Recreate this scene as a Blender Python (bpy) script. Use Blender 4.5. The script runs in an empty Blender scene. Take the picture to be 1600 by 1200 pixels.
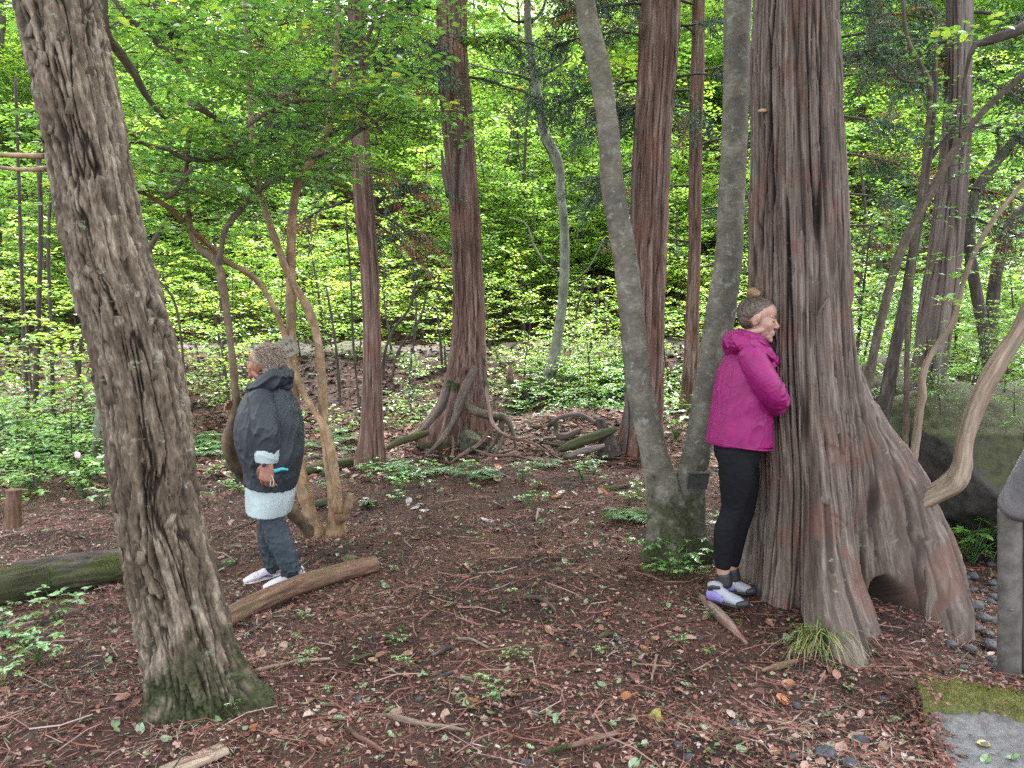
import bpy, bmesh, math, random
import numpy as np
from mathutils import Vector, Matrix, Euler

sc = bpy.context.scene
C = sc.collection
PI = math.pi
R = math.radians

# ------------------------------------------------------------------ camera
F_PX, PITCH, CAM_Z = 1180.0, math.atan(100 / 1180.0), 1.6
cam_d = bpy.data.cameras.new('camera')
cam_d.sensor_width = 36.0
cam_d.lens = 36.0 * F_PX / 1600.0
cam_d.clip_start = 0.05
cam_d.clip_end = 900
cam = bpy.data.objects.new('camera', cam_d)
cam.location = (0, 0, CAM_Z)
cam.rotation_euler = (PI / 2 - PITCH, 0, 0)
C.objects.link(cam)
sc.camera = cam

# ------------------------------------------------------------------ sky and sun (overcast day)
world = bpy.data.worlds.new('World')
sc.world = world
world.use_nodes = True
wn = world.node_tree
wn.nodes.clear()
sky = wn.nodes.new('ShaderNodeTexSky')
sky.sky_type = 'NISHITA'
sky.sun_disc = False
sky.sun_elevation = R(60)
sky.sun_rotation = R(22)
sky.air_density = 1.0
sky.dust_density = 3.0
hs = wn.nodes.new('ShaderNodeHueSaturation')
hs.inputs['Saturation'].default_value = 0.22      # cloud cover greys the sky
bg = wn.nodes.new('ShaderNodeBackground')
bg.inputs['Strength'].default_value = 0.15
wo = wn.nodes.new('ShaderNodeOutputWorld')
wn.links.new(sky.outputs[0], hs.inputs['Color'])
wn.links.new(hs.outputs[0], bg.inputs['Color'])
wn.links.new(bg.outputs[0], wo.inputs['Surface'])
sun_d = bpy.data.lights.new('sun', 'SUN')
sun_d.energy = 1.5
sun_d.angle = R(30)
sun_d.color = (1.0, 0.97, 0.92)
sun = bpy.data.objects.new('sun', sun_d)
_az, _el = R(22), R(60)
_to = Vector((math.sin(_az) * math.cos(_el), math.cos(_az) * math.cos(_el), math.sin(_el)))
sun.rotation_euler = (-_to).to_track_quat('-Z', 'Y').to_euler()
C.objects.link(sun)

sc.view_settings.view_transform = 'Standard'
sc.view_settings.look = 'None'
sc.view_settings.gamma = 1
sc.view_settings.use_curve_mapping = False
sc.view_settings.exposure = 3.08
cy = sc.cycles
cy.max_bounces = 7
cy.diffuse_bounces = 4
cy.glossy_bounces = 2
cy.transmission_bounces = 5
cy.transparent_max_bounces = 4
cy.caustics_reflective = False
cy.caustics_refractive = False
cy.use_denoising = False
cy.denoiser = 'OPENIMAGEDENOISE'
cy.denoising_input_passes = 'RGB_ALBEDO_NORMAL'
cy.use_adaptive_sampling = False
cy.adaptive_threshold = 0.015

# ------------------------------------------------------------------ helpers
def P(px, py, d):
    """world point seen at photo pixel (px, py) at world depth y = d"""
    u, v = (px - 800) / F_PX, -(py - 600) / F_PX
    c, s = math.cos(PITCH), math.sin(PITCH)
    dy, dz = c + v * s, -s + v * c
    t = d / dy
    return Vector((u * t, d, CAM_Z + dz * t))

def hsh(ix, iy, iz, seed):
    h = (ix * 374761393 + iy * 668265263 + iz * 2147483647 + seed * 974711) & 0xFFFFFFFF
    h = ((h ^ (h >> 13)) * 1274126177) & 0xFFFFFFFF
    h = ((h ^ (h >> 16)) * 2246822519) & 0xFFFFFFFF
    return ((h ^ (h >> 15)) & 0xFFFFFF) / float(0xFFFFFF) * 2 - 1

def vn(x, y, z=0.0, seed=0):
    x, y, z = np.broadcast_arrays(np.asarray(x, float), np.asarray(y, float), np.asarray(z, float))
    x0, y0, z0 = np.floor(x), np.floor(y), np.floor(z)
    fx, fy, fz = x - x0, y - y0, z - z0
    ix, iy, iz = x0.astype(np.int64), y0.astype(np.int64), z0.astype(np.int64)
    fx, fy, fz = [f * f * f * (f * (f * 6 - 15) + 10) for f in (fx, fy, fz)]
    r = 0
    for a in (0, 1):
        for b in (0, 1):
            for c in (0, 1):
                w = (fx if a else 1 - fx) * (fy if b else 1 - fy) * (fz if c else 1 - fz)
                r = r + w * hsh(ix + a, iy + b, iz + c, seed)
    return r

def fbm(x, y, z=0.0, octv=4, seed=0, gain=0.5):
    r, a, f = 0, 1.0, 1.0
    for i in range(octv):
        r = r + a * vn(np.asarray(x) * f, np.asarray(y) * f, np.asarray(z) * f, seed + i * 17)
        a *= gain
        f *= 2.03
    return r

def sstep(a, b, x):
    t = np.clip((np.asarray(x, float) - a) / (b - a), 0, 1)
    return t * t * (3 - 2 * t)

def fast_mesh(name, V, Fs, mat=None, smooth=True, attrs=None, vattrs=None):
    """V (n,3); Fs a face array (m,k) or a list of them"""
    if not isinstance(Fs, (list, tuple)):
        Fs = [Fs]
    Fs = [np.asarray(f, dtype=np.int32) for f in Fs if len(f)]
    me = bpy.data.meshes.new(name)
    V = np.ascontiguousarray(V, dtype=np.float32)
    me.vertices.add(len(V))
    me.vertices.foreach_set('co', V.ravel())
    nl = sum(f.size for f in Fs)
    nf = sum(len(f) for f in Fs)
    me.loops.add(nl)
    me.polygons.add(nf)
    me.loops.foreach_set('vertex_index', np.concatenate([f.ravel() for f in Fs]))
    tot = np.concatenate([np.full(len(f), f.shape[1], dtype=np.int32) for f in Fs])
    st = np.concatenate([[0], np.cumsum(tot)[:-1]]).astype(np.int32)
    me.polygons.foreach_set('loop_start', st)
    me.polygons.foreach_set('loop_total', tot)
    me.polygons.foreach_set('use_smooth', np.full(nf, smooth, dtype=bool))
    for k, a in (attrs or {}).items():
        at = me.attributes.new(k, 'FLOAT', 'POINT')
        at.data.foreach_set('value', np.ascontiguousarray(a, dtype=np.float32))
    for k, a in (vattrs or {}).items():
        at = me.attributes.new(k, 'FLOAT_VECTOR', 'POINT')
        at.data.foreach_set('vector', np.ascontiguousarray(a, dtype=np.float32).ravel())
    me.update(calc_edges=True)
    me.validate()
    if mat:
        me.materials.append(mat)
    return me

def link(name, me, parent=None, loc=None):
    o = bpy.data.objects.new(name, me)
    C.objects.link(o)
    if parent:
        o.parent = parent
        # parts are modelled in world space unless said otherwise
        o.matrix_parent_inverse = Matrix.Translation(-parent.location) if loc is None and parent.get('ws') else Matrix()
    if loc is not None:
        o.location = loc
    return o

def tag(o, label, cat, group=None, kind=None):
    if label:
        o['label'] = label
    if cat:
        o['category'] = cat
    if group:
        o['group'] = group
    if kind:
        o['kind'] = kind
    return o

def thing(name, label, cat, loc=(0, 0, 0), group=None):
    """an Empty at the base of the thing; its parts are modelled in world space"""
    o = bpy.data.objects.new(name, None)
    o.empty_display_size = 0.1
    o.location = loc
    C.objects.link(o)
    o['ws'] = 1
    return tag(o, label, cat, group)

def part(name, me, parent):
    return link(name, me, parent)

def copy_tree(root, loc, rotz=0.0, scale=1.0, label=None, group=None, rot=None):
    r = root.copy()
    C.objects.link(r)
    r.location = loc
    r.rotation_euler = rot if rot else (0, 0, rotz)
    r.scale = (scale,) * 3
    if label:
        r['label'] = label
    if group:
        r['group'] = group
    for ch in root.children:
        c = ch.copy()
        C.objects.link(c)
        c.parent = r
        c.matrix_parent_inverse = Matrix()
    return r

# ------------------------------------------------------------------ materials
def newmat(name):
    m = bpy.data.materials.new(name)
    m.use_nodes = True
    nt = m.node_tree
    nt.nodes.clear()
    out = nt.nodes.new('ShaderNodeOutputMaterial')
    return m, nt, out

def nd(nt, typ, ins=None, **props):
    n = nt.nodes.new(typ)
    for k, v in props.items():
        setattr(n, k, v)
    for k, v in (ins or {}).items():
        s = n.inputs[k]
        if isinstance(v, bpy.types.NodeSocket):
            nt.links.new(v, s)
        else:
            s.default_value = v
    return n

def ramp(nt, fac, stops, interp='LINEAR'):
    n = nt.nodes.new('ShaderNodeValToRGB')
    cr = n.color_ramp
    cr.interpolation = interp
    while len(cr.elements) < len(stops):
        cr.elements.new(0.5)
    for e, (p, c) in zip(cr.elements, stops):
        e.position = p
        e.color = (c[0], c[1], c[2], 1) if len(c) == 3 else c
    nt.links.new(fac, n.inputs[0])
    return n.outputs[0]

def mixc(nt, fac, a, b, mode='MIX'):
    n = nt.nodes.new('ShaderNodeMix')
    n.data_type = 'RGBA'
    n.blend_type = mode
    for i, v in ((0, fac), (6, a), (7, b)):
        if isinstance(v, bpy.types.NodeSocket):
            nt.links.new(v, n.inputs[i])
        elif i == 0:
            n.inputs[0].default_value = v
        else:
            n.inputs[i].default_value = (v[0], v[1], v[2], 1)
    return n.outputs[2]

def math_n(nt, op, a, b=None, clamp=False):
    n = nt.nodes.new('ShaderNodeMath')
    n.operation = op
    n.use_clamp = clamp
    for i, v in ((0, a), (1, b)):
        if v is None:
            continue
        if isinstance(v, bpy.types.NodeSocket):
            nt.links.new(v, n.inputs[i])
        else:
            n.inputs[i].default_value = v
    return n.outputs[0]

def plain(name, col, rough=0.6, bump=0.0, scale=40, var=0.25, metal=0.0, sheen=0.0, spec=0.5, col2=None):
    m, nt, out = newmat(name)
    tc = nd(nt, 'ShaderNodeTexCoord')
    no = nd(nt, 'ShaderNodeTexNoise', {'Vector': tc.outputs['Object'], 'Scale': scale, 'Detail': 5.0, 'Roughness': 0.6})
    c2 = col2 or tuple(c * (1 - var) for c in col)
    c1 = tuple(min(1, c * (1 + var)) for c in col) if not col2 else col
    colr = ramp(nt, no.outputs[0], [(0.35, c2), (0.65, c1)])
    b = nd(nt, 'ShaderNodeBsdfPrincipled', {'Base Color': colr, 'Roughness': rough, 'Metallic': metal, 'Sheen Weight': sheen, 'Specular IOR Level': spec})
    if bump:
        bp = nd(nt, 'ShaderNodeBump', {'Height': no.outputs[0], 'Strength': 0.8, 'Distance': bump})
        nt.links.new(bp.outputs[0], b.inputs['Normal'])
    nt.links.new(b.outputs[0], out.inputs[0])
    return m

def leafmat(name, stops, trans=0.5, gloss=0.10, rough=0.35, tint=(1.35, 1.32, 0.85), vvar=0.35, attr='rnd'):
    m, nt, out = newmat(name)
    at = nd(nt, 'ShaderNodeAttribute', attribute_name=attr)
    col = ramp(nt, at.outputs['Fac'], stops)
    oi = nd(nt, 'ShaderNodeObjectInfo')
    v = math_n(nt, 'MULTIPLY_ADD', oi.outputs['Random'], vvar)
    v.node.inputs[2].default_value = 1 - vvar / 2
    hsv = nd(nt, 'ShaderNodeHueSaturation', {'Color': col, 'Value': v})
    d = nd(nt, 'ShaderNodeBsdfDiffuse', {'Color': hsv.outputs[0]})
    tcol = mixc(nt, 1.0, hsv.outputs[0], tint, 'MULTIPLY')
    t = nd(nt, 'ShaderNodeBsdfTranslucent', {'Color': tcol})
    mx = nd(nt, 'ShaderNodeMixShader', {0: trans, 1: d.outputs[0], 2: t.outputs[0]})
    g = nd(nt, 'ShaderNodeBsdfGlossy', {'Color': (0.9, 0.95, 0.95, 1), 'Roughness': rough})
    mx2 = nd(nt, 'ShaderNodeMixShader', {0: gloss, 1: mx.outputs[0], 2: g.outputs[0]})
    nt.links.new(mx2.outputs[0], out.inputs[0])
    return m

def bark(name, dark, mid, light, sc_=(9, 9, 1.2), lichen=None, lich_amt=0.0, moss_h=0.0, rough=0.85, bump=0.006,
         moss=(0.032, 0.040, 0.012), inner=None, patch=None, patch_amt=0.0, fine=(60, 60, 9), patch_sc=3.0):
    m, nt, out = newmat(name)
    at = nd(nt, 'ShaderNodeAttribute', attribute_name='bc')
    mp = nd(nt, 'ShaderNodeMapping', {'Vector': at.outputs['Vector'], 'Scale': sc_})
    n1 = nd(nt, 'ShaderNodeTexNoise', {'Vector': mp.outputs[0], 'Scale': 1.0, 'Detail': 8.0, 'Roughness': 0.65, 'Distortion': 0.4})
    mp2 = nd(nt, 'ShaderNodeMapping', {'Vector': at.outputs['Vector'], 'Scale': fine})
    n2 = nd(nt, 'ShaderNodeTexNoise', {'Vector': mp2.outputs[0], 'Scale': 1.0, 'Detail': 6.0, 'Roughness': 0.7})
    fac = math_n(nt, 'MULTIPLY_ADD', n2.outputs[0], 0.45)
    nt.links.new(math_n(nt, 'MULTIPLY', n1.outputs[0], 0.55), fac.node.inputs[2])
    col = ramp(nt, fac, [(0.34, dark), (0.5, mid), (0.64, light)])
    if patch:
        n3 = nd(nt, 'ShaderNodeTexNoise', {'Vector': at.outputs['Vector'], 'Scale': patch_sc, 'Detail': 4.0, 'Roughness': 0.55})
        pf = ramp(nt, n3.outputs[0], [(0.62 - 0.3 * patch_amt, (0, 0, 0)), (0.72 - 0.3 * patch_amt, (1, 1, 1))])
        col = mixc(nt, pf, col, mixc(nt, 0.5, col, patch))
    if inner:
        af = nd(nt, 'ShaderNodeAttribute', attribute_name='fis')
        col = mixc(nt, math_n(nt, 'MULTIPLY', af.outputs['Fac'], 0.95, True), col, inner)
    if lichen:
        n4 = nd(nt, 'ShaderNodeTexNoise', {'Vector': at.outputs['Vector'], 'Scale': 16.0, 'Detail': 7.0, 'Roughness': 0.7})
        lf = ramp(nt, n4.outputs[0], [(0.66 - 0.2 * lich_amt, (0, 0, 0)), (0.70 - 0.2 * lich_amt, (1, 1, 1))])
        col = mixc(nt, lf, col, lichen)
    if moss_h > 0:
        sep = nd(nt, 'ShaderNodeSeparateXYZ', {0: at.outputs['Vector']})
        n5 = nd(nt, 'ShaderNodeTexNoise', {'Vector': at.outputs['Vector'], 'Scale': 7.0, 'Detail': 7.0, 'Roughness': 0.65})
        a = math_n(nt, 'DIVIDE', sep.outputs[2], moss_h)
        b = math_n(nt, 'SUBTRACT', math_n(nt, 'MULTIPLY', n5.outputs[0], 2.0), a)
        mf = ramp(nt, b, [(0.30, (0, 0, 0)), (0.62, (1, 1, 1))])
        n6 = nd(nt, 'ShaderNodeTexNoise', {'Vector': at.outputs['Vector'], 'Scale': 90.0, 'Detail': 3.0})
        mc = ramp(nt, n6.outputs[0], [(0.35, tuple(c * 0.45 for c in moss)), (0.7, tuple(c * 1.5 for c in moss))])
        col = mixc(nt, mf, col, mc)
    bs = nd(nt, 'ShaderNodeBsdfPrincipled', {'Base Color': col, 'Roughness': rough, 'Specular IOR Level': 0.35})
    bp = nd(nt, 'ShaderNodeBump', {'Height': fac, 'Strength': 1.0, 'Distance': bump})
    nt.links.new(bp.outputs[0], bs.inputs['Normal'])
    nt.links.new(bs.outputs[0], out.inputs[0])
    return m

# ------------------------------------------------------------------ tubes (trunks, limbs, sticks)
def resample(pts, n):
    """Catmull-Rom through control rows (any number of columns), n rows, even in arc length"""
    A = np.asarray(pts, float)
    if len(A) < 2:
        return A
    Q = np.vstack([2 * A[0] - A[1], A, 2 * A[-1] - A[-2]])
    res = []
    m = 12
    for i in range(1, len(Q) - 2):
        p0, p1, p2, p3 = Q[i - 1], Q[i], Q[i + 1], Q[i + 2]
        t = np.linspace(0, 1, m, endpoint=False)[:, None]
        res.append(0.5 * (2 * p1 + (p2 - p0) * t + (2 * p0 - 5 * p1 + 4 * p2 - p3) * t ** 2 + (3 * p1 - p0 - 3 * p2 + p3) * t ** 3))
    res = np.vstack(res + [A[-1:]])
    seg = np.linalg.norm(np.diff(res[:, :3], axis=0), axis=1)
    s = np.concatenate([[0], np.cumsum(seg)])
    q = np.linspace(0, s[-1], n)
    return np.stack([np.interp(q, s, res[:, k]) for k in range(res.shape[1])], axis=1)

def tube_arrays(rows, nth, ns, disp=None, ref=(1, 0, 0), caps=True, seed=0):
    """rows: x, y, z, r. disp(theta, s, r, P) returns the new radius."""
    Rw = resample(rows, ns)
    c, r = Rw[:, :3], np.maximum(Rw[:, 3], 1e-4)
    tg = np.gradient(c, axis=0)
    tg /= np.linalg.norm(tg, axis=1)[:, None] + 1e-12
    ref = np.asarray(ref, float)
    e1 = ref[None] - (tg @ ref)[:, None] * tg
    e1 /= np.linalg.norm(e1, axis=1)[:, None] + 1e-12
    e2 = np.cross(tg, e1)
    s = np.concatenate([[0], np.cumsum(np.linalg.norm(np.diff(c, axis=0), axis=1))])
    th = np.arange(nth) / nth * 2 * PI
    TH, S = np.meshgrid(th, s)
    RR = np.repeat(r[:, None], nth, 1)
    ct, st_ = np.cos(TH), np.sin(TH)
    bc = np.stack([ct * RR, st_ * RR, S + seed * 7.3 * 0], axis=-1)
    rad = disp(TH, S, RR, bc) if disp else RR
    V = c[:, None] + rad[..., None] * (ct[..., None] * e1[:, None] + st_[..., None] * e2[:, None])
    V = V.reshape(-1, 3)
    bcf = bc.reshape(-1, 3) + np.array([seed * 3.1, seed * 1.7, 0])
    i = np.arange(ns - 1)[:, None] * nth
    j = np.arange(nth)[None]
    j2 = (j + 1) % nth
    Q = np.stack([i + j, i + j2, i + nth + j2, i + nth + j], -1).reshape(-1, 4)
    Ts = np.zeros((0, 3), int)
    if caps:
        n0 = len(V)
        V = np.vstack([V, c[:1], c[-1:]])
        bcf = np.vstack([bcf, bcf[:1], bcf[-1:]])
        jj = np.arange(nth)
        Ts = np.vstack([np.stack([np.full(nth, n0), (jj + 1) % nth, jj], 1),
                        np.stack([np.full(nth, n0 + 1), (ns - 1) * nth + jj, (ns - 1) * nth + (jj + 1) % nth], 1)])
    return V, Q, Ts, bcf

class Acc:
    """collects many small shapes that belong to ONE object"""
    def __init__(s):
        s.V, s.F, s.A, s.B, s.n = [], [], [], [], 0
    def add(s, V, Fs, rnd=None, bc=None):
        V = np.asarray(V, float)
        for f in Fs:
            if len(f):
                s.F.append(np.asarray(f) + s.n)
        s.V.append(V)
        s.A.append(np.full(len(V), 0.5) if rnd is None else np.broadcast_to(rnd, (len(V),)))
        s.B.append(V if bc is None else bc)
        s.n += len(V)
    def tube(s, rows, nth=6, ns=None, ref=(0, 0, 1), seed=0, rnd=None, disp=None, caps=True):
        a = np.asarray(rows, float)
        d = a[-1, :3] - a[0, :3]
        d = d / (np.linalg.norm(d) + 1e-9)
        rf = (1, 0, 0) if abs(d[2]) > 0.75 else (0, 0, 1)
        V, Q, T, bc = tube_arrays(rows, nth, ns or max(2, len(rows) * 2), ref=rf, seed=seed, disp=disp, caps=caps)
        s.add(V, [Q, T], rnd, bc)
    def mesh(s, name, mat, smooth=True):
        by = {}
        for f in s.F:
            by.setdefault(f.shape[1], []).append(f)
        return fast_mesh(name, np.vstack(s.V), [np.vstack(v) for v in by.values()], mat, smooth,
                         {'rnd': np.concatenate(s.A)}, {'bc': np.vstack(s.B)})

FIS = {}

def tube_mesh(name, rows, mat, nth=10, ns=None, disp=None, ref=None, seed=0, smooth=True):
    a = np.asarray(rows, float)
    d = a[-1, :3] - a[0, :3]
    d = d / (np.linalg.norm(d) + 1e-9)
    rf = ref or ((1, 0, 0) if abs(d[2]) > 0.75 else (0, 0, 1))
    FIS.pop('f', None)
    V, Q, T, bc = tube_arrays(rows, nth, ns or max(3, len(rows) * 3), disp=disp, ref=rf, seed=seed)
    return fast_mesh(name, V, [Q, T], mat, smooth, fis_attr(len(V)), {'bc': bc})

def fis_attr(n):
    f = FIS.pop('f', None)
    if f is None:
        return None
    f = f.ravel()
    return {'fis': np.concatenate([f, np.zeros(n - len(f))])}

def pxrows(lst, d=None, up=0.0):
    """[(px, py, width_px[, depth])] -> rows x, y, z, r"""
    out = []
    for q in lst:
        dd = q[3] if len(q) > 3 else d
        p = P(q[0], q[1], dd)
        out.append((p.x, p.y, p.z, q[2] * 0.5 * dd / F_PX))
    return out

# ------------------------------------------------------------------ leaves
LEAF4 = (np.array([[0, 0, 0], [0.45, -0.5, 0.12], [1, 0, 0], [0.45, 0.5, 0.12]]), np.array([[0, 1, 2], [0, 2, 3]]))
LEAF8 = (np.array([[0, 0, 0], [0.25, -0.42, 0.10], [0.28, 0, 0.0], [0.25, 0.42, 0.10],
                   [0.62, -0.38, 0.07], [0.64, 0, -0.03], [0.62, 0.38, 0.07], [1, 0, -0.14]]),
         np.array([[0, 1, 2], [0, 2, 3], [1, 4, 5], [1, 5, 2], [2, 5, 6], [2, 6, 3], [4, 7, 5], [5, 7, 6]]))

def leaves(acc, Pn, D, N, L, W, rnd, shape=LEAF4):
    """many leaves at once: positions, directions, normals, length, width"""
    Pn, D, N = np.asarray(Pn, float), np.asarray(D, float), np.asarray(N, float)
    D = D / (np.linalg.norm(D, axis=1)[:, None] + 1e-9)
    S = np.cross(N, D)
    S /= np.linalg.norm(S, axis=1)[:, None] + 1e-9
    N = np.cross(D, S)
    T, Fc = shape
    n, k = len(Pn), len(T)
    L = np.broadcast_to(L, (n,))[:, None, None]
    W = np.broadcast_to(W, (n,))[:, None, None]
    V = Pn[:, None] + T[None, :, 0:1] * L * D[:, None] + T[None, :, 1:2] * W * S[:, None] + T[None, :, 2:3] * W * N[:, None]
    F = (Fc[None] + (np.arange(n) * k)[:, None, None]).reshape(-1, Fc.shape[1])
    acc.add(V.reshape(-1, 3), [F], np.repeat(np.broadcast_to(rnd, (n,)), k))

def unit(v):
    v = np.asarray(v, float)
    return v / (np.linalg.norm(v) + 1e-9)

def spray(acc, wood, rng, start, dirv, length, leaf=0.055, step=0.045, droop=0.25, rise=0.15, width=0.5, r0=0.004, base_rnd=0.5, spread=0.18, shape=LEAF4, twigs=True):
    """a flat layered spray of a broadleaf tree: main axis, side twigs, leaves lying almost level"""
    start = np.asarray(start, float)
    d = unit(dirv)
    side = unit(np.cross([0, 0, 1], d))
    n = max(3, int(length / 0.11))
    pts = []
    p = start.copy()
    for i in range(n + 1):
        pts.append(p.copy())
        f = i / n
        dd = d + np.array([0, 0, rise * (1 - f) - droop * f]) + rng.normal(0, 0.08, 3)
        p = p + unit(dd) * length / n
    pts = np.array(pts)
    if twigs:
        wood.tube([(*q, r0 * (1 - 0.75 * i / n)) for i, q in enumerate(pts)], nth=4, ns=n + 1, caps=False)
    LP, LD, LN, LR = [], [], [], []
    for i in range(1, n + 1):
        f = i / n
        for sgn in (-1, 1):
            tl = length * width * (0.35 + 0.65 * math.sin(PI * min(1, f * 0.85 + 0.15))) * (0.7 + 0.5 * rng.random()) * (1.05 - f * 0.7)
            td = unit(d * 0.75 + side * sgn * 0.9 + np.array([0, 0, 0.05]) + rng.normal(0, 0.12, 3))
            m = max(2, int(tl / step))
            t = (np.arange(m) + 0.5) / m
            q = pts[i][None] + td[None] * (t * tl)[:, None] + np.array([0, 0, -1.0])[None] * (droop * 0.5 * tl * t ** 2)[:, None]
            if twigs and tl > 0.12:
                wood.tube([(*pts[i], r0 * 0.4), (*q[-1], r0 * 0.15)], nth=3, ns=2, caps=False)
            sd = unit(np.cross([0, 0, 1], td))
            sg = np.where(np.arange(m) % 2 == 0, 1, -1)[:, None]
            LP.append(q + rng.normal(0, 0.006, q.shape))
            LD.append(td[None] * 0.7 + sd[None] * sg * 0.8 + rng.normal(0, 0.22, q.shape) + np.array([0, 0, -0.12]))
            LN.append(np.array([0, 0, 1.0])[None] + rng.normal(0, 0.28, q.shape))
            LR.append(np.clip(base_rnd + rng.normal(0, spread, m), 0, 1))
    LP, LD, LN, LR = map(np.concatenate, (LP, LD, LN, LR))
    sz = leaf * (0.7 + 0.6 * rng.random(len(LP)))
    leaves(acc, LP, LD, LN, sz, sz * 0.62, LR, shape)

def frond(acc, wood, rng, start, dirv, length, droop=0.8, rnd=0.3, r0=0.004, lf=0.03, dens=1.0):
    """a hanging spray of cedar or cypress foliage"""
    start = np.asarray(start, float)
    d = unit(dirv)
    n = max(3, int(length / 0.10))
    pts, p = [], start.copy()
    for i in range(n + 1):
        pts.append(p.copy())
        p = p + unit(d + np.array([0, 0, -droop * (i / n)]) + rng.normal(0, 0.07, 3)) * length / n
    pts = np.array(pts)
    wood.tube([(*q, r0 * (1 - 0.8 * i / n)) for i, q in enumerate(pts)], nth=3, ns=n + 1, caps=False)
    LP, LD, LN = [], [], []
    side = unit(np.cross([0, 0, 1], d) + rng.normal(0, 0.3, 3))
    nb = int(length / 0.028 * dens)
    for k in range(nb):
        f = (k + 0.5) / nb
        q0 = pts[min(n - 1, int(f * n))] + (pts[min(n, int(f * n) + 1)] - pts[min(n - 1, int(f * n))]) * (f * n % 1)
        sgn = 1 if k % 2 else -1
        bl = 0.16 * (1.1 - f * 0.7) * (0.6 + 0.7 * rng.random())
        bd = unit(d * 0.6 + side * sgn * 0.7 + np.array([0, 0, -0.45]) + rng.normal(0, 0.25, 3))
        m = max(3, int(bl / 0.016))
        t = (np.arange(m) + 0.5) / m
        q = q0[None] + bd[None] * (t * bl)[:, None] + np.array([0, 0, -0.3])[None] * (bl * t ** 2)[:, None]
        sd = unit(np.cross(bd, rng.normal(0, 1, 3)))
        sg = np.where(np.arange(m) % 2 == 0, 1, -1)[:, None]
        LP.append(q)
        LD.append(bd[None] + sd[None] * sg * 0.7 + rng.normal(0, 0.15, q.shape))
        LN.append(rng.normal(0, 1, q.shape))
    LP, LD, LN = map(np.concatenate, (LP, LD, LN))
    L = lf * (0.7 + 0.7 * rng.random(len(LP)))
    leaves(acc, LP, LD, LN, L, L * 0.26, np.clip(rnd + rng.normal(0, 0.12, len(LP)), 0, 1))

# ------------------------------------------------------------------ ground shape
def g(x, y):
    x = np.asarray(x, float)
    y = np.asarray(y, float)
    wob = 0.5 * vn(x * 0.23, 3.1, 0, 5)
    e = y + wob
    z = 0.88 * sstep(11.6, 14.4, e)
    z = z + 0.10 * sstep(8.5, 11.6, y)
    hs_ = 17.4 + wob * 0.6 - 0.45 * np.maximum(0, x - 4.5)
    z = z + np.where(y > hs_, 0.62 * np.minimum(y - hs_, 25) * sstep(0, 2.5, y - hs_), 0)
    z = z - 0.175 * sstep(-0.2, -1.6, x) * sstep(3.2, 5.0, y) * (1 - sstep(8, 12, y))
    z = z - 0.24 * sstep(2.15, 2.6, x) * sstep(3.3, 4.0, y) * (1 - sstep(6.5, 9.0, y))
    z = z + 0.05 * np.exp(-((x - 1.5) ** 2 + (y - 4.3) ** 2) / 0.6)
    z = z + 0.10 * np.exp(-((x + 0.6) ** 2 + (y - 9.6) ** 2) / 0.9)
    z = z + 0.22 * np.exp(-((x - 1.0) ** 2 / 1.6 + (y - 10.6) ** 2 / 0.8))
    near = np.exp(-np.maximum(0, y - 8) / 8)
    z = z + 0.055 * vn(x * 0.9, y * 0.9, 0, 1) + 0.12 * vn(x * 0.3, y * 0.3, 0, 2) * sstep(9, 16, y)
    z = z + 0.018 * vn(x * 4, y * 4, 0, 3) * (0.6 + near) + 0.010 * vn(x * 13, y * 13, 0, 4) * near
    z = z + 0.10 * fbm(x * 1.3, y * 1.3, 0, 3, 8) * sstep(10, 13, y)
    return z

def gz(x, y):
    return float(g(np.array([x]), np.array([y]))[0])

def G(px, py, dmax=40.0):
    """where the ray through photo pixel (px, py) meets the ground"""
    a = P(px, py, 1.0) - Vector((0, 0, CAM_Z))
    ds = np.concatenate([np.linspace(1.5, 12, 800), np.linspace(12, dmax, 600)])
    z = CAM_Z + a.z * ds
    hit = np.nonzero(z <= g(a.x * ds, ds))[0]
    d = ds[hit[0]] if len(hit) else dmax
    return Vector((a.x * d, d, gz(a.x * d, d)))
# ================================================================== GROUND
def ground_axis(lo, hi, n, c, k):
    t = np.linspace(-1, 1, n)
    q = np.sinh(t * k) / math.sinh(k)
    return np.where(q < 0, c + q * (c - lo), c + q * (hi - c))

gx = ground_axis(-160, 160, 420, 0.3, 4.6)
gy = np.concatenate([np.linspace(-30, 1.8, 16), 1.8 + (np.linspace(0, 1, 420)[1:] ** 2.3) * 218])
GX, GY = np.meshgrid(gx, gy)
GZ = g(GX, GY)
V = np.stack([GX, GY, GZ], -1).reshape(-1, 3)
ny, nx = GX.shape
i = np.arange(ny - 1)[:, None] * nx
j = np.arange(nx - 1)[None]
Q = np.stack([i + j, i + j + 1, i + nx + j + 1, i + nx + j], -1).reshape(-1, 4)

m, nt, out = newmat('forest_soil')
tc = nd(nt, 'ShaderNodeTexCoord')
n1 = nd(nt, 'ShaderNodeTexNoise', {'Vector': tc.outputs['Object'], 'Scale': 38.0, 'Detail': 9.0, 'Roughness': 0.75, 'Distortion': 1.2})
n2 = nd(nt, 'ShaderNodeTexNoise', {'Vector': tc.outputs['Object'], 'Scale': 1.6, 'Detail': 4.0})
c1 = ramp(nt, n1.outputs[0], [(0.30, (0.024, 0.012, 0.009)), (0.46, (0.065, 0.031, 0.023)), (0.60, (0.12, 0.062, 0.046)), (0.74, (0.19, 0.125, 0.10))])
c2 = ramp(nt, n1.outputs[0], [(0.34, (0.015, 0.009, 0.008)), (0.55, (0.038, 0.021, 0.017)), (0.78, (0.08, 0.052, 0.044))])
colr = mixc(nt, ramp(nt, n2.outputs[0], [(0.4, (0, 0, 0)), (0.6, (1, 1, 1))]), c1, c2)
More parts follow.
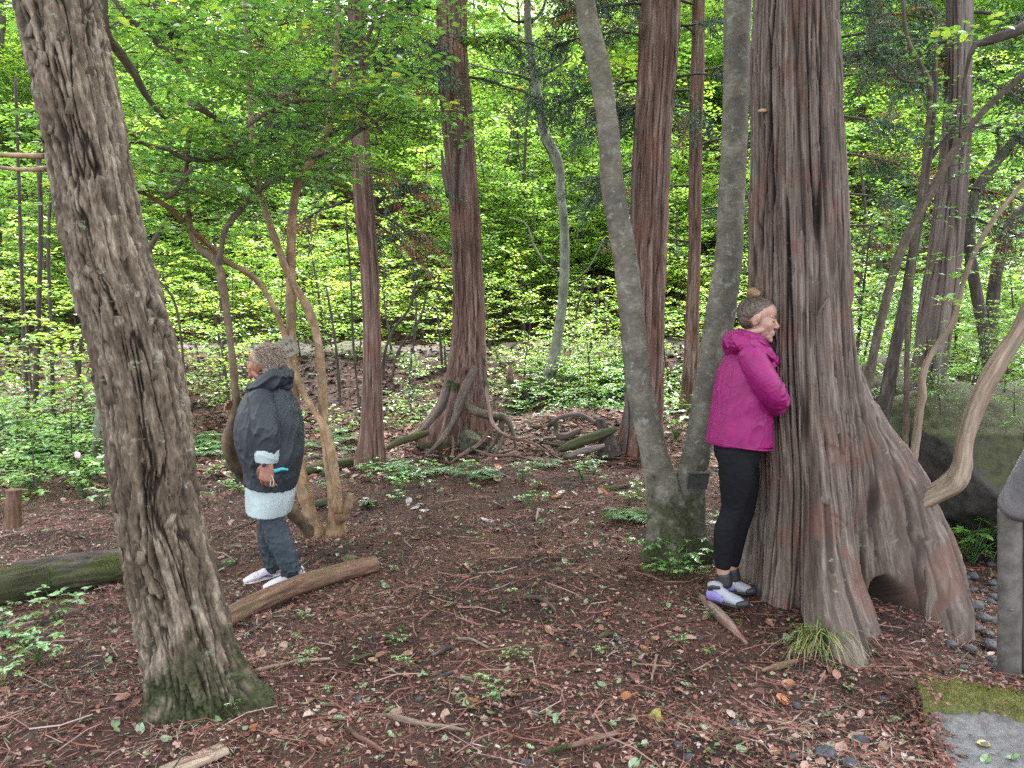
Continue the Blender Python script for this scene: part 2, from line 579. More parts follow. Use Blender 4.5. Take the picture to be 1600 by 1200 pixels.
# path of pale trodden gravel along the foot of the hillside
sep = nd(nt, 'ShaderNodeSeparateXYZ', {0: tc.outputs['Object']})
bs = nd(nt, 'ShaderNodeBsdfPrincipled', {'Base Color': colr, 'Roughness': 0.8, 'Specular IOR Level': 0.25})
bp = nd(nt, 'ShaderNodeBump', {'Height': n1.outputs[0], 'Strength': 1.0, 'Distance': 0.02})
nt.links.new(bp.outputs[0], bs.inputs['Normal'])
nt.links.new(bs.outputs[0], out.inputs[0])
M_SOIL = m
ground = link('forest_floor', fast_mesh('forest_floor', V, Q, M_SOIL))
tag(ground, 'brown forest floor under the trees, rising to a bank and wooded hillside', 'ground', kind='structure')

# trodden path along the top of the bank
M_PATH = plain('path_gravel', (0.12, 0.10, 0.088), 0.8, 0.01, 9, col2=(0.05, 0.036, 0.03))
px_ = np.linspace(-22, 16, 220)
lane = []
for k in range(7):
    f = k / 6
    yy = 14.9 + f * 1.9 + 0.25 * np.sin(px_ * 0.5) - 0.5 * vn(px_ * 0.23, 3.1, 0, 5)
    lane.append(np.stack([px_, yy, g(px_, yy) + 0.012 + 0.03 * math.sin(PI * f)], -1))
V = np.vstack(lane)
i = np.arange(6)[:, None] * 220
j = np.arange(219)[None]
path = link('path', fast_mesh('path', V, np.stack([i + j, i + j + 1, i + 221 + j, i + 220 + j], -1).reshape(-1, 4), M_PATH))
tag(path, 'pale trodden path along the foot of the hillside', 'path', kind='structure')

# ================================================================== BARKS
B_FURROW = bark('furrowed_bark', (0.034, 0.026, 0.018), (0.115, 0.088, 0.062), (0.31, 0.265, 0.205), (14, 14, 3.4), lichen=(0.19, 0.20, 0.15), lich_amt=0.22,
                moss_h=0.62, moss=(0.032, 0.037, 0.013), bump=0.008, patch=(0.06, 0.04, 0.028), patch_amt=0.35, fine=(70, 70, 14), inner=(0.014, 0.010, 0.007))
B_GIANT = bark('weathered_cedar_bark', (0.034, 0.023, 0.018), (0.100, 0.076, 0.062), (0.235, 0.20, 0.175), (20, 20, 1.3), bump=0.006,
               patch=(0.125, 0.052, 0.038), patch_amt=0.32, fine=(90, 90, 5), lichen=(0.17, 0.18, 0.14), lich_amt=0.10, patch_sc=3.0, inner=(0.012, 0.007, 0.005))
B_CEDAR = bark('red_cedar_bark', (0.036, 0.019, 0.015), (0.115, 0.066, 0.052), (0.30, 0.225, 0.195), (18, 18, 0.9), bump=0.008, patch=(0.16, 0.07, 0.048), patch_amt=0.25,
               fine=(100, 100, 5), moss_h=0.18, inner=(0.035, 0.014, 0.010))
B_CEDARG = bark('grey_cedar_bark', (0.045, 0.035, 0.030), (0.115, 0.090, 0.080), (0.22, 0.19, 0.175), (18, 18, 0.9), bump=0.008, patch=(0.10, 0.06, 0.048), patch_amt=0.3,
                fine=(100, 100, 5), moss_h=0.18, inner=(0.028, 0.018, 0.014))
B_SMOOTH = bark('smooth_grey_bark', (0.065, 0.058, 0.042), (0.135, 0.125, 0.098), (0.235, 0.225, 0.185), (9, 9, 9), lichen=(0.19, 0.21, 0.17), lich_amt=0.36,
                moss_h=1.0, bump=0.003, patch=(0.05, 0.046, 0.045), patch_amt=0.42, fine=(26, 26, 60), moss=(0.04, 0.043, 0.02))
B_ORANGE = bark('orange_stewartia_bark', (0.12, 0.068, 0.036), (0.265, 0.165, 0.090), (0.40, 0.285, 0.185), (14, 14, 6), bump=0.004, patch=(0.10, 0.08, 0.055), patch_amt=0.5, lichen=(0.19, 0.19, 0.15), lich_amt=0.25,
                fine=(60, 60, 30), rough=0.6, patch_sc=9.0)
B_ORBR = bark('brown_stewartia_bark', (0.05, 0.034, 0.022), (0.125, 0.085, 0.052), (0.21, 0.15, 0.10), (14, 14, 6), bump=0.006, patch=(0.06, 0.05, 0.035), patch_amt=0.6, fine=(60, 60, 30), patch_sc=9.0)
B_BRANCH = bark('brown_branch_bark', (0.035, 0.027, 0.02), (0.08, 0.062, 0.048), (0.16, 0.13, 0.10), (30, 30, 12), bump=0.003, fine=(90, 90, 60))
B_DARK = bark('dark_wet_bark', (0.018, 0.014, 0.013), (0.05, 0.038, 0.034), (0.12, 0.10, 0.09), (20, 20, 5), bump=0.004)
B_PALE = bark('pale_mottled_bark', (0.08, 0.085, 0.065), (0.17, 0.18, 0.145), (0.30, 0.32, 0.26), (10, 10, 8), bump=0.003, patch=(0.10, 0.10, 0.075), patch_amt=0.5, moss_h=0.8)
B_LIMB = bark('peeling_pale_limb', (0.09, 0.06, 0.042), (0.20, 0.15, 0.11), (0.33, 0.265, 0.21), (22, 22, 2.0), bump=0.006, fine=(90, 90, 8), patch=(0.11, 0.095, 0.07), patch_amt=0.4)
B_LOG = bark('reddish_log_bark', (0.045, 0.022, 0.015), (0.125, 0.068, 0.045), (0.23, 0.14, 0.10), (30, 30, 3), bump=0.008, patch=(0.07, 0.075, 0.025), patch_amt=0.3, fine=(80, 80, 10))
B_MOSSLOG = bark('mossy_log_bark', (0.018, 0.015, 0.012), (0.045, 0.038, 0.026), (0.09, 0.08, 0.05), (20, 20, 4), bump=0.012, patch=(0.045, 0.062, 0.014), patch_amt=0.75)
M_CUT = plain('cut_wood', (0.30, 0.20, 0.13), 0.8, 0.004, 60)

def base_empty(name, label, cat, px, py, d, group=None):
    p = P(px, py, d)
    return thing(name, label, cat, (p.x, p.y, gz(p.x, p.y)), group)

# ------------------------------------------------------------------ T1 leaning furrowed tree, left foreground
t1 = base_empty('furrowed_tree', 'nearest leaning trunk with deeply furrowed mossy bark at the left of the photo', 'tree', 312, 1110, 3.05)
rows = pxrows([(314, 1150, 180, 3.05), (312, 1110, 160, 3.05), (304, 1060, 142, 3.05), (291, 1000, 136, 3.05), (268, 900, 133, 3.05), (246, 800, 128, 3.05),
               (222, 600, 128, 3.07), (170, 400, 118, 3.1), (132, 200, 117, 3.12), (91, 0, 118, 3.15), (50, -220, 112, 3.2), (10, -600, 104, 3.3), (-20, -1100, 90, 3.4)])
def d1(TH, S, RR, bc):
    x, y, z = bc[..., 0], bc[..., 1], bc[..., 2]
    wx = 0.012 * vn(x * 12, y * 12, z * 5.0, 21)
    a = fbm((x + wx) * 19, (y + wx) * 19, z * 1.5, 4, 11, 0.55)
    a2 = fbm((x + wx) * 34, (y + wx) * 34, z * 6.0, 2, 14)
    cell = np.floor(z * 5.5 + 2.2 * vn(x * 11, y * 11, 0, 26) + 0.7 * vn(x * 34, y * 34, 0, 27))
    pc = vn((x + wx) * 30, (y + wx) * 30, cell * 6.31 + z * 0.6, 28)
    f1 = sstep(0.03, 0.16, np.abs(a)) * (0.45 + 0.55 * sstep(0.0, 0.10, np.abs(pc)))
    f2 = sstep(0.0, 0.35, np.abs(a2))
    pl = vn(x * 20, y * 20, z * 6, 31) * 0.5 + 0.5
    FIS['f'] = np.maximum(1 - sstep(0.04, 0.16, np.abs(a)), 0.5 * (1 - sstep(0, 0.10, np.abs(a2))))
    FIS['f'] = np.maximum(FIS['f'], 0.8 * (1 - sstep(0, 0.10, np.abs(pc))))
    h = 0.020 * (f1 - 0.75) + 0.009 * sstep(-0.6, 0.6, pc) - 0.008 + 0.004 * (f2 - 0.7) * f1 + 0.004 * pl * f1 + 0.009 * fbm(x * 55, y * 55, z * 20, 3, 15, 0.6)
    h += 0.009 * vn(x * 4, y * 4, z * 1.1, 41) - 0.006
    # root flare towards the right, and a long scar on the near face
    b = np.exp(-np.maximum(0, S - 0.10) / 0.13)
    flare = b * (0.17 * np.exp(-((np.angle(np.exp(1j * (TH - 0.02)))) / 0.42) ** 2) + 0.05 * np.exp(-((np.angle(np.exp(1j * (TH + 2.3)))) / 0.5) ** 2)
                 + 0.04 * np.exp(-((np.angle(np.exp(1j * (TH + 1.2)))) / 0.35) ** 2) + 0.05 * np.exp(-((np.angle(np.exp(1j * (TH - 2.0)))) / 0.5) ** 2))
    scar = -0.03 * np.exp(-((np.angle(np.exp(1j * (TH + 1.35 + 0.1 * vn(S * 2.2, 0.5, 0, 3))))) / 0.09) ** 2) * sstep(0.28, 0.5, S) * (1 - sstep(1.15, 1.5, S))
    return RR + h + flare + scar
V, Q, T, bc = tube_arrays(rows, 300, 760, d1, seed=1)
part('trunk', fast_mesh('trunk', V, [Q, T], B_FURROW, True, fis_attr(len(V)), {'bc': bc}), t1)
for lst in ([(70, 244, 9, 3.15), (30, 243, 8, 3.2), (-60, 238, 7, 3.3), (-200, 215, 5, 3.4)], [(72, 264, 8, 3.2), (30, 265, 6, 3.25), (-60, 258, 5, 3.35), (-220, 270, 4, 3.5)]):
    part('branch', tube_mesh('branch', pxrows(lst), B_ORANGE, 8, 16), t1)
# curled bark flakes
fa = Acc()
rng = np.random.default_rng(5)
for k in range(46):
    s_ = int(rng.integers(60, 520))
    th = int(rng.integers(150, 290))
    v0 = V[s_ * 300 + th]
    nn_ = unit(V[s_ * 300 + th] - (V[s_ * 300:(s_ + 1) * 300].mean(0)))
    w, l = 0.012 + 0.014 * rng.random(), 0.03 + 0.05 * rng.random()
    ax = unit(np.array([0.25, 0, 1]) + rng.normal(0, 0.15, 3))
    sd = unit(np.cross(ax, nn_))
    q = []
    for a_ in (0, 0.5, 1):
        for b_ in (-1, 1):
            q.append(v0 + ax * l * (a_ - 0.5) + sd * w * b_ * (1 - 0.4 * a_) + nn_ * (0.002 + 0.014 * a_ ** 2))
    q = np.array(q)
    q2 = np.vstack([q, q - nn_ * 0.004])
    fa.add(q2, [np.array([[0, 1, 3, 2], [2, 3, 5, 4], [6, 8, 9, 7], [8, 10, 11, 9], [0, 2, 8, 6], [2, 4, 10, 8], [1, 7, 9, 3], [3, 9, 11, 5], [4, 5, 11, 10], [0, 6, 7, 1]])], bc=q2)
fl = part('bark_flakes', fa.mesh('bark_flakes', B_FURROW), t1)
fl['kind'] = 'stuff'

# ------------------------------------------------------------------ T2 the big cedar she leans on
t2 = base_empty('giant_cedar', 'giant old cedar with flared roots hugged by the woman in magenta', 'tree', 1300, 1000, 4.3)
def d2(TH, S, RR, bc):
    x, y = np.cos(TH) * 0.3, np.sin(TH) * 0.3
    z0 = S - 0.25                         # height above the ground
    def lobe(c, w):
        return np.exp(-(np.abs(np.angle(np.exp(1j * (TH - c)))) / w) ** 2.2)
    zz = np.maximum(z0, -0.25)
    # right buttress: long shoulder from 1.3 m down
    rb = np.interp(zz, [-0.25, -0.1, 0.0, 0.12, 0.35, 0.6, 0.75, 0.95, 1.15, 1.35, 1.6], [0.66, 0.65, 0.62, 0.60, 0.53, 0.44, 0.35, 0.20, 0.10, 0.035, 0])
    fr = np.interp(zz, [-0.25, -0.05, 0.05, 0.2, 0.4, 0.7, 1.1, 1.5], [0.66, 0.58, 0.48, 0.32, 0.19, 0.10, 0.03, 0])
    lf = np.interp(zz, [-0.25, 0.0, 0.1, 0.3, 0.6, 1.0], [0.09, 0.06, 0.035, 0.015, 0.005, 0])
    bk = np.interp(zz, [-0.25, 0.0, 0.3, 0.8, 1.3], [0.55, 0.4, 0.25, 0.1, 0])
    h = rb * lobe(0.0, 0.50) + fr * lobe(-1.70, 0.25) + 0.42 * fr * lobe(-1.28, 0.20) + lf * lobe(-2.75, 0.4) + 0.9 * lf * lobe(-2.3, 0.22)
    h += bk * lobe(1.3, 0.6) + bk * 0.8 * lobe(2.3, 0.4) + 0.25 * rb * lobe(0.6, 0.4)
    # grooves between the roots
    h -= 0.08 * np.exp(-np.maximum(zz, 0) / 0.5) * lobe(-2.05, 0.10) + 0.05 * np.exp(-np.maximum(zz, 0) / 0.35) * lobe(-0.98, 0.10) + 0.03 * np.exp(-np.maximum(zz, 0) / 0.8) * lobe(-0.5, 0.1)
    # hollow under the right buttress
    cav = (1 - sstep(0.0, 1.0, ((np.angle(np.exp(1j * (TH + 0.62)))) / 0.19) ** 2 + (np.maximum(zz + 0.05, 0) / 0.24) ** 2))
    cav2 = (1 - sstep(0.0, 1.0, ((np.angle(np.exp(1j * (TH + 0.11)))) / 0.08) ** 2 + (np.maximum(zz + 0.12, 0) / 0.17) ** 2))
    rad = RR + h
    rad = rad * (1 - 0.60 * sstep(0.02, 0.55, cav * (1 + 0.25 * vn(TH * 22, S * 3, 0, 65)))) * (1 - 0.40 * sstep(0.1, 0.5, cav2))
    X, Y = np.cos(TH) * 0.30, np.sin(TH) * 0.30
    SL = S - 0.9 * h
    FIS['bc'] = np.stack([np.cos(TH) * 0.40, np.sin(TH) * 0.40, SL], -1)
    sw = 0.008 * vn(X * 5, Y * 5, SL * 1.3, 61)
    a = vn((X + sw) * 21, (Y + sw) * 21, SL * 0.45, 51) + 0.4 * vn((X + sw) * 34, (Y + sw) * 34, SL * 1.1, 52)
    a2 = vn((X + sw) * 52, (Y + sw) * 52, SL * 1.6, 53) + 0.9 * vn(X * 110, Y * 110, SL * 6, 54) + 0.8 * np.abs(vn(X * 30, Y * 30, SL * 3.2, 59))
    f1 = sstep(0.0, 0.16, np.abs(a))
    # a few really deep long cracks, as in old cedar bark
    d3 = vn((X + sw) * 10, (Y + sw) * 10, SL * 0.22, 57)
    f3 = sstep(0.0, 0.06, np.abs(d3))
    hc = vn(X * 6, Y * 6, SL * 9, 55) - 0.58
    cross = -0.007 * sstep(0.0, 0.03, hc) * (1 - sstep(0.04, 0.09, hc))
    step_ = 0.007 * np.floor((vn(X * 14, Y * 14, SL * 0.8, 58) + 1) * 2.5) / 2.5
    FIS['f'] = np.maximum(1.1 * sstep(0.0, 0.25, cav), np.maximum((1 - sstep(0.01, 0.12, np.abs(a))) * 0.9, 1 - sstep(0.02, 0.06, np.abs(d3))))
    cell = np.floor(SL * 2.3 + 2.6 * vn(X * 9, Y * 9, 0, 66) + 0.8 * vn(X * 26, Y * 26, 0, 67))
    pl = vn((X + sw) * 27, (Y + sw) * 27, cell * 7.77 + SL * 0.35, 68)
    pl2 = vn((X + sw) * 60, (Y + sw) * 60, np.floor(SL * 6 + 3 * vn(X * 18, Y * 18, 0, 69)) * 5.3 + SL, 70)
    FIS['f'] = np.maximum(FIS['f'], 0.8 * (1 - sstep(0.0, 0.10, np.abs(pl))))
    r2 = 0.010 * sstep(-0.5, 0.6, pl) + 0.006 * pl2 - 0.010 * (1 - sstep(0, 0.10, np.abs(pl))) + 0.012 * (f1 - 0.8) + 0.030 * (f3 - 1) + 0.008 * a2 + cross + step_ + 0.014 * vn(X * 3.5, Y * 3.5, SL * 0.9, 56)
    return rad + r2
cx = lambda px, d=4.3: (px - 800) / F_PX * d
Z2 = gz(1.65, 4.3)
rows = [(cx(1275), 4.3, Z2 - 0.25, 0.30), (cx(1272), 4.3, Z2, 0.29), (cx(1268), 4.3, Z2 + 0.35, 0.27), (cx(1266), 4.3, Z2 + 0.7, 0.262), (cx(1256), 4.3, 1.15, 0.262),
        (cx(1250), 4.3, 1.45, 0.262), (cx(1246), 4.3, 1.8, 0.258), (cx(1240), 4.3, 2.2, 0.247), (cx(1233), 4.3, 2.75, 0.222), (cx(1229), 4.32, 3.4, 0.203),
        (cx(1226), 4.34, 4.4, 0.195), (cx(1224), 4.38, 6, 0.185)]
V, Q, T, bc = tube_arrays(rows, 420, 620, d2, seed=2)
vv = V[:-2].reshape(620, 420, 3)
bc2 = np.vstack([FIS['bc'].reshape(-1, 3), np.zeros((2, 3))])
part('trunk', fast_mesh('trunk', V, [Q, T], B_GIANT, True, fis_attr(len(V)), {'bc': bc2}), t2)
# small snag and peeled sliver on the bark
part('branch_stub', tube_mesh('branch_stub', pxrows([(1197, 173, 6, 4.2), (1190, 173, 6, 4.08), (1186, 173, 4, 4.0)]), M_CUT, 8, 5), t2)
for lst in ([(1279, 490, 3, 4.0), (1290, 472, 4, 3.99), (1303, 452, 2, 4.02)],
            [(1446, 985, 8, 3.98), (1449, 960, 13, 3.98), (1450, 920, 9, 4.02), (1446, 880, 5, 4.08)]):
    rw = pxrows(lst)
    part('bark_strip', tube_mesh('bark_strip', rw, B_GIANT, 6, 14, disp=lambda TH, S, RR, b: RR * (0.55 + 0.45 * np.abs(np.cos(TH))) * (1 + 0.25 * vn(b[..., 0] * 200, b[..., 1] * 200, b[..., 2] * 40, 3))), t2)

# ------------------------------------------------------------------ T3 forked smooth grey tree
t3 = base_empty('forked_grey_tree', 'forked smooth grey tree with lichen standing just behind the woman in magenta', 'tree', 1060, 875, 4.9)
def d3(TH, S, RR, bc):
    x, y, z = bc[..., 0], bc[..., 1], bc[..., 2]
    return RR * (1 + 0.05 * vn(x * 6, y * 6, z * 1.6, 71)) + 0.004 * vn(x * 20, y * 20, z * 16, 72) + 0.002 * vn(x * 60, y * 60, z * 60, 73)
def d3b(TH, S, RR, bc):
    b = np.exp(-np.maximum(0, S - 0.2) / 0.16)
    return d3(TH, S, RR, bc) + b * 0.05 * (0.6 + np.cos(TH * 4 + 0.6))
rows = pxrows([(1062, 905, 104), (1062, 875, 92), (1052, 820, 76), (1042, 780, 62), (1030, 740, 50), (1020, 700, 46), (1006, 640, 44), (997, 600, 43), (988, 500, 40), (976, 400, 39), (958, 300, 37),
               (950, 200, 34), (937, 110, 37), (922, 50, 35), (914, 0, 32), (905, -100, 30), (900, -400, 26), (890, -900, 18)], 4.88)
rows = [(q[0], q[1], q[2], q[3] * 0.94) for q in rows]
part('trunk', tube_mesh('trunk', rows, B_SMOOTH, 64, 300, disp=d3b, seed=3), t3)
rows = pxrows([(1068, 905, 92, 4.9), (1068, 860, 82, 4.9), (1074, 800, 62, 4.9), (1080, 750, 50, 4.9), (1092, 690, 46, 4.9), (1108, 600, 48, 4.88), (1124, 500, 48, 4.88), (1138, 400, 43, 4.88), (1143, 300, 42, 4.88),
               (1150, 150, 41, 4.9), (1152, 0, 43, 4.92), (1156, -200, 40, 4.95), (1165, -600, 34, 5.0), (1170, -1000, 24, 5.0)])
rows = [(q[0], q[1], q[2], q[3] * 0.94) for q in rows]
tr2 = part('trunk', tube_mesh('trunk', rows, B_SMOOTH, 64, 300, disp=d3, seed=4), t3)
tr2['label'] = 'right stem of the fork, rising behind the woman'

# ------------------------------------------------------------------ cedars and other trunks of the clearing
def dced(amp_, fl=(), seed=0, flh=0.25):
    def f(TH, S, RR, bc):
        x, y, z = bc[..., 0], bc[..., 1], bc[..., 2]
        amp = amp_ * 1.35
        a = vn(x * 26, y * 26, z * 0.6, 81 + seed) + 0.4 * vn(x * 44, y * 44, z * 1.5, 82 + seed)
        FIS['f'] = 1 - sstep(0, 0.12, np.abs(a))
        h = amp * (sstep(0, 0.2, np.abs(a)) - 0.8) + amp * 0.5 * vn(x * 60, y * 60, z * 4, 83 + seed) + amp * 0.8 * vn(x * 6, y * 6, z * 1.2, 84 + seed)
        b = np.exp(-np.maximum(0, S - 0.3) / flh)
        for (c, w, A) in fl:
            h = h + A * b * np.exp(-(np.abs(np.angle(np.exp(1j * (TH - c)))) / w) ** 2)
        return RR + h
    return f

def ext(lst, dx, k=0.8):
    """carry a trunk on above the frame"""
    a = lst[-1]
    return lst + [(a[0] + dx, a[1] - 400, a[2] * 0.9), (a[0] + 2 * dx, a[1] - 1000, a[2] * 0.6)]

cedars = {}
def cedar(key, label, lst, d, mat, amp, fl=(), nth=72, ns=260, seed=0, dx=0, flh=0.25):
    e = base_empty('cedar_tree', label, 'tree', lst[0][0], lst[0][1], d)
    part('trunk', tube_mesh('trunk', pxrows(ext(lst, dx), d), mat, nth, ns, disp=dced(amp, fl, seed, flh), seed=seed), e)
    cedars[key] = e
    return e

cedar('thin_left', 'slim red cedar trunk standing left of the root mound', [(583, 745, 36), (583, 715, 33), (582, 600, 29), (580, 500, 27), (576, 400, 28), (567, 300, 29), (563, 200, 26), (559, 100, 25), (556, 0, 24)], 8.7, B_CEDAR, 0.010,
      [(3.3, 0.5, 0.08), (-0.3, 0.4, 0.04)], seed=10, dx=-5)
e6 = cedar('central', 'broad red cedar rising from a mound of gnarled roots in the middle', [(728, 700, 76), (729, 660, 74), (730, 620, 68), (732, 560, 56), (733, 500, 49), (730, 400, 46), (724, 300, 47), (716, 200, 47), (708, 100, 45), (706, 0, 44)],
      9.4, B_CEDAR, 0.014, [(3.4, 0.45, 0.28), (3.9, 0.3, 0.16), (-0.6, 0.3, 0.10), (-1.6, 0.2, 0.02)], 120, 320, 20, -3, 0.26)
cedar('right_pair', 'tall shaggy red cedar behind the forked grey tree', [(1002, 735, 68), (1002, 700, 64), (1008, 600, 52), (1012, 500, 50), (1014, 400, 52), (1017, 300, 55), (1021, 200, 57), (1028, 100, 57), (1031, 0, 58)], 8.8, B_CEDAR, 0.02,
      [(3.1, 0.6, 0.06), (-2.2, 0.2, 0.05)], 120, 320, 30, 3)
cedar('thin_mid', 'thin dark cedar pole between the shaggy cedar and the grey fork', [(1072, 665, 30), (1074, 640, 26), (1080, 560, 23), (1082, 480, 20), (1085, 380, 19), (1087, 200, 20), (1090, 100, 19), (1091, 0, 18)], 11.2, B_CEDAR, 0.007, [], 40, 160, 40)
cedar('right_back', 'grey cedar trunk behind the giant cedar at the right, beside the boulder', [(1442, 850, 50), (1443, 800, 44), (1444, 700, 46), (1450, 600, 50), (1463, 500, 50), (1477, 400, 44), (1487, 300, 40), (1495, 200, 36), (1498, 100, 33), (1500, 0, 33)], 6.6,
      B_CEDARG, 0.012, [(-0.5, 0.5, 0.05)], 96, 300, 50, 6)
cedar('far_right_of_giant', 'grey cedar trunk half hidden behind the right edge of the giant cedar', [(1312, 640, 24), (1311, 560, 22), (1309, 400, 20), (1306, 250, 19), (1303, 100, 18), (1300, 0, 17)], 10.5, B_CEDARG, 0.006, [], 40, 120, 60)

# peeling strips on the shaggy cedar and a torn slab on the central one
def strip(e, lst, d, name='bark_strip', mat=None, th=0.3):
    rw = pxrows(lst, d)
    part(name, tube_mesh(name, rw, mat or B_CEDARG, 8, 12, disp=lambda TH, S, RR, b: RR * (th + (1 - th) * np.abs(np.cos(TH)))), e)
for lst in ([(1052, 0, 7), (1055, 60, 6), (1058, 110, 2)], [(1047, -30, 10), (1049, 30, 9), (1051, 90, 3)], [(1035, 20, 5), (1037, 80, 6), (1040, 150, 3)], [(1042, 150, 4), (1040, 220, 5), (1034, 330, 3)],
            [(994, 200, 4), (990, 290, 5), (989, 390, 3)], [(1022, 200, 5), (1018, 300, 6), (1014, 380, 2)], [(985, 560, 6), (988, 640, 9), (986, 715, 5)], [(978, 600, 5), (979, 660, 8), (974, 720, 6)]):
    strip(cedars['right_pair'], lst, 8.62)
for lst in ([(700, 310, 5), (694, 270, 8), (690, 235, 3)], [(728, 210, 6), (722, 260, 8), (718, 320, 3)], [(712, 220, 5), (708, 270, 7), (709, 330, 3)], [(756, 560, 4), (760, 620, 5), (766, 650, 3)]):
    strip(e6, lst, 9.15)
# roots of the central cedar arching over a small mossy boulder
def rootdisp(TH, S, RR, b):
    return RR * (1 + 0.16 * vn(b[..., 0] * 40, b[..., 1] * 40, b[..., 2] * 3, 5))
def rootdisp(TH, S, RR, b):
    return RR * (1 + 0.30 * vn(b[..., 0] * 50, b[..., 1] * 50, b[..., 2] * 5, 5) + 0.22 * np.sign(np.cos(TH * 3 + b[..., 2] * 4)) * 0.5)
for lst in ([(742, 575, 14, 9.1), (724, 612, 18, 8.9), (714, 645, 14, 8.75), (703, 668, 11, 8.65), (688, 690, 9, 8.5), (665, 712, 5, 8.4)],
            [(705, 595, 16, 9.2), (690, 635, 19, 9.15), (674, 658, 14, 9.1), (655, 676, 7, 9.05)],
            [(712, 600, 14, 9.1), (702, 640, 15, 9.0), (694, 670, 10, 8.9), (684, 690, 5, 8.8)],
            [(722, 632, 12, 8.95), (742, 643, 17, 8.8), (768, 650, 17, 8.75), (788, 652, 14, 8.75), (800, 672, 9, 8.7), (806, 700, 5, 8.6)],
            [(760, 596, 9, 9.0), (764, 635, 6, 8.75), (772, 665, 7, 8.6), (795, 682, 6, 8.5), (830, 692, 5, 8.5), (856, 706, 3, 8.45)],
            [(786, 652, 14, 8.85), (778, 680, 10, 8.72), (766, 700, 8, 8.6), (750, 722, 4, 8.45)],
            [(775, 655, 8, 8.8), (752, 690, 7, 8.6), (728, 706, 6, 8.5), (705, 722, 4, 8.4)],
            [(790, 668, 7, 8.7), (784, 690, 8, 8.5), (772, 712, 5, 8.4), (765, 726, 3, 8.35)],
            [(700, 668, 5, 8.7), (708, 690, 5, 8.6), (706, 715, 4, 8.5)],
            [(735, 700, 4, 8.5), (770, 712, 6, 8.4), (805, 712, 5, 8.4), (840, 722, 3, 8.35)]):
    part('root', tube_mesh('root', [(q[0], q[1], q[2], q[3] * 0.8) for q in pxrows(lst)], [B_CEDAR, B_CEDARG, B_BRANCH, B_CEDAR][int(lst[0][0]) % 4], 14, 40, disp=rootdisp, seed=int(lst[0][0])), e6)

# pale curving trunk on the bank
t9 = base_empty('curving_tree', 'slender pale grey tree with a kinked trunk on the bank behind the root mound', 'tree', 858, 600, 12.6)
part('trunk', tube_mesh('trunk', pxrows([(852, 618, 26), (858, 590, 22), (866, 560, 18), (872, 520, 16), (878, 480, 15), (882, 420, 15), (881, 350, 14), (876, 300, 14), (874, 262, 15), (864, 235, 16), (850, 208, 15), (845, 175, 14), (835, 120, 13), (826, 60, 12),
       (824, 0, 11), (822, -200, 9), (825, -500, 6)], 12.6), B_PALE, 20, 140, disp=d3, seed=7), t9)
for lst in ([(846, 215, 5), (868, 260, 4), (872, 265, 3)], [(834, 128, 5), (810, 118, 4), (770, 110, 3), (720, 95, 2)], [(842, 120, 5), (870, 105, 4), (895, 85, 3)], [(829, 35, 5), (845, 20, 4), (856, -10, 3)],
            [(828, 33, 5), (800, 32, 4), (780, 5, 3)], [(880, 430, 4), (855, 415, 3), (835, 385, 3), (822, 350, 2), (795, 340, 2)], [(884, 445, 4), (905, 435, 3), (925, 410, 2), (945, 370, 2)]):
    part('branch', tube_mesh('branch', pxrows(lst, 12.6), B_PALE, 6, 12), t9)

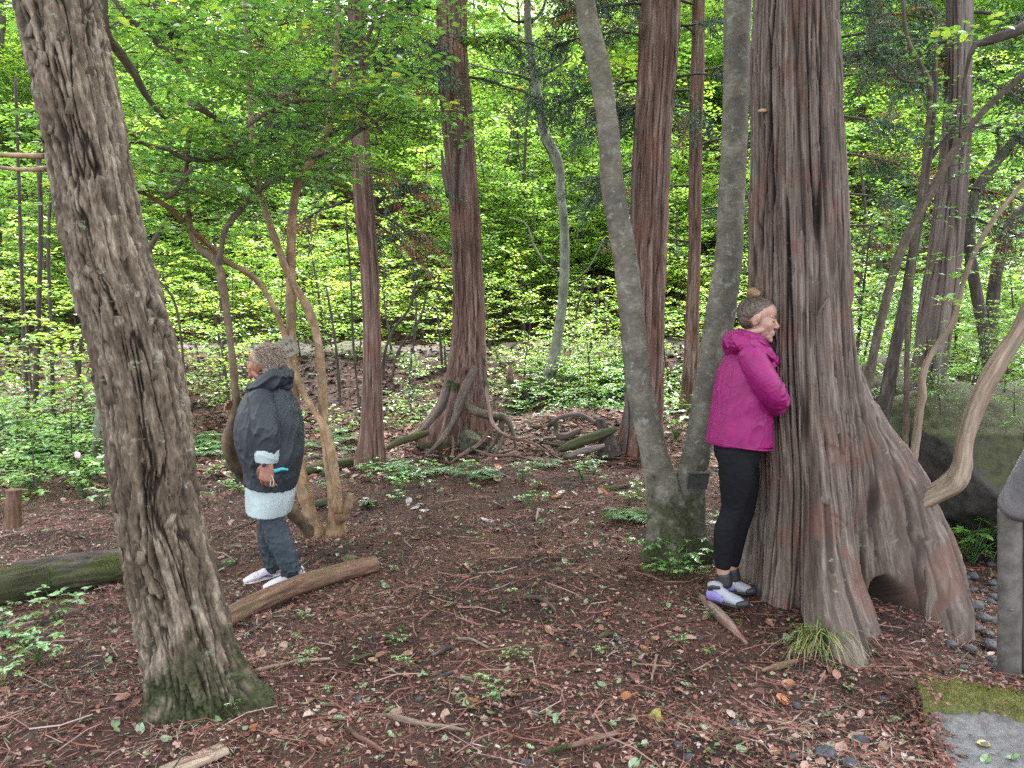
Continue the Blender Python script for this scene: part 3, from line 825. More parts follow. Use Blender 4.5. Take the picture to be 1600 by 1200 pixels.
# ------------------------------------------------------------------ orange-barked clump
t4 = base_empty('orange_barked_tree', 'clump of orange-barked stems with a leafy crown beside the person in the dark raincoat', 'tree', 515, 815, 6.2)
def dor(TH, S, RR, b):
    return RR * (1 + 0.12 * vn(b[..., 0] * 14, b[..., 1] * 14, b[..., 2] * 5, 91) + 0.10 * vn(b[..., 0] * 5, b[..., 1] * 5, b[..., 2] * 14, 93)) + 0.003 * vn(b[..., 0] * 60, b[..., 1] * 60, b[..., 2] * 30, 92)
stems = [
    [(492, 842, 34, 6.1), (484, 800, 27, 6.1), (471, 750, 24, 6.1), (463, 690, 20, 6.15), (460, 620, 18, 6.15), (456, 540, 17, 6.15), (455, 460, 18, 6.15), (455, 380, 16, 6.15), (459, 320, 14, 6.1), (470, 275, 15, 6.1), (492, 245, 12, 6.1), (510, 215, 11, 6.1), (521, 150, 10, 6.2), (526, 60, 9, 6.3), (530, -100, 7, 6.5)],
    [(520, 842, 44, 6.2), (526, 810, 34, 6.15), (523, 770, 26, 6.1), (514, 720, 20, 6.1), (506, 660, 18, 6.1), (502, 580, 15, 6.1), (494, 520, 15, 6.1), (482, 485, 16, 6.1), (466, 455, 12, 6.1), (447, 420, 12, 6.1), (432, 380, 12, 6.1), (415, 330, 11, 6.1), (400, 270, 10, 6.2), (390, 150, 9, 6.3), (380, -40, 7, 6.5)],
    [(530, 812, 20, 6.1), (541, 794, 22, 6.02), (546, 780, 17, 6.0), (548, 771, 13, 6.0)],
    [(530, 800, 18, 6.0), (523, 740, 15, 5.95), (512, 680, 15, 5.95), (497, 652, 13, 6.0), (478, 620, 11, 6.05), (464, 590, 12, 6.05), (453, 556, 11, 6.1), (444, 520, 10, 6.1), (428, 480, 9, 6.0), (408, 447, 9, 6.0), (385, 425, 11, 5.9), (352, 408, 10, 5.8), (332, 388, 9, 5.7), (300, 360, 10, 5.5), (268, 328, 9, 5.3), (240, 310, 8, 5.2), (200, 290, 7, 5.0), (150, 268, 6, 4.9)],
    [(488, 838, 22, 6.1), (468, 812, 22, 5.9), (440, 785, 22, 5.6), (400, 762, 22, 5.35), (374, 735, 24, 5.15), (359, 700, 27, 5.0), (362, 665, 19, 4.95), (369, 632, 13, 4.93), (367, 600, 13, 4.95), (362, 550, 12, 5.0), (356, 500, 12, 5.1), (349, 450, 13, 5.2), (343, 420, 13, 5.25), (330, 402, 14, 5.3), (312, 388, 12, 5.35), (300, 370, 9, 5.35), (294, 330, 9, 5.4), (290, 280, 8, 5.5), (296, 200, 7, 5.6)],
    [(340, 418, 10, 5.25), (345, 395, 10, 5.25), (352, 360, 10, 5.25), (372, 332, 9, 5.3), (395, 305, 8, 5.35), (425, 283, 8, 5.4), (470, 252, 8, 5.5), (520, 232, 8, 5.6), (560, 205, 7, 5.7), (590, 188, 6, 5.75), (612, 172, 5, 5.8), (640, 150, 4, 5.9)],
    [(510, 215, 8, 6.1), (540, 190, 7, 6.1), (557, 150, 6, 6.1), (575, 95, 6, 6.1), (590, 60, 5, 6.1), (600, 0, 5, 6.1)],
]
for k, lst in enumerate(stems):
    mt = B_ORANGE if k < 4 else (B_ORBR if k == 4 else B_BRANCH)
    part('stem', tube_mesh('stem', [(q[0], q[1], q[2], q[3] * 0.9) for q in pxrows(lst)], mt, 18, 40 + 8 * len(lst), disp=dor, seed=k + 40), t4)
upper = [
    [(160, -60, 14, 4.4), (165, 45, 13, 4.5), (185, 80, 13, 4.6), (208, 112, 12, 4.7), (226, 145, 11, 4.8), (246, 172, 8, 4.9), (262, 190, 5, 5.0)],
    [(165, -20, 8, 5.2), (195, 22, 8, 5.2), (232, 52, 8, 5.3), (260, 82, 9, 5.4), (285, 100, 8, 5.5), (300, 120, 6, 5.5)],
    [(225, -40, 11, 5.6), (245, 12, 11, 5.6), (262, 45, 11, 5.7), (275, 70, 10, 5.8), (290, 93, 8, 5.8)],
    [(296, 160, 11, 5.7), (315, 170, 12, 5.7), (342, 192, 12, 5.8), (358, 218, 13, 5.8), (372, 250, 11, 5.9), (385, 275, 9, 6.0), (400, 300, 8, 6.1)],
    [(200, 205, 6, 4.9), (225, 225, 6, 5.0), (258, 232, 6, 5.0), (285, 246, 7, 5.1), (320, 250, 6, 5.2), (360, 245, 5, 5.3), (395, 240, 4, 5.4)],
    [(368, 240, 5, 5.3), (380, 205, 5, 5.3), (412, 180, 5, 5.4), (440, 165, 5, 5.4), (470, 158, 5, 5.5), (530, 158, 4, 5.6)],
    [(258, 310, 8, 5.0), (275, 298, 8, 5.0), (290, 275, 7, 5.0), (302, 262, 5, 5.0)],
    [(530, 140, 4, 5.8), (560, 168, 5, 5.8), (585, 190, 4, 5.8), (600, 210, 3, 5.8)],
    [(595, -30, 6, 6.0), (585, 30, 6, 6.0), (570, 70, 5, 6.0)],
]
for k, lst in enumerate(upper):
    part('branch', tube_mesh('branch', pxrows(lst), B_BRANCH, 8, 10 + 5 * len(lst), disp=dor, seed=k + 60), t4)
L_NEAR = leafmat('broad_leaves', [(0.0, (0.039, 0.130, 0.039)), (0.35, (0.091, 0.234, 0.052)), (0.7, (0.182, 0.377, 0.065)), (0.93, (0.338, 0.494, 0.065)), (1.0, (0.546, 0.494, 0.078))],
                 trans=0.5, gloss=0.14, rough=0.33)
rng = np.random.default_rng(77)
ac, wd = Acc(), Acc()
src = []
for lst in [stems[0][10:], stems[1][10:], stems[3][12:], stems[4][17:], stems[5][4:], stems[6][1:]] + upper:
    Rr = resample(np.array(pxrows(lst)), max(4, len(lst) * 3))
    src += [r for r in Rr]
src = np.array(src)
for k in range(200):
    s_ = src[rng.integers(len(src))]
    a_ = rng.uniform(0, 2 * PI)
    spray(ac, wd, rng, s_[:3], (math.cos(a_), 0.7 * math.sin(a_), rng.uniform(-0.15, 0.35)), rng.uniform(0.35, 0.95), leaf=0.066, step=0.060, base_rnd=rng.uniform(0.3, 0.8), spread=0.13, shape=LEAF8)
# higher layers of the same crown, which fill the top left of the picture
for k in range(130):
    px, py = rng.uniform(130, 860), rng.uniform(-190, 150)
    if px > 600 and py > 60:
        continue
    s_ = P(px, py, rng.uniform(4.6, 7.6))
    a_ = rng.uniform(0, 2 * PI)
    spray(ac, wd, rng, s_, (math.cos(a_), 0.7 * math.sin(a_), rng.uniform(-0.1, 0.2)), rng.uniform(0.4, 0.9), leaf=0.066, step=0.060, base_rnd=rng.uniform(0.3, 0.8), spread=0.13, shape=LEAF8)
part('crown', ac.mesh('crown', L_NEAR, smooth=False), t4)
part('twigs', wd.mesh('twigs', B_BRANCH), t4)['kind'] = 'stuff'
# ================================================================== VEGETATION
L_MAPLE = leafmat('hillside_leaves', [(0.0, (0.065, 0.18, 0.060)), (0.3, (0.14, 0.31, 0.075)), (0.6, (0.269, 0.470, 0.084)), (0.9, (0.448, 0.582, 0.090)), (0.97, (0.560, 0.493, 0.101)), (1.0, (0.560, 0.280, 0.090))],
                  trans=0.5, gloss=0.085)
L_CEDAR = leafmat('cedar_foliage', [(0.0, (0.020, 0.046, 0.024)), (0.45, (0.038, 0.082, 0.042)), (0.72, (0.07, 0.12, 0.055)), (0.85, (0.20, 0.085, 0.035)), (1.0, (0.28, 0.11, 0.045))],
                  trans=0.25, gloss=0.06, tint=(1.1, 1.15, 0.8))
L_FERN = leafmat('fern_green', [(0.0, (0.03, 0.09, 0.03)), (0.6, (0.07, 0.17, 0.04)), (1.0, (0.16, 0.26, 0.05))], trans=0.4, gloss=0.06)
L_GRASS = leafmat('grass_blades', [(0.0, (0.06, 0.12, 0.03)), (0.6, (0.14, 0.21, 0.05)), (1.0, (0.42, 0.34, 0.14))], trans=0.35, gloss=0.06)

def sapling_proto(seed, h, rad, tiers, leaf, base_rnd, bushy=False, mat=None, lean=0.06):
    rng = np.random.default_rng(seed)
    e = thing('sapling', None, None)
    ac, wd = Acc(), Acc()
    top = np.array([rng.normal(0, lean * h), rng.normal(0, lean * h), h])
    mid = top * 0.5 + np.array([rng.normal(0, 0.08 * h * 0.5), rng.normal(0, 0.08 * h * 0.5), 0])
    r0 = 0.008 + 0.0075 * h
    rows = resample(np.array([(0, 0, -0.15, r0 * 1.25), (*(mid * 0.4), r0), (*mid, r0 * 0.75), (*top, r0 * 0.2)]), 16)
    wd.tube([tuple(r) for r in rows], nth=7, ns=18)
    for t in range(tiers):
        f = 0.22 + 0.78 * (t + 0.5) / tiers if not bushy else 0.1 + 0.85 * (t + 0.5) / tiers
        p = rows[min(15, int(f * 15))][:3]
        n = rng.integers(2, 4)
        a0 = rng.uniform(0, 6.28)
        for k in range(n):
            a = a0 + k * 6.28 / n + rng.normal(0, 0.3)
            L = rad * (1.15 - 0.75 * f if not bushy else 0.9) * rng.uniform(0.7, 1.15)
            spray(ac, wd, rng, p, (math.cos(a), math.sin(a), rng.uniform(0.1, 0.6)), L, leaf=leaf, step=leaf * 0.95, r0=0.004 + 0.002 * h * 0.3,
                  base_rnd=base_rnd + rng.normal(0, 0.08), spread=0.08, width=0.55)
    part('trunk', wd.mesh('trunk', B_DARK), e)
    part('crown', ac.mesh('crown', mat or L_MAPLE, smooth=False), e)
    return e

protos = {
    'bright': [sapling_proto(100 + k, h, r, t, 0.095, b) for k, (h, r, t, b) in enumerate([(3.2, 1.5, 8, 0.66), (4.2, 1.9, 10, 0.58), (2.6, 1.3, 7, 0.72)])],
    'mid': [sapling_proto(120 + k, h, r, t, 0.095, b) for k, (h, r, t, b) in enumerate([(4.0, 1.8, 10, 0.40), (5.2, 2.2, 12, 0.46), (3.0, 1.5, 8, 0.34)])],
    'yellow': [sapling_proto(140 + k, h, r, t, 0.09, b) for k, (h, r, t, b) in enumerate([(2.0, 1.1, 5, 0.72), (2.6, 1.3, 6, 0.68)])],
    'bush': [sapling_proto(160 + k, h, r, t, 0.075, b, True) for k, (h, r, t, b) in enumerate([(1.0, 0.8, 5, 0.36), (1.4, 0.9, 6, 0.5), (0.7, 0.7, 4, 0.6)])],
    'tall': [sapling_proto(180 + k, h, r, t, 0.12, b, lean=0.03) for k, (h, r, t, b) in enumerate([(8.5, 2.8, 15, 0.5), (10, 3.0, 16, 0.60)])],
}
used = set()
def put(kind, k, x, y, s, rz, name, label, cat, group):
    pr = protos[kind][k % len(protos[kind])]
    loc = (x, y, gz(x, y))
    if pr.name not in used:
        used.add(pr.name)
        o = pr
        o.location, o.rotation_euler, o.scale = loc, (0, 0, rz), (s,) * 3
        o['label'] = label
        o['group'] = group
    else:
        o = copy_tree(pr, loc, rz, s, label, group)
    o['category'] = cat
    o.name = name
    return o

rng = np.random.default_rng(9)
BANDS = [(190, 'left of the leaning furrowed trunk'), (380, 'between the leaning trunk and orange stems'), (560, 'behind the orange stems'), (690, 'between slim cedar and central cedar'), (780, 'behind the central cedar'),
         (980, 'between central cedar and forked tree'), (1180, 'behind the forked grey tree'), (1320, 'behind the giant cedar'), (1450, 'just right of the giant cedar'), (9999, 'beyond the grey cedar at right')]
def band(px):
    return [t for q, t in BANDS if px < q][0]
ZONES = [  # kind, name, category, label, group, n, (px0, px1), (d0, d1), scale
    ('yellow', 'sapling', 'sapling', 'yellow-green leafy sapling on the dark bank,', 17, (-40, 640), (10.2, 16.5), (0.7, 1.05)),
    ('yellow', 'sapling', 'sapling', 'low yellow-green sapling on the bank,', 8, (770, 980), (11.4, 14.5), (0.35, 0.55)),
    ('bright', 'sapling', 'sapling', 'bright layered sapling at the foot of the hillside,', 46, (-150, 1750), (17.3, 21), (0.8, 1.2)),
    ('bright', 'sapling', 'sapling', 'short bright sapling beside the path,', 22, (200, 1300), (17.0, 18.6), (0.5, 0.8)),
    ('yellow', 'sapling', 'sapling', 'light green sapling on the crest of the bank,', 18, (660, 1200), (13.2, 17.2), (0.5, 0.8)),
    ('bright', 'sapling', 'sapling', 'bright sapling just above the path,', 16, (760, 1180), (18, 21), (0.8, 1.1)),
    ('mid', 'sapling', 'sapling', 'green sapling at the right of the clearing,', 12, (1330, 1800), (9.5, 15), (0.5, 0.8)),
    ('bright', 'sapling', 'sapling', 'bright sapling at the right of the clearing,', 10, (1300, 1800), (11, 16), (0.6, 0.9)),
    ('mid', 'sapling', 'sapling', 'mid green sapling part way up the hillside,', 80, (-250, 1850), (18.5, 32), (0.9, 1.35)),
    ('bright', 'sapling', 'sapling', 'bright yellow-green sapling high on the hillside,', 84, (-250, 1850), (20, 38), (1.0, 1.6)),
    ('tall', 'broadleaf_tree', 'tree', 'tall thin broadleaf tree on the upper hillside,', 70, (-300, 1900), (24, 50), (0.9, 1.5)),
]
for kind, name, cat, label0, n, (p0, p1), (dd0, dd1), (s0, s1) in ZONES:
    for k in range(n):
        d = rng.uniform(dd0, dd1)
        px = p0 + (p1 - p0) * ((k + rng.random()) / n)
        px = px if kind == 'yellow' else p0 + (p1 - p0) * (((k * 0.618) % 1) + rng.uniform(-0.02, 0.02))
        x = (px - 800) / F_PX * d
        if kind == 'mid' and 18 < d < 21 and 300 < px < 620 and rng.random() < 0.5:
            continue
        label = label0 + ' ' + band(px)
        grp = label.replace(' sapling ', ' saplings ').replace(' tree on', ' trees on')
        put(kind, k, x, d, rng.uniform(s0, s1), rng.uniform(0, 6.28), name, label, cat, grp)

# low green bushes: beside the boulder at the right, and on the left bank
for kind, label, grp, spots in (
    ('bush', 'leafy green bush behind and above the mossy boulder at the right', 'bushes round the boulder', [(1350, 560, 9.3, 1.1), (1400, 560, 8.8, 1.0), (1540, 560, 8.2, 1.1), (1600, 560, 7.6, 1.1), (1660, 580, 7.0, 1.2), (1580, 520, 9.5, 1.4), (1500, 520, 10.5, 1.4), (1380, 520, 11.5, 1.5), (1640, 500, 9.0, 1.5), (1720, 540, 8.0, 1.5), (1280, 540, 12.0, 1.5)]),
    ('bush', 'low leafy bush on the slope left of the leaning furrowed trunk', 'low bushes at the left', [(20, 640, 9.6, 1.0), (90, 650, 9.0, 0.9), (-60, 660, 8.2, 1.1), (150, 640, 9.8, 0.8), (40, 700, 7.6, 0.7), (120, 700, 8.0, 0.7), (-50, 740, 6.8, 0.8), (170, 600, 11, 0.9), (330, 560, 11.5, 0.9), (250, 600, 12, 1.0), (410, 620, 10.8, 0.7)]),
    ('bush', 'green bush on the bank right of the middle cedars', 'bushes on the bank', [(900, 560, 13, 0.9), (960, 560, 13.5, 1.0), (820, 600, 12.2, 0.6), (880, 620, 11.6, 0.6), (930, 630, 11.3, 0.6), (960, 600, 12.5, 0.7), (1050, 560, 13, 1.0), (1110, 560, 12, 0.9), (1060, 600, 11.5, 0.5), (640, 600, 11.8, 0.6), (560, 560, 13.8, 1.0), (470, 560, 14.2, 1.0), (1170, 560, 11, 0.7)])):
    for k, (px, py, d, s) in enumerate(spots):
        lb = label + ', ' + ('nearer' if d < 9 else ('farther' if d < 12 else 'farthest')) + (' and large' if s >= 0.9 else ' and small')
        put(kind, k + len(label), (px - 800) / F_PX * d, d, s, rng.uniform(0, 6.28), 'bush', lb, 'bush', lb)

# ------------------------------------------------------------------ far wood and ground cover on the hillside: nobody could count these leaves
ac = Acc()
n = 170000
yy = 17.6 + 46 * rng.random(n) ** 1.1
xx = (rng.random(n) * 2 - 1) * (yy * 0.85 + 4)
zz = g(xx, yy)
clump = fbm(xx * 0.5, yy * 0.5, 0, 3, 33)
hh = np.clip(0.35 + 0.9 * clump, 0.02, 2.0) * rng.random(n) + yy * 0.012
keep = (clump > -0.6) & ((yy > 19) | (rng.random(n) < 0.4))
xx, yy, zz, hh, clump = xx[keep], yy[keep], zz[keep], hh[keep], clump[keep]
n = len(xx)
aa = rng.uniform(0, 6.28, n)
sz = 0.13 * (0.6 + 0.8 * rng.random(n)) * (1 + yy / 60)
leaves(ac, np.stack([xx, yy, zz + hh], 1), np.stack([np.cos(aa), np.sin(aa), rng.normal(0, 0.25, n)], 1), np.stack([rng.normal(0, 0.3, n), rng.normal(0, 0.3, n), np.ones(n)], 1),
       sz, sz * 0.7, np.clip(0.42 + 0.25 * vn(xx * 0.3, yy * 0.3, 0, 44) + rng.normal(0, 0.12, n), 0, 0.93))
o = link('undergrowth', ac.mesh('undergrowth', L_MAPLE, smooth=False))
tag(o, 'leafy green undergrowth covering the hillside', 'undergrowth', kind='stuff')

ac = Acc()
n = 60000
yy = 9.6 + 8.2 * rng.random(n)
xx = (rng.random(n) * 2 - 1) * (yy * 0.85 + 1)
cl = fbm(xx * 0.8, yy * 0.8, 0, 3, 37)
side = np.clip((xx + 1.5) / 3, -0.6, 0.45)
keep = (cl + side * 0.5 > 0.12) & ~((yy > 14.7) & (yy < 16.8)) & ~((np.abs(xx - 0.6) < 2.2) & (yy < 10.9)) & ((yy > 10.6) | (np.abs(xx) > 4.2))
xx, yy, cl = xx[keep], yy[keep], cl[keep]
n = len(xx)
hh = np.clip(0.10 + 0.5 * cl, 0.03, 0.55) * rng.random(n)
aa = rng.uniform(0, 6.28, n)
sz = 0.065 * (0.6 + 0.9 * rng.random(n))
leaves(ac, np.stack([xx, yy, g(xx, yy) + hh], 1), np.stack([np.cos(aa), np.sin(aa), rng.normal(0, 0.25, n)], 1), np.stack([rng.normal(0, 0.3, n), rng.normal(0, 0.3, n), np.ones(n)], 1),
       sz, sz * 0.65, np.clip(0.35 + 0.35 * vn(xx * 0.7, yy * 0.7, 0, 48) + rng.normal(0, 0.12, n), 0, 0.93))
o = link('ground_cover', ac.mesh('ground_cover', L_MAPLE, smooth=False))
tag(o, 'low leafy ground cover on the bank behind the clearing', 'ground cover', kind='stuff')

# ------------------------------------------------------------------ cedar boughs
def boughs(key, lst, d, seed, lf=0.034, brown=0.12):
    """lst: (px, py on the trunk, dx, dz drop, length in m, n fronds)"""
    e = cedars[key]
    rng = np.random.default_rng(seed)
    ac, wd = Acc(), Acc()
    for (px, py, az, rise, L, nf) in lst:
        p = np.array(P(px, py, d))
        a = R(az)
        dv = np.array([math.cos(a), math.sin(a), rise])
        m = 6
        pts = [p]
        for i in range(m):
            pts.append(pts[-1] + unit(dv + np.array([0, 0, -0.10 * i + 0.05 * (i > 3)]) + rng.normal(0, 0.10, 3)) * L / m)
        pts = np.array(pts)
        part('branch', tube_mesh('branch', [(*q, 0.017 * (1 - 0.75 * i / m) * (0.7 + 0.3 * L)) for i, q in enumerate(pts)], B_DARK, 6, 14), e)
        for k in range(int(nf * 1.7)):
            f = rng.uniform(0.2, 1.0)
            q = pts[int(f * (m - 1))] + (pts[min(m, int(f * (m - 1)) + 1)] - pts[int(f * (m - 1))]) * rng.random()
            fd = unit(dv + rng.normal(0, 0.65, 3) + np.array([0, 0, -0.25]))
            frond(ac, wd, rng, q, fd, rng.uniform(0.3, 0.75), droop=rng.uniform(0.5, 1.2), rnd=(0.9 if rng.random() < brown else rng.uniform(0.2, 0.6)), lf=lf * 1.35, dens=1.15)
    part('crown', ac.mesh('crown', L_CEDAR, smooth=False), e)
    part('twigs', wd.mesh('twigs', B_DARK), e)['kind'] = 'stuff'

boughs('thin_left', [(563, 200, 185, -0.05, 1.4, 9), (560, 120, 150, 0.1, 1.5, 10), (566, 260, -10, -0.3, 0.9, 7), (575, 330, -20, -0.4, 0.9, 6), (560, 90, -15, -0.1, 1.1, 9), (564, 180, 200, 0.0, 1.6, 9), (572, 300, 175, -0.2, 1.2, 3),
                     (556, 20, 190, 0.0, 1.5, 9), (556, 30, 0, 0.0, 1.2, 9), (574, 340, 10, -0.5, 0.8, 5), (556, 40, 90, 0.0, 1.2, 6), (558, 60, -100, 0.0, 0.8, 6), (566, 240, 170, -0.3, 0.8, 3)], 8.7, 1, brown=0.22)
boughs('central', [(706, 70, 175, 0.0, 1.8, 12), (704, 20, 200, 0.0, 1.7, 11), (708, 60, -10, -0.05, 1.4, 9), (712, 120, -5, -0.1, 1.3, 6), (704, -40, 10, 0.1, 1.8, 9), (706, 110, 190, -0.1, 1.2, 7)], 9.4, 2)
boughs('thin_mid', [(1090, 60, 200, 0.4, 1.3, 8), (1090, 110, 10, 0.3, 1.3, 7), (1088, 170, 190, 0.3, 1.5, 10), (1087, 230, -10, 0.3, 1.3, 6), (1086, 290, 175, 0.2, 1.4, 9), (1086, 330, 0, 0.3, 1.1, 4), (1084, 380, 180, 0.2, 1.2, 5),
                    (1091, 10, 170, 0.3, 1.6, 11), (1091, 0, 0, 0.4, 1.5, 9), (1088, 200, 250, 0.1, 1.2, 6), (1084, 420, 10, 0.2, 0.9, 2), (1090, -40, 185, 0.1, 1.8, 11), (1089, 140, 165, 0.1, 1.7, 10)], 11.2, 3)
boughs('right_pair', [(1010, 170, 185, -0.1, 0.9, 8), (1015, 260, 180, -0.2, 0.8, 6), (1018, 60, 180, 0.1, 1.2, 11), (1058, 40, -10, 0.1, 0.9, 4), (1055, 120, 0, 0.2, 0.8, 4), (1015, 130, 170, 0.0, 1.2, 9), (1018, 10, 190, 0.0, 1.3, 11)], 8.8, 4)
boughs('far_right_of_giant', [(1306, 120, 0, 0.1, 1.6, 12), (1306, 60, -20, 0.1, 1.8, 13), (1307, 180, 10, 0.0, 1.6, 12), (1308, 240, 0, -0.1, 1.5, 12), (1308, 300, -10, -0.1, 1.5, 10), (1304, 20, 0, 0.1, 2.0, 13), (1309, 350, 5, -0.1, 1.4, 6), (1305, 90, 20, 0.1, 1.9, 12), (1304, -30, 10, 0.0, 2.0, 12)], 10.5, 5)
boughs('right_back', [(1500, 60, 185, 0.1, 1.0, 9), (1500, 20, 5, 0.0, 1.2, 12), (1492, 200, 0, 0.0, 1.1, 9), (1496, 120, 10, 0.0, 1.2, 10), (1500, -30, 170, 0.1, 1.3, 10), (1488, 290, -5, -0.1, 0.9, 6), (1498, 90, 180, 0.1, 1.1, 8), (1486, 330, 5, -0.1, 1.0, 6)], 6.6, 6, lf=0.028)

# big-leaved branch high in the middle, turning yellow and orange
L_BIG = leafmat('big_autumn_leaves', [(0.0, (0.10, 0.26, 0.04)), (0.75, (0.26, 0.40, 0.06)), (0.9, (0.50, 0.44, 0.08)), (1.0, (0.62, 0.20, 0.05))], trans=0.55, gloss=0.06)
ac, wd = Acc(), Acc()
rng = np.random.default_rng(12)
for (px, py, a) in [(842, 120, 10), (845, 160, 200), (835, 60, 170), (838, 30, 20), (905, 90, 10), (930, 95, 40), (800, 145, 180), (770, 60, 160), (880, 30, 20), (950, 30, 10), (860, -10, 0), (900, 10, 100), (790, 20, 150), (940, 100, 0)]:
    spray(ac, wd, rng, P(px, py, rng.uniform(9.0, 11.5)), (math.cos(R(a)), math.sin(R(a)), 0.05), rng.uniform(0.45, 0.8), leaf=0.15, step=0.13, base_rnd=rng.uniform(0.35, 0.75), spread=0.22, shape=LEAF8, width=0.4)
part('crown', ac.mesh('crown', L_BIG, smooth=False), t9)
part('twigs', wd.mesh('twigs', B_PALE), t9)['kind'] = 'stuff'

# ------------------------------------------------------------------ slender stems at the right
def stem_thing(name, label, cat, lsts, d, mat, group=None, crown=None, seed=0):
    a = lsts[0][0]
    p = P(a[0], a[1], a[3] if len(a) > 3 else d)
    e = thing(name, label, cat, (p.x, p.y, gz(p.x, p.y)), group)
    for k, lst in enumerate(lsts):
        rw = pxrows(lst, d)
        if k == 0:
            rw = [(rw[0][0], rw[0][1], min(rw[0][2], gz(p.x, p.y)) - 0.08, rw[0][3])] + rw
        part('trunk' if k == 0 else 'branch', tube_mesh('trunk' if k == 0 else 'branch', rw, mat, 12, 14 + 6 * len(lst), disp=dor, seed=seed + k), e)
    if crown:
        n, leaf, b, L = crown
        rg = np.random.default_rng(seed + 5)
        ac, wd = Acc(), Acc()
        src = np.vstack([resample(np.array(pxrows(l, d)), 24)[8:] for l in lsts])
        for k in range(n):
            s_ = src[rg.integers(len(src))]
            aa = rg.uniform(0, 6.28)
            spray(ac, wd, rg, s_[:3], (math.cos(aa), math.sin(aa), rg.uniform(-0.1, 0.4)), rg.uniform(0.4, 1) * L, leaf=leaf, step=leaf * 0.95, base_rnd=b + rg.normal(0, 0.1), spread=0.12, shape=LEAF8 if leaf > 0.06 else LEAF4)
        part('crown', ac.mesh('crown', L_NEAR, smooth=False), e)
        part('twigs', wd.mesh('twigs', B_BRANCH), e)['kind'] = 'stuff'
    return e

stem_thing('slender_tree', 'slim pale stem slanting up to the right, just right of the giant cedar', 'tree',
           [[(1340, 690, 15), (1356, 600, 14), (1372, 520, 14), (1390, 450, 14), (1408, 390, 13), (1450, 310, 12), (1500, 220, 10), (1545, 165, 9), (1600, 115, 8), (1680, 40, 6)]], 5.6, B_BRANCH, crown=(16, 0.05, 0.45, 0.6), seed=210)
stem_thing('slender_tree', 'dark mossy stem standing behind the slim slanting pale one', 'tree',
           [[(1366, 730, 26), (1380, 640, 22), (1396, 560, 19), (1416, 460, 16), (1432, 360, 14), (1450, 250, 11), (1458, 180, 8), (1462, 60, 6)], [(1452, 250, 7), (1480, 215, 6), (1510, 205, 5), (1560, 190, 4)]], 6.1, B_DARK, crown=(18, 0.05, 0.4, 0.7), seed=220)
stem_thing('slender_tree', 'thin upright stem with a crooked top between the pale stem and the grey cedar', 'tree',
           [[(1412, 770, 12), (1416, 640, 9), (1418, 520, 8), (1424, 420, 8), (1436, 330, 7), (1446, 230, 7), (1454, 140, 7), (1440, 105, 6), (1418, 60, 6), (1411, 0, 5), (1412, -120, 4)], [(1448, 128, 4), (1410, 125, 4), (1388, 98, 3)]], 5.9, B_BRANCH, crown=(14, 0.045, 0.5, 0.6), seed=230)
stem_thing('peeled_stem', 'crooked peeled pale stem in front of the grey cedar', 'tree',
           [[(1418, 775, 20), (1424, 740, 16), (1431, 690, 13), (1437, 640, 12), (1441, 618, 14), (1440, 595, 11), (1449, 565, 11), (1468, 535, 10), (1487, 508, 10), (1498, 470, 8), (1516, 410, 7), (1548, 350, 7), (1600, 285, 6), (1680, 200, 5)]], 5.2, B_LIMB, crown=(10, 0.06, 0.55, 0.5), seed=240)
stem_thing('crooked_tree', 'dark crooked trunk rising behind the right edge of the boulder', 'tree',
           [[(1548, 600, 24), (1541, 540, 19), (1528, 470, 17), (1516, 400, 17), (1515, 350, 17), (1526, 300, 16), (1550, 262, 15), (1600, 205, 13), (1680, 150, 10)], [(1516, 400, 8), (1560, 372, 8), (1600, 365, 7), (1680, 350, 5)], [(1545, 265, 6), (1560, 235, 6), (1560, 200, 5), (1600, 195, 5)]], 8.0, B_DARK, crown=(22, 0.05, 0.45, 0.9), seed=250)
stem_thing('crooked_tree', 'second dark trunk forking off to the right at the edge of the photo', 'tree',
           [[(1546, 610, 22), (1548, 520, 20), (1556, 430, 18), (1572, 370, 18), (1592, 335, 18), (1640, 310, 16), (1720, 290, 12)]], 8.3, B_DARK, crown=(18, 0.05, 0.5, 0.9), seed=260)
stem_thing('overhanging_branch', 'thick mossy branch with green leaves reaching in from the right edge', 'branch',
           [[(1720, 640, 20, 5.4), (1740, 300, 19, 5.4), (1700, 80, 18, 5.2), (1640, 30, 18, 5.1), (1590, 48, 16, 5.0), (1550, 62, 13, 5.0), (1522, 72, 8, 5.0), (1510, 110, 5, 5.0), (1503, 160, 4, 5.0), (1500, 215, 3, 5.0)]], 5.0, B_DARK, crown=(16, 0.075, 0.55, 0.6), seed=270)
# bare limb coming out from the roots of the giant cedar
limb = thing('bare_limb', 'thick bare pale limb curving up and right from the roots of the giant cedar', 'limb', tuple(P(1430, 790, 4.15)))
def dlimb(TH, S, RR, b):
    x, y, z = b[..., 0], b[..., 1], b[..., 2]
    return RR * (1 + 0.12 * vn(x * 16, y * 16, z * 5, 95)) + 0.004 * vn(x * 70, y * 70, z * 7, 96) - 0.006 * (1 - sstep(0, 0.2, np.abs(vn(x * 34, y * 34, z * 1.4, 97))))
part('limb', tube_mesh('limb', pxrows([(1400, 812, 26, 4.2), (1428, 792, 27, 4.18), (1460, 772, 31, 4.15), (1488, 754, 37, 4.12), (1502, 730, 30, 4.1), (1508, 690, 27, 4.1), (1522, 642, 27, 4.1), (1543, 597, 27, 4.1), (1566, 558, 26, 4.1), (1592, 518, 25, 4.12), (1630, 450, 27, 4.15), (1700, 330, 22, 4.2)]),
                       B_LIMB, 40, 160, disp=dlimb, seed=9), limb)

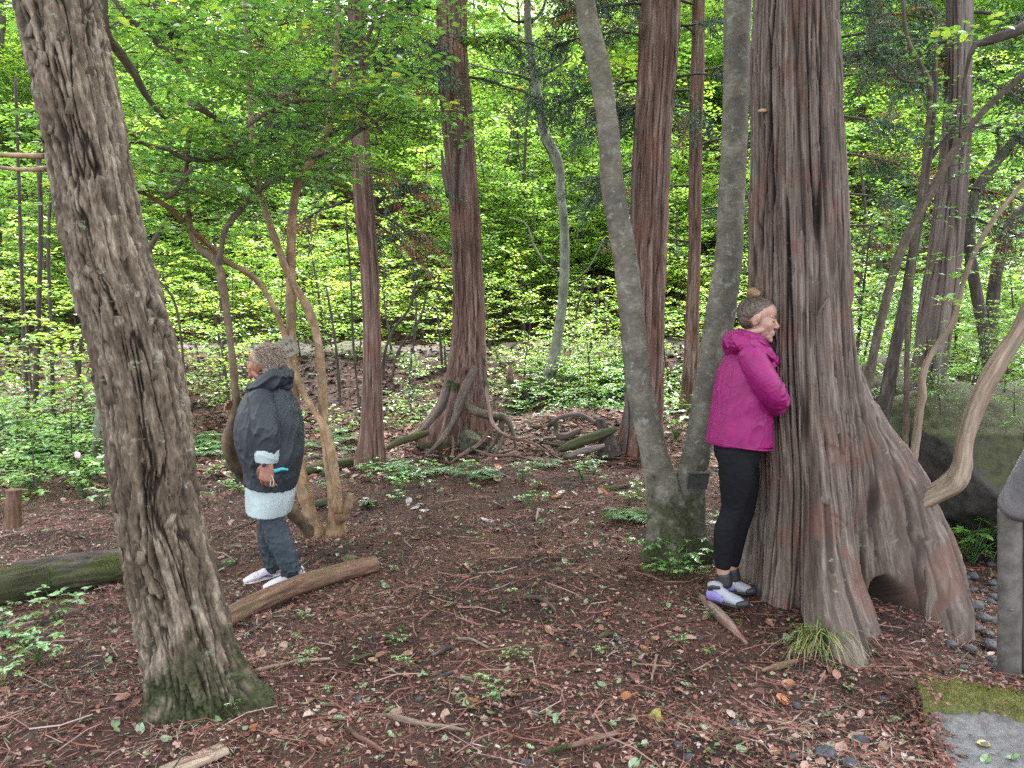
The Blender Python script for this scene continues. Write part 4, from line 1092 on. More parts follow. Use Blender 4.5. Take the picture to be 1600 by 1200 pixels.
# thin dark bare saplings on the left bank
for k, (lst, d) in enumerate([([(55, 650, 10), (60, 500, 8), (64, 350, 7), (60, 200, 6), (66, 60, 5)], 10.5), ([(78, 660, 7), (80, 520, 6), (76, 380, 5), (84, 240, 4)], 11), ([(38, 640, 7), (36, 480, 6), (30, 300, 5), (24, 120, 4)], 11.5),
                              ([(296, 690, 5), (286, 560, 4), (272, 470, 4), (230, 420, 3)], 9.5), ([(130, 640, 6), (118, 560, 5), (104, 520, 4)], 10.5), ([(152, 700, 14), (156, 640, 13), (164, 590, 10), (172, 520, 8)], 8.6),
                              ([(600, 560, 5), (612, 520, 4), (640, 480, 4), (650, 440, 3)], 13), ([(610, 600, 5), (622, 550, 4), (655, 500, 4), (668, 455, 3)], 13), ([(640, 590, 4), (646, 540, 4), (652, 470, 3)], 12.5),
                              ([(560, 620, 4), (552, 540, 4), (548, 440, 3), (540, 330, 3)], 11), ([(350, 640, 10), (352, 560, 9), (346, 470, 7), (336, 380, 5)], 12), ([(530, 600, 5), (522, 520, 4), (510, 450, 3)], 12),
                              ([(230, 420, 9), (240, 380, 8), (262, 340, 6)], 12), ([(690, 560, 4), (684, 480, 4), (690, 420, 3)], 14), ([(920, 560, 4), (930, 500, 4), (938, 430, 3)], 14), ([(905, 560, 4), (900, 500, 4), (912, 440, 3)], 14.5),
                              ([(1135, 640, 5), (1128, 520, 4), (1120, 400, 4)], 12), ([(815, 560, 5), (818, 400, 5), (820, 250, 4), (826, 150, 4)], 19), ([(1340, 560, 6), (1345, 440, 5), (1352, 330, 4), (1340, 230, 3)], 14), ([(1385, 560, 6), (1376, 430, 5), (1384, 300, 4)], 15)]):
    a = lst[0]
    gx_ = (a[0] - 800) / F_PX * d
    rw = pxrows(lst, d)
    rw = [(gx_, d, gz(gx_, d) - 0.1, rw[0][3] * 1.1)] + [r for r in rw if r[2] > gz(gx_, d) + 0.15]
    left = a[0] < 700
    o = link('bare_sapling', tube_mesh('bare_sapling', rw, B_PALE if k == 5 else B_DARK, 7, 18, disp=dor, seed=k + 300))
    if k == 5:
        tag(o, 'pale mottled young trunk just left of the leaning furrowed trunk', 'sapling')
    else:
        tag(o, 'thin dark bare stem on the bank, ' + band(a[0]), 'sapling', 'bare stems ' + band(a[0]))

# ------------------------------------------------------------------ ferns, seedlings, grass (prototypes, then copies)
def fern_proto(seed, nf, L):
    rng = np.random.default_rng(seed)
    e = thing('fern', None, None)
    ac, wd = Acc(), Acc()
    for k in range(nf):
        a = k * 6.28 / nf + rng.normal(0, 0.25)
        l = L * rng.uniform(0.75, 1.15)
        d = np.array([math.cos(a), math.sin(a), 0])
        n = 22
        t = np.linspace(0, 1, n)
        pts = d[None] * (t * l * 0.85)[:, None] + np.array([0, 0, 1.0])[None] * (l * (0.75 * t - 0.62 * t ** 2.2))[:, None]
        wd.tube([(*q, 0.003 * (1 - 0.7 * i / n)) for i, q in enumerate(pts)], nth=3, ns=n, caps=False)
        side = np.array([-d[1], d[0], 0])
        for sg in (-1, 1):
            tt = t[3:]
            w = l * 0.30 * np.sin(PI * np.clip(tt * 0.92 + 0.08, 0, 1)) ** 0.8
            D = side[None] * sg + d[None] * 0.45 + np.array([0, 0, -0.12])[None] + rng.normal(0, 0.06, (len(tt), 3))
            leaves(ac, pts[3:], D, np.tile([0, 0, 1.0], (len(tt), 1)) + rng.normal(0, 0.1, (len(tt), 3)), w, l * 0.045, np.clip(0.5 + rng.normal(0, 0.15, len(tt)), 0, 1), LEAF8)
    part('fronds', ac.mesh('fronds', L_FERN, smooth=False), e)
    part('stalks', wd.mesh('stalks', L_FERN), e)
    return e
def seedling_proto(seed, n, leaf, h):
    rng = np.random.default_rng(seed)
    e = thing('seedling', None, None)
    ac, wd = Acc(), Acc()
    for k in range(n):
        a = rng.uniform(0, 6.28)
        r, hh = h * rng.uniform(0.15, 0.9), h * rng.uniform(0.45, 1.0)
        tip = np.array([math.cos(a) * r, math.sin(a) * r, hh])
        wd.tube([(0, 0, -0.01, 0.0025), (*(tip * np.array([0.4, 0.4, 0.6])), 0.002), (*tip, 0.001)], nth=3, ns=4, caps=False)
        m = rng.integers(3, 6)
        az = rng.uniform(0, 6.28) + np.arange(m) * 6.28 / m
        D = np.stack([np.cos(az), np.sin(az), np.full(m, 0.05)], 1) + rng.normal(0, 0.12, (m, 3))
        s_ = leaf * rng.uniform(0.7, 1.2, m)
        leaves(ac, np.tile(tip, (m, 1)), D, np.tile([0, 0, 1.0], (m, 1)) + rng.normal(0, 0.25, (m, 3)), s_, s_ * 0.62, np.clip(rng.normal(0.5, 0.17, m), 0, 1), LEAF8)
    part('leaves', ac.mesh('leaves', L_NEAR, smooth=False), e)
    part('stem', wd.mesh('stem', L_FERN), e)
    return e
ferns = [fern_proto(s, n, l) for s, n, l in ((301, 7, 0.42), (302, 8, 0.34), (303, 5, 0.5))]
seeds = [seedling_proto(s, n, l, h) for s, n, l, h in ((311, 6, 0.04, 0.10), (312, 10, 0.045, 0.14), (313, 3, 0.05, 0.10), (314, 14, 0.05, 0.22))]
def scatter(protos_, spots, name, label, cat, group, smin=0.8, smax=1.2):
    for k, (px, py) in enumerate(spots):
        p = G(px, py)
        pr = protos_[k % len(protos_)]
        s = rng.uniform(smin, smax)
        if pr.name not in used:
            used.add(pr.name)
            pr.location, pr.rotation_euler, pr.scale = p, (0, 0, rng.uniform(0, 6.28)), (s,) * 3
            pr['label'], pr['group'], pr['category'] = label, group, cat
        else:
            o = copy_tree(pr, p, rng.uniform(0, 6.28), s, label, group)
            o['category'] = cat
def cloud(n, x0, x1, y0, y1):
    return [(rng.uniform(x0, x1), rng.uniform(y0, y1)) for _ in range(n)]
scatter(ferns, [(985, 815), (1010, 812)], 'fern', 'green fern at the left foot of the forked grey tree', 'fern', 'ferns at the forked tree', 0.7, 0.9)
scatter(ferns, cloud(26, -40, 240, 655, 745) + [(322, 700), (300, 690), (345, 705), (318, 716), (290, 700)], 'fern', 'dark green fern on the slope at the left of the photo', 'fern', 'ferns at the left', 0.8, 1.3)
scatter(ferns, [(540, 690), (550, 705), (500, 700), (520, 680), (810, 640), (830, 635), (800, 650), (620, 750), (600, 735), (650, 745), (700, 740), (735, 745), (760, 750), (850, 730)], 'fern', 'low fern growing round the slim cedar and the root mound', 'fern', 'ferns round the middle cedars', 0.55, 0.9)
scatter(ferns, [(1350, 650), (1370, 680), (1340, 600), (1330, 570), (1540, 640), (1590, 660)], 'fern', 'fern in the shade behind the giant cedar at the right', 'fern', 'ferns behind the giant cedar', 0.8, 1.2)
scatter(seeds, cloud(46, -20, 240, 640, 800), 'seedling', 'green leafy seedling on the damp slope left of the furrowed trunk', 'seedling', 'seedlings at the left', 1.0, 2.0)
scatter(seeds, [(20, 960), (40, 1010), (15, 1050), (60, 1040), (85, 1030), (10, 1000), (45, 980), (90, 975), (5, 1075)], 'seedling', 'bright three-leaved seedling at the left edge near the furrowed trunk', 'seedling', 'seedlings at the left edge', 0.6, 0.95)
scatter(seeds, cloud(30, 300, 520, 715, 790) + cloud(12, 560, 720, 740, 800), 'seedling', 'small green seedling on the litter around the orange stems', 'seedling', 'seedlings round the orange stems', 0.6, 1.1)
scatter(seeds, cloud(26, 540, 1000, 700, 800), 'seedling', 'small seedling in the middle of the clearing', 'seedling', 'seedlings in the clearing', 0.6, 1.0)
scatter(seeds, [(1045, 900), (1060, 905), (1030, 890), (1075, 898), (1010, 900), (1090, 905), (1050, 880), (1020, 880), (1400, 680), (1130, 840), (1145, 850)], 'seedling', 'small leafy plant at the foot of the forked grey tree', 'seedling', 'plants at the forked tree', 0.7, 1.1)
scatter(seeds, [(1500, 870), (1530, 860), (1480, 850), (1520, 880), (1550, 880), (1470, 835), (1460, 850), (1510, 845)], 'seedling', 'yellow-green leafy shoot in the shade under the boulder', 'seedling', 'shoots under the boulder', 1.2, 1.8)
scatter(seeds, cloud(26, 800, 1000, 585, 640) + cloud(12, 1040, 1160, 560, 700), 'seedling', 'leafy green plant on the bank by the shaggy cedar', 'seedling', 'plants on the middle bank', 1.6, 2.8)
scatter(seeds, cloud(36, 330, 1150, 800, 1120), 'seedling', 'tiny seedling in the open litter of the foreground', 'seedling', 'foreground seedlings', 0.22, 0.45)

ac = Acc()
rng = np.random.default_rng(3)
gp = P(1278, 1000, 3.62)
tuft = thing('grass_tuft', 'tuft of arching green and straw-tipped grass on the near root of the giant cedar', 'grass tuft', tuple(gp))
for k in range(260):
    a = rng.uniform(0, 6.28)
    L = rng.uniform(0.10, 0.21)
    o0 = np.array([rng.normal(0, 0.045), rng.normal(0, 0.02), rng.uniform(-0.05, 0.05)]) + np.array(gp)
    d = np.array([math.cos(a), math.sin(a) - 0.35, 0])
    w = 0.0022
    sd = unit(np.cross(unit(d), [0, 0, 1])) * w
    pts = [o0 + d * L * t + np.array([0, 0, L * (1.1 * t - 1.35 * t * t)]) for t in (0, 0.3, 0.6, 1.0)]
    Vv = np.vstack([pts[0] - sd, pts[0] + sd, pts[1] - sd, pts[1] + sd, pts[2] - sd * 0.8, pts[2] + sd * 0.8, pts[3]])
    c = rng.uniform(0.1, 0.7) + (0.5 if rng.random() < 0.2 else 0)
    ac.add(Vv, [np.array([[0, 1, 3], [0, 3, 2], [2, 3, 5], [2, 5, 4], [4, 5, 6]])], np.clip(np.array([c, c, c, c, c + 0.15, c + 0.15, c + 0.4]), 0, 1))
part('blades', ac.mesh('blades', L_GRASS, smooth=False), tuft)

# ------------------------------------------------------------------ unseen leaf masses over the frame, added to shade the clearing and bank
L_SHADE = leafmat('shade_canopy_leaves', [(0.0, (0.03, 0.09, 0.03)), (0.6, (0.08, 0.18, 0.045)), (1.0, (0.14, 0.26, 0.05))], trans=0.4, gloss=0.05)
def shade_canopy(e, cx_, cy_, z0, z1, rad, n, seed, leaf=0.20):
    rg = np.random.default_rng(seed)
    u = rg.normal(0, 1, (n, 3))
    u /= np.linalg.norm(u, axis=1)[:, None]
    r_ = rg.random(n) ** 0.45
    Pn = np.array([cx_, cy_, (z0 + z1) / 2]) + u * r_[:, None] * np.array([rad, rad, (z1 - z0) / 2])
    k = fbm(Pn[:, 0] * 0.9, Pn[:, 1] * 0.9, Pn[:, 2] * 0.9, 2, seed)
    Pn = Pn[k > -0.15]
    # keep clear of the view
    Pn = Pn[Pn[:, 2] > 1.6 + 0.47 * np.maximum(Pn[:, 1], 0) + 0.25]
    n = len(Pn)
    ac = Acc()
    leaves(ac, Pn, rg.normal(0, 1, (n, 3)) * np.array([1, 1, 0.3]), np.array([0, 0, 1.0]) + rg.normal(0, 0.5, (n, 3)), leaf * rg.uniform(0.6, 1.4, n), leaf * 0.6, np.clip(rg.normal(0.5, 0.2, n), 0, 1))
    part('crown', ac.mesh('crown', L_SHADE, smooth=False), e)  # added leaf mass, never in view, there to block skylight
shade_canopy(t1, -2.4, 0.2, 4.4, 8.5, 3.0, 4500, 1)
shade_canopy(t2, 2.2, 2.6, 5.0, 9.5, 3.0, 5000, 2)
shade_canopy(t3, 0.9, 4.0, 5.2, 9.0, 2.4, 2600, 3)
shade_canopy(cedars['thin_left'], -1.8, 8.4, 6.5, 11, 2.4, 3500, 4)
shade_canopy(e6, -0.7, 8.6, 7, 12, 2.8, 5000, 5)
shade_canopy(cedars['right_pair'], 1.8, 8.2, 7, 12, 2.8, 5000, 6)
shade_canopy(cedars['right_back'], 4.2, 6.0, 6, 11, 3.0, 5000, 7)
shade_canopy(t9, 0.6, 13.2, 8.3, 13, 4.2, 6000, 8, 0.24)
shade_canopy(cedars['thin_mid'], 5.5, 12.5, 8.3, 13, 3.8, 5000, 9, 0.24)
shade_canopy(cedars['thin_left'], -5.2, 12.8, 8.3, 13, 4.4, 11000, 10, 0.24)
# ================================================================== PEOPLE
class Blob:
    """overlapping soft shapes fused into one continuous skin by a voxel remesh"""
    def __init__(s):
        s.bm = bmesh.new()
    def ell(s, c, r, rot=None, M=None):
        m = Matrix.Translation(Vector(c)) @ ((rot.to_matrix().to_4x4() if rot else Matrix())) @ Matrix.Diagonal((*r, 1))
        if M:
            m = M @ m
        bmesh.ops.create_icosphere(s.bm, subdivisions=4, radius=1, matrix=m)
    def loft(s, pts, rad, up=(0, 0, 1), M=None, n=20, round_ends=True, cut=''):
        """pts with radii (side, up) or a single radius"""
        pts = [Vector(p) for p in pts]
        if M:
            pts = [M @ p for p in pts]
            up = M.to_3x3() @ Vector(up)
        rr = [(q, q) if not isinstance(q, tuple) else q for q in rad]
        A = np.array([(*p, *q) for p, q in zip(pts, rr)])
        B = resample(A, max(8, len(pts) * 5))
        c, r = B[:, :3], B[:, 3:]
        t = np.gradient(c, axis=0)
        t /= np.linalg.norm(t, axis=1)[:, None] + 1e-9
        if round_ends:
            k = min(r[0]) * 0.6, min(r[-1]) * 0.6
            c = np.vstack([c[0] - t[0] * k[0] * 0.9, c[0] - t[0] * k[0] * 0.6, c, c[-1] + t[-1] * k[1] * 0.6, c[-1] + t[-1] * k[1] * 0.9])
            r = np.vstack([r[0] * 0.35, r[0] * 0.8, r, r[-1] * 0.8, r[-1] * 0.35])
            t = np.vstack([t[0], t[0], t, t[-1], t[-1]])
            if cut == 'start':
                c, r, t = c[2:], r[2:], t[2:]
            if cut == 'end':
                c, r, t = c[:-2], r[:-2], t[:-2]
        up = np.asarray(up, float)
        rings = []
        for i in range(len(c)):
            u = up - t[i] * (up @ t[i])
            u = unit(u) if np.linalg.norm(u) > 0.05 else unit(np.cross(t[i], [0, 1, 0]))
            sd = np.cross(t[i], u)
            rings.append([s.bm.verts.new(c[i] + sd * math.cos(a) * r[i, 0] + u * math.sin(a) * r[i, 1]) for a in np.arange(n) / n * 2 * PI])
        for a, b in zip(rings, rings[1:]):
            for k in range(n):
                s.bm.faces.new((a[k], a[(k + 1) % n], b[(k + 1) % n], b[k]))
        s.bm.faces.new(rings[0][::-1])
        s.bm.faces.new(rings[-1])
    def build(s, name, mat, parent, voxel=0.006, smooth=4, disp=None, attr=None):
        bmesh.ops.recalc_face_normals(s.bm, faces=s.bm.faces)
        me = bpy.data.meshes.new('tmp')
        s.bm.to_mesh(me)
        s.bm.free()
        o = bpy.data.objects.new('tmp', me)
        C.objects.link(o)
        md = o.modifiers.new('r', 'REMESH')
        md.mode = 'VOXEL'
        md.voxel_size = voxel
        md.adaptivity = 0
        if smooth:
            m2 = o.modifiers.new('s', 'SMOOTH')
            m2.iterations = smooth
            m2.factor = 0.5
        dg = bpy.context.evaluated_depsgraph_get()
        me2 = bpy.data.meshes.new_from_object(o.evaluated_get(dg), depsgraph=dg)
        bpy.data.objects.remove(o)
        bpy.data.meshes.remove(me)
        me2.name = name
        n = len(me2.vertices)
        co = np.zeros(n * 3, np.float32)
        me2.vertices.foreach_get('co', co)
        co = co.reshape(-1, 3).astype(float)
        if disp:
            no = np.zeros(n * 3, np.float32)
            me2.vertices.foreach_get('normal', no)
            no = no.reshape(-1, 3)
            co = co + no * disp(co, no)[:, None]
            me2.vertices.foreach_set('co', co.astype(np.float32).ravel())
        me2.polygons.foreach_set('use_smooth', np.ones(len(me2.polygons), bool))
        me2.materials.clear()
        me2.materials.append(mat)
        me2.update()
        return link(name, me2, parent)

def head_shapes(b, M):
    """head in local axes: x forward, y left, z up; face, nose, lips, brow, chin, ears, neck"""
    E = lambda c, r, rot=None: b.ell(c, r, rot, M)
    E((-0.014, 0, 0.034), (0.094, 0.073, 0.080))
    E((0.030, 0, 0.040), (0.058, 0.062, 0.060))
    E((0.034, 0, -0.012), (0.056, 0.058, 0.070))
    E((0.026, 0, -0.052), (0.052, 0.046, 0.044))
    E((0.062, 0, -0.080), (0.022, 0.024, 0.022))
    E((0.074, 0, -0.098), (0.013, 0.015, 0.012))
    for s in (-1, 1):
        E((0.070, s * 0.026, 0.017), (0.016, 0.024, 0.0065))       # brow
        E((0.050, s * 0.034, -0.022), (0.026, 0.022, 0.028))      # cheek
        E((0.0700, s * 0.029, 0.001), (0.0135, 0.0150, 0.0100))   # eyeball under its lid
        E((-0.004, s * 0.068, -0.008), (0.020, 0.008, 0.031), Euler((0, 0.2, s * 0.35)))
        E((0.000, s * 0.072, -0.006), (0.014, 0.007, 0.022), Euler((0, 0.2, s * 0.35)))
        E((0.088, s * 0.009, -0.030), (0.008, 0.006, 0.006))     # nostril wing
        E((0.005, s * 0.046, -0.062), (0.040, 0.014, 0.018), Euler((0, -0.35, 0)))   # jaw
    E((0.071, 0, -0.060), (0.0185, 0.024, 0.022))
    b.loft([(0.080, 0, 0.020), (0.089, 0, -0.003), (0.103, 0, -0.024), (0.095, 0, -0.033)], [0.007, 0.008, 0.0085, 0.007], (0, 1, 0), M, 14)
    b.loft([(0.076, -0.020, -0.057), (0.087, 0, -0.054), (0.076, 0.020, -0.057)], [0.005, 0.0075, 0.005], (0, 0, 1), M, 12)
    b.loft([(0.074, -0.018, -0.066), (0.085, 0, -0.067), (0.074, 0.018, -0.066)], [0.005, 0.008, 0.005], (0, 0, 1), M, 12)

def hand_shapes(b, wrist, fdir, palm_n, thumb_side, curl=0.5, sc_=1.0):
    """palm and five separate fingers; fdir where the fingers point, palm_n the side they curl to"""
    f = Vector(fdir).normalized()
    pn = Vector(palm_n)
    pn = (pn - f * pn.dot(f)).normalized()
    sd = f.cross(pn).normalized() * thumb_side
    w = Vector(wrist)
    s = sc_
    b.loft([w - f * 0.02 * s, w + f * 0.03 * s, w + f * 0.075 * s, w + f * 0.088 * s], [(0.024 * s, 0.018 * s), (0.034 * s, 0.017 * s), (0.040 * s, 0.015 * s), (0.036 * s, 0.011 * s)], pn, None, 18)
    for k, (off, L, r) in enumerate([(0.030, 0.072, 0.0086), (0.0105, 0.080, 0.0088), (-0.009, 0.074, 0.0084), (-0.0275, 0.058, 0.0074)]):
        p = w + f * 0.078 * s + sd * off * s
        pts, rad, ang = [p - f * 0.02 * s], [r * s], 0
        for seg, fr in enumerate((0.45, 0.30, 0.25)):
            ang += curl * (0.9, 1.0, 0.6)[seg]
            dd = f * math.cos(ang) + pn * math.sin(ang) + sd * (off * 2.2)
            pts.append(pts[-1] + dd.normalized() * (L * fr + (0.02 if seg == 0 else 0)) * s)
            rad.append(r * s * (1 - 0.1 * (seg + 1)))
        b.loft(pts, rad, sd, None, 10)
    p = w + f * 0.022 * s + sd * 0.026 * s
    d1_ = (f * 0.7 + sd * 0.65 + pn * 0.35).normalized()
    d2_ = (f * 0.85 + sd * 0.05 + pn * (0.4 + 0.4 * curl)).normalized()
    b.loft([p, p + d1_ * 0.032 * s, p + d1_ * 0.045 * s + d2_ * 0.022 * s, p + d1_ * 0.045 * s + d2_ * 0.045 * s], [0.012 * s, 0.011 * s, 0.0098 * s, 0.008 * s], pn, None, 12)

def skinmat(name, col, red):
    m, nt, out = newmat(name)
    tc = nd(nt, 'ShaderNodeTexCoord')
    no = nd(nt, 'ShaderNodeTexNoise', {'Vector': tc.outputs['Object'], 'Scale': 18.0, 'Detail': 5.0})
    c = ramp(nt, no.outputs[0], [(0.35, red), (0.62, col)])
    b = nd(nt, 'ShaderNodeBsdfPrincipled', {'Base Color': c, 'Roughness': 0.48, 'Subsurface Weight': 0.12, 'Subsurface Radius': (0.02, 0.008, 0.004), 'Subsurface Scale': 0.3})
    nt.links.new(b.outputs[0], out.inputs[0])
    return m
M_SKIN1 = skinmat('light_skin', (0.33, 0.20, 0.155), (0.29, 0.15, 0.115))
M_SKIN2 = skinmat('ruddy_skin', (0.30, 0.155, 0.11), (0.26, 0.11, 0.075))
M_LIP = plain('lips', (0.24, 0.10, 0.09), 0.5, 0, 60, 0.1)
M_BROW = plain('eyebrow_hair', (0.09, 0.055, 0.04), 0.8, 0, 200, 0.3)

def hairmat(name, cols, along='Z'):
    m, nt, out = newmat(name)
    tc = nd(nt, 'ShaderNodeTexCoord')
    mp = nd(nt, 'ShaderNodeMapping', {'Vector': tc.outputs['Object'], 'Scale': (40, 260, 260) if along == 'X' else (220, 220, 40)})
    no = nd(nt, 'ShaderNodeTexNoise', {'Vector': mp.outputs[0], 'Scale': 1.0, 'Detail': 4.0})
    c = ramp(nt, no.outputs[0], [(0.3, cols[0]), (0.5, cols[1]), (0.68, cols[2])])
    b = nd(nt, 'ShaderNodeBsdfPrincipled', {'Base Color': c, 'Roughness': 0.42, 'Anisotropic': 0.5})
    bp = nd(nt, 'ShaderNodeBump', {'Height': no.outputs[0], 'Strength': 0.9, 'Distance': 0.004})
    nt.links.new(bp.outputs[0], b.inputs['Normal'])
    nt.links.new(b.outputs[0], out.inputs[0])
    return m
M_HAIRW = hairmat('slicked_hair', [(0.018, 0.012, 0.009), (0.060, 0.040, 0.030), (0.15, 0.11, 0.085)], 'X')
M_BUN = hairmat('bun_hair', [(0.07, 0.04, 0.02), (0.17, 0.10, 0.055), (0.27, 0.18, 0.10)], 'X')
M_HAIRL = hairmat('short_hair', [(0.09, 0.062, 0.044), (0.27, 0.205, 0.155), (0.48, 0.41, 0.34)])

def cloth(name, col, rough=0.6, sheen=0.0, bump=0.0003, sc_=14, damp=None, spec=0.5):
    m, nt, out = newmat(name)
    tc = nd(nt, 'ShaderNodeTexCoord')
    no = nd(nt, 'ShaderNodeTexNoise', {'Vector': tc.outputs['Object'], 'Scale': sc_, 'Detail': 6.0, 'Roughness': 0.55, 'Distortion': 0.6})
    c = ramp(nt, no.outputs[0], [(0.42, damp or tuple(q * 0.85 for q in col)), (0.56, col)])
    wv = nd(nt, 'ShaderNodeTexNoise', {'Vector': tc.outputs['Object'], 'Scale': 350.0, 'Detail': 2.0})
    b = nd(nt, 'ShaderNodeBsdfPrincipled', {'Base Color': c, 'Roughness': rough, 'Sheen Weight': sheen, 'Specular IOR Level': spec})
    bp = nd(nt, 'ShaderNodeBump', {'Height': wv.outputs[0], 'Strength': 0.5, 'Distance': bump})
    nt.links.new(bp.outputs[0], b.inputs['Normal'])
    nt.links.new(b.outputs[0], out.inputs[0])
    return m
M_MAG = cloth('magenta_nylon', (0.215, 0.008, 0.105), 0.55, damp=(0.175, 0.006, 0.083), bump=0.00005, spec=0.3)
M_LEG = cloth('black_leggings', (0.006, 0.006, 0.009), 0.75, spec=0.15)
M_RAIN = cloth('dark_raincoat', (0.024, 0.031, 0.040), 0.6, damp=(0.017, 0.022, 0.030), sc_=8, spec=0.4)
M_LINER = cloth('pale_liner', (0.34, 0.41, 0.42), 0.55, damp=(0.31, 0.38, 0.395), bump=0.00005)
M_PANTS = cloth('slate_trousers', (0.034, 0.046, 0.058), 0.75, damp=(0.026, 0.036, 0.047), spec=0.3)
M_WHITE = cloth('white_shoe_mesh', (0.48, 0.45, 0.465), 0.6)
M_BLACK = cloth('black_rubber', (0.012, 0.012, 0.014), 0.55)
M_LILAC = cloth('lilac_shoe_mesh', (0.16, 0.135, 0.34), 0.5)
M_GREYM = cloth('grey_shoe_mesh', (0.26, 0.27, 0.31), 0.6)
M_PINK = cloth('pink_shoe_trim', (0.62, 0.27, 0.30), 0.5)
M_PURPLE = cloth('purple_trim', (0.12, 0.04, 0.30), 0.5)
M_TEAL = cloth('teal_fabric', (0.05, 0.42, 0.50), 0.6)

def ridged(co, dirs):
    """cloth folds: sum of sharp creases along given directions (dx, dy, dz, freq, amp, stretch, seed)"""
    h = 0
    for (dx, dy, dz, fq, amp, seed) in dirs:
        d = unit([dx, dy, dz])
        # coordinates compressed along the crease direction
        along = co @ d
        q = co - np.outer(along, d) * 0.88
        wq = q + 0.03 * np.stack([vn(co[:, 0] * 7, co[:, 1] * 7, co[:, 2] * 7, seed + 5)] * 3, 1)
        n = vn(wq[:, 0] * fq, wq[:, 1] * fq, wq[:, 2] * fq, seed)
        h = h + amp * ((1 - np.abs(n)) ** 3 - 0.35)
    return h

def frame_m(c, fwd, up=(0, 0, 1), s=1.0):
    f = Vector(fwd).normalized()
    u = Vector(up)
    u = (u - f * u.dot(f)).normalized()
    l = u.cross(f)
    m = Matrix(((f.x, l.x, u.x), (f.y, l.y, u.y), (f.z, l.z, u.z))).to_4x4()
    return Matrix.Translation(Vector(c)) @ m @ Matrix.Scale(s, 4)

def shoe(parent, heel, toe, up_mat, sole_mat, accents, h=1.0, w=1.0):
    heel, toe = Vector(heel), Vector(toe)
    L = (toe - heel).length
    f = (toe - heel).normalized()
    M = frame_m(heel, f)
    b = Blob()
    b.loft([(0.005, 0, 0.040 * h), (L * 0.15, 0, 0.050 * h), (L * 0.32, 0, 0.050 * h), (L * 0.5, 0, 0.042 * h), (L * 0.75, 0, 0.032), (L * 0.97, 0, 0.024)],
           [(0.028 * w, 0.036 * h), (0.034 * w, 0.046 * h), (0.036 * w, 0.044 * h), (0.041 * w, 0.034 * h), (0.044 * w, 0.026), (0.030 * w, 0.016)], (0, 0, 1), M)
    b.loft([(L * 0.16, 0, 0.06), (L * 0.14, 0, 0.10 * h)], [(0.033 * w, 0.042), (0.036 * w, 0.044)], (1, 0, 0), M)
    up = b.build('shoe', up_mat, parent, 0.004, 3, lambda co, no: 0.0012 * vn(co[:, 0] * 60, co[:, 1] * 60, co[:, 2] * 60, 4))
    b = Blob()
    b.loft([(-0.010, 0, 0.016), (L * 0.2, 0, 0.013), (L * 0.5, 0, 0.012), (L * 0.78, 0, 0.012), (L * 0.98, 0, 0.018)],
           [(0.030 * w, 0.014), (0.038 * w, 0.015), (0.041 * w, 0.013), (0.048 * w, 0.012), (0.030 * w, 0.010)], (0, 0, 1), M)
    b.build('sole', sole_mat, up, 0.004, 2)
    for (mt, pts, r) in accents:
        b = Blob()
        b.loft([(p[0] * L, p[1], p[2]) for p in pts], r, (0, 0, 1), M, 10)
        b.build('trim', mt, up, 0.003, 1)
    ac = Acc()
    for k in range(5):
        x = L * (0.36 + 0.07 * k)
        z = 0.088 * h - 0.010 * k
        ac.tube([(*(M @ Vector((x, -0.020, z - 0.006))), 0.0022), (*(M @ Vector((x + 0.008, 0, z))), 0.0025), (*(M @ Vector((x, 0.020, z - 0.006))), 0.0022)], nth=5, ns=6)
    part('laces', ac.mesh('laces', M_WHITE if up_mat is not M_WHITE else M_PINK), up)
    return up

# ------------------------------------------------------------------ woman in magenta hugging the cedar
D = 4.15
gW = gz(P(1135, 925, 4.1).x, 4.1)
w = thing('person', 'woman in magenta hooded jacket and black leggings leaning her face on the giant cedar', 'person', tuple(P(1140, 930, 4.12)))
b = Blob()
HM = frame_m(P(1184, 500, 4.10), (math.cos(R(-22)), math.sin(R(-22)), -0.10), (0.10, 0.10, 1), 1.05)
head_shapes(b, HM)
b.loft([P(1176, 512, 4.13), P(1170, 540, 4.14), P(1168, 560, 4.15)], [0.044, 0.048, 0.062], (1, 0, 0))
b.loft([P(1168, 552, 4.15), P(1166, 575, 4.15), P(1164, 620, 4.15), P(1158, 660, 4.15), P(1152, 695, 4.15)], [(0.13, 0.075), (0.175, 0.10), (0.14, 0.095), (0.135, 0.09), (0.165, 0.11)], (1, 0, 0))
# near arm, far arm
b.loft([P(1176, 556, 3.99), P(1194, 592, 3.95), P(1210, 624, 3.97)], [0.046, 0.042, 0.036], (1, 0, 0))
b.loft([P(1210, 624, 3.97), P(1200, 632, 4.10), P(1190, 630, 4.22)], [0.036, 0.033, 0.024], (0, 0, 1))
hand_shapes(b, P(1190, 630, 4.22), (0.10, 1, 0.25), (1, -0.1, 0), -1, 0.22, 0.92)
b.loft([P(1180, 556, 4.31), P(1200, 590, 4.50), P(1204, 604, 4.62)], [0.046, 0.040, 0.036], (1, 0, 0))
b.loft([P(1204, 604, 4.62), P(1220, 596, 4.72), P(1240, 588, 4.74)], [0.036, 0.031, 0.024], (0, 0, 1))
hand_shapes(b, P(1240, 588, 4.74), (1, -0.35, 0.15), (0, -1, 0), 1, 0.3, 0.92)
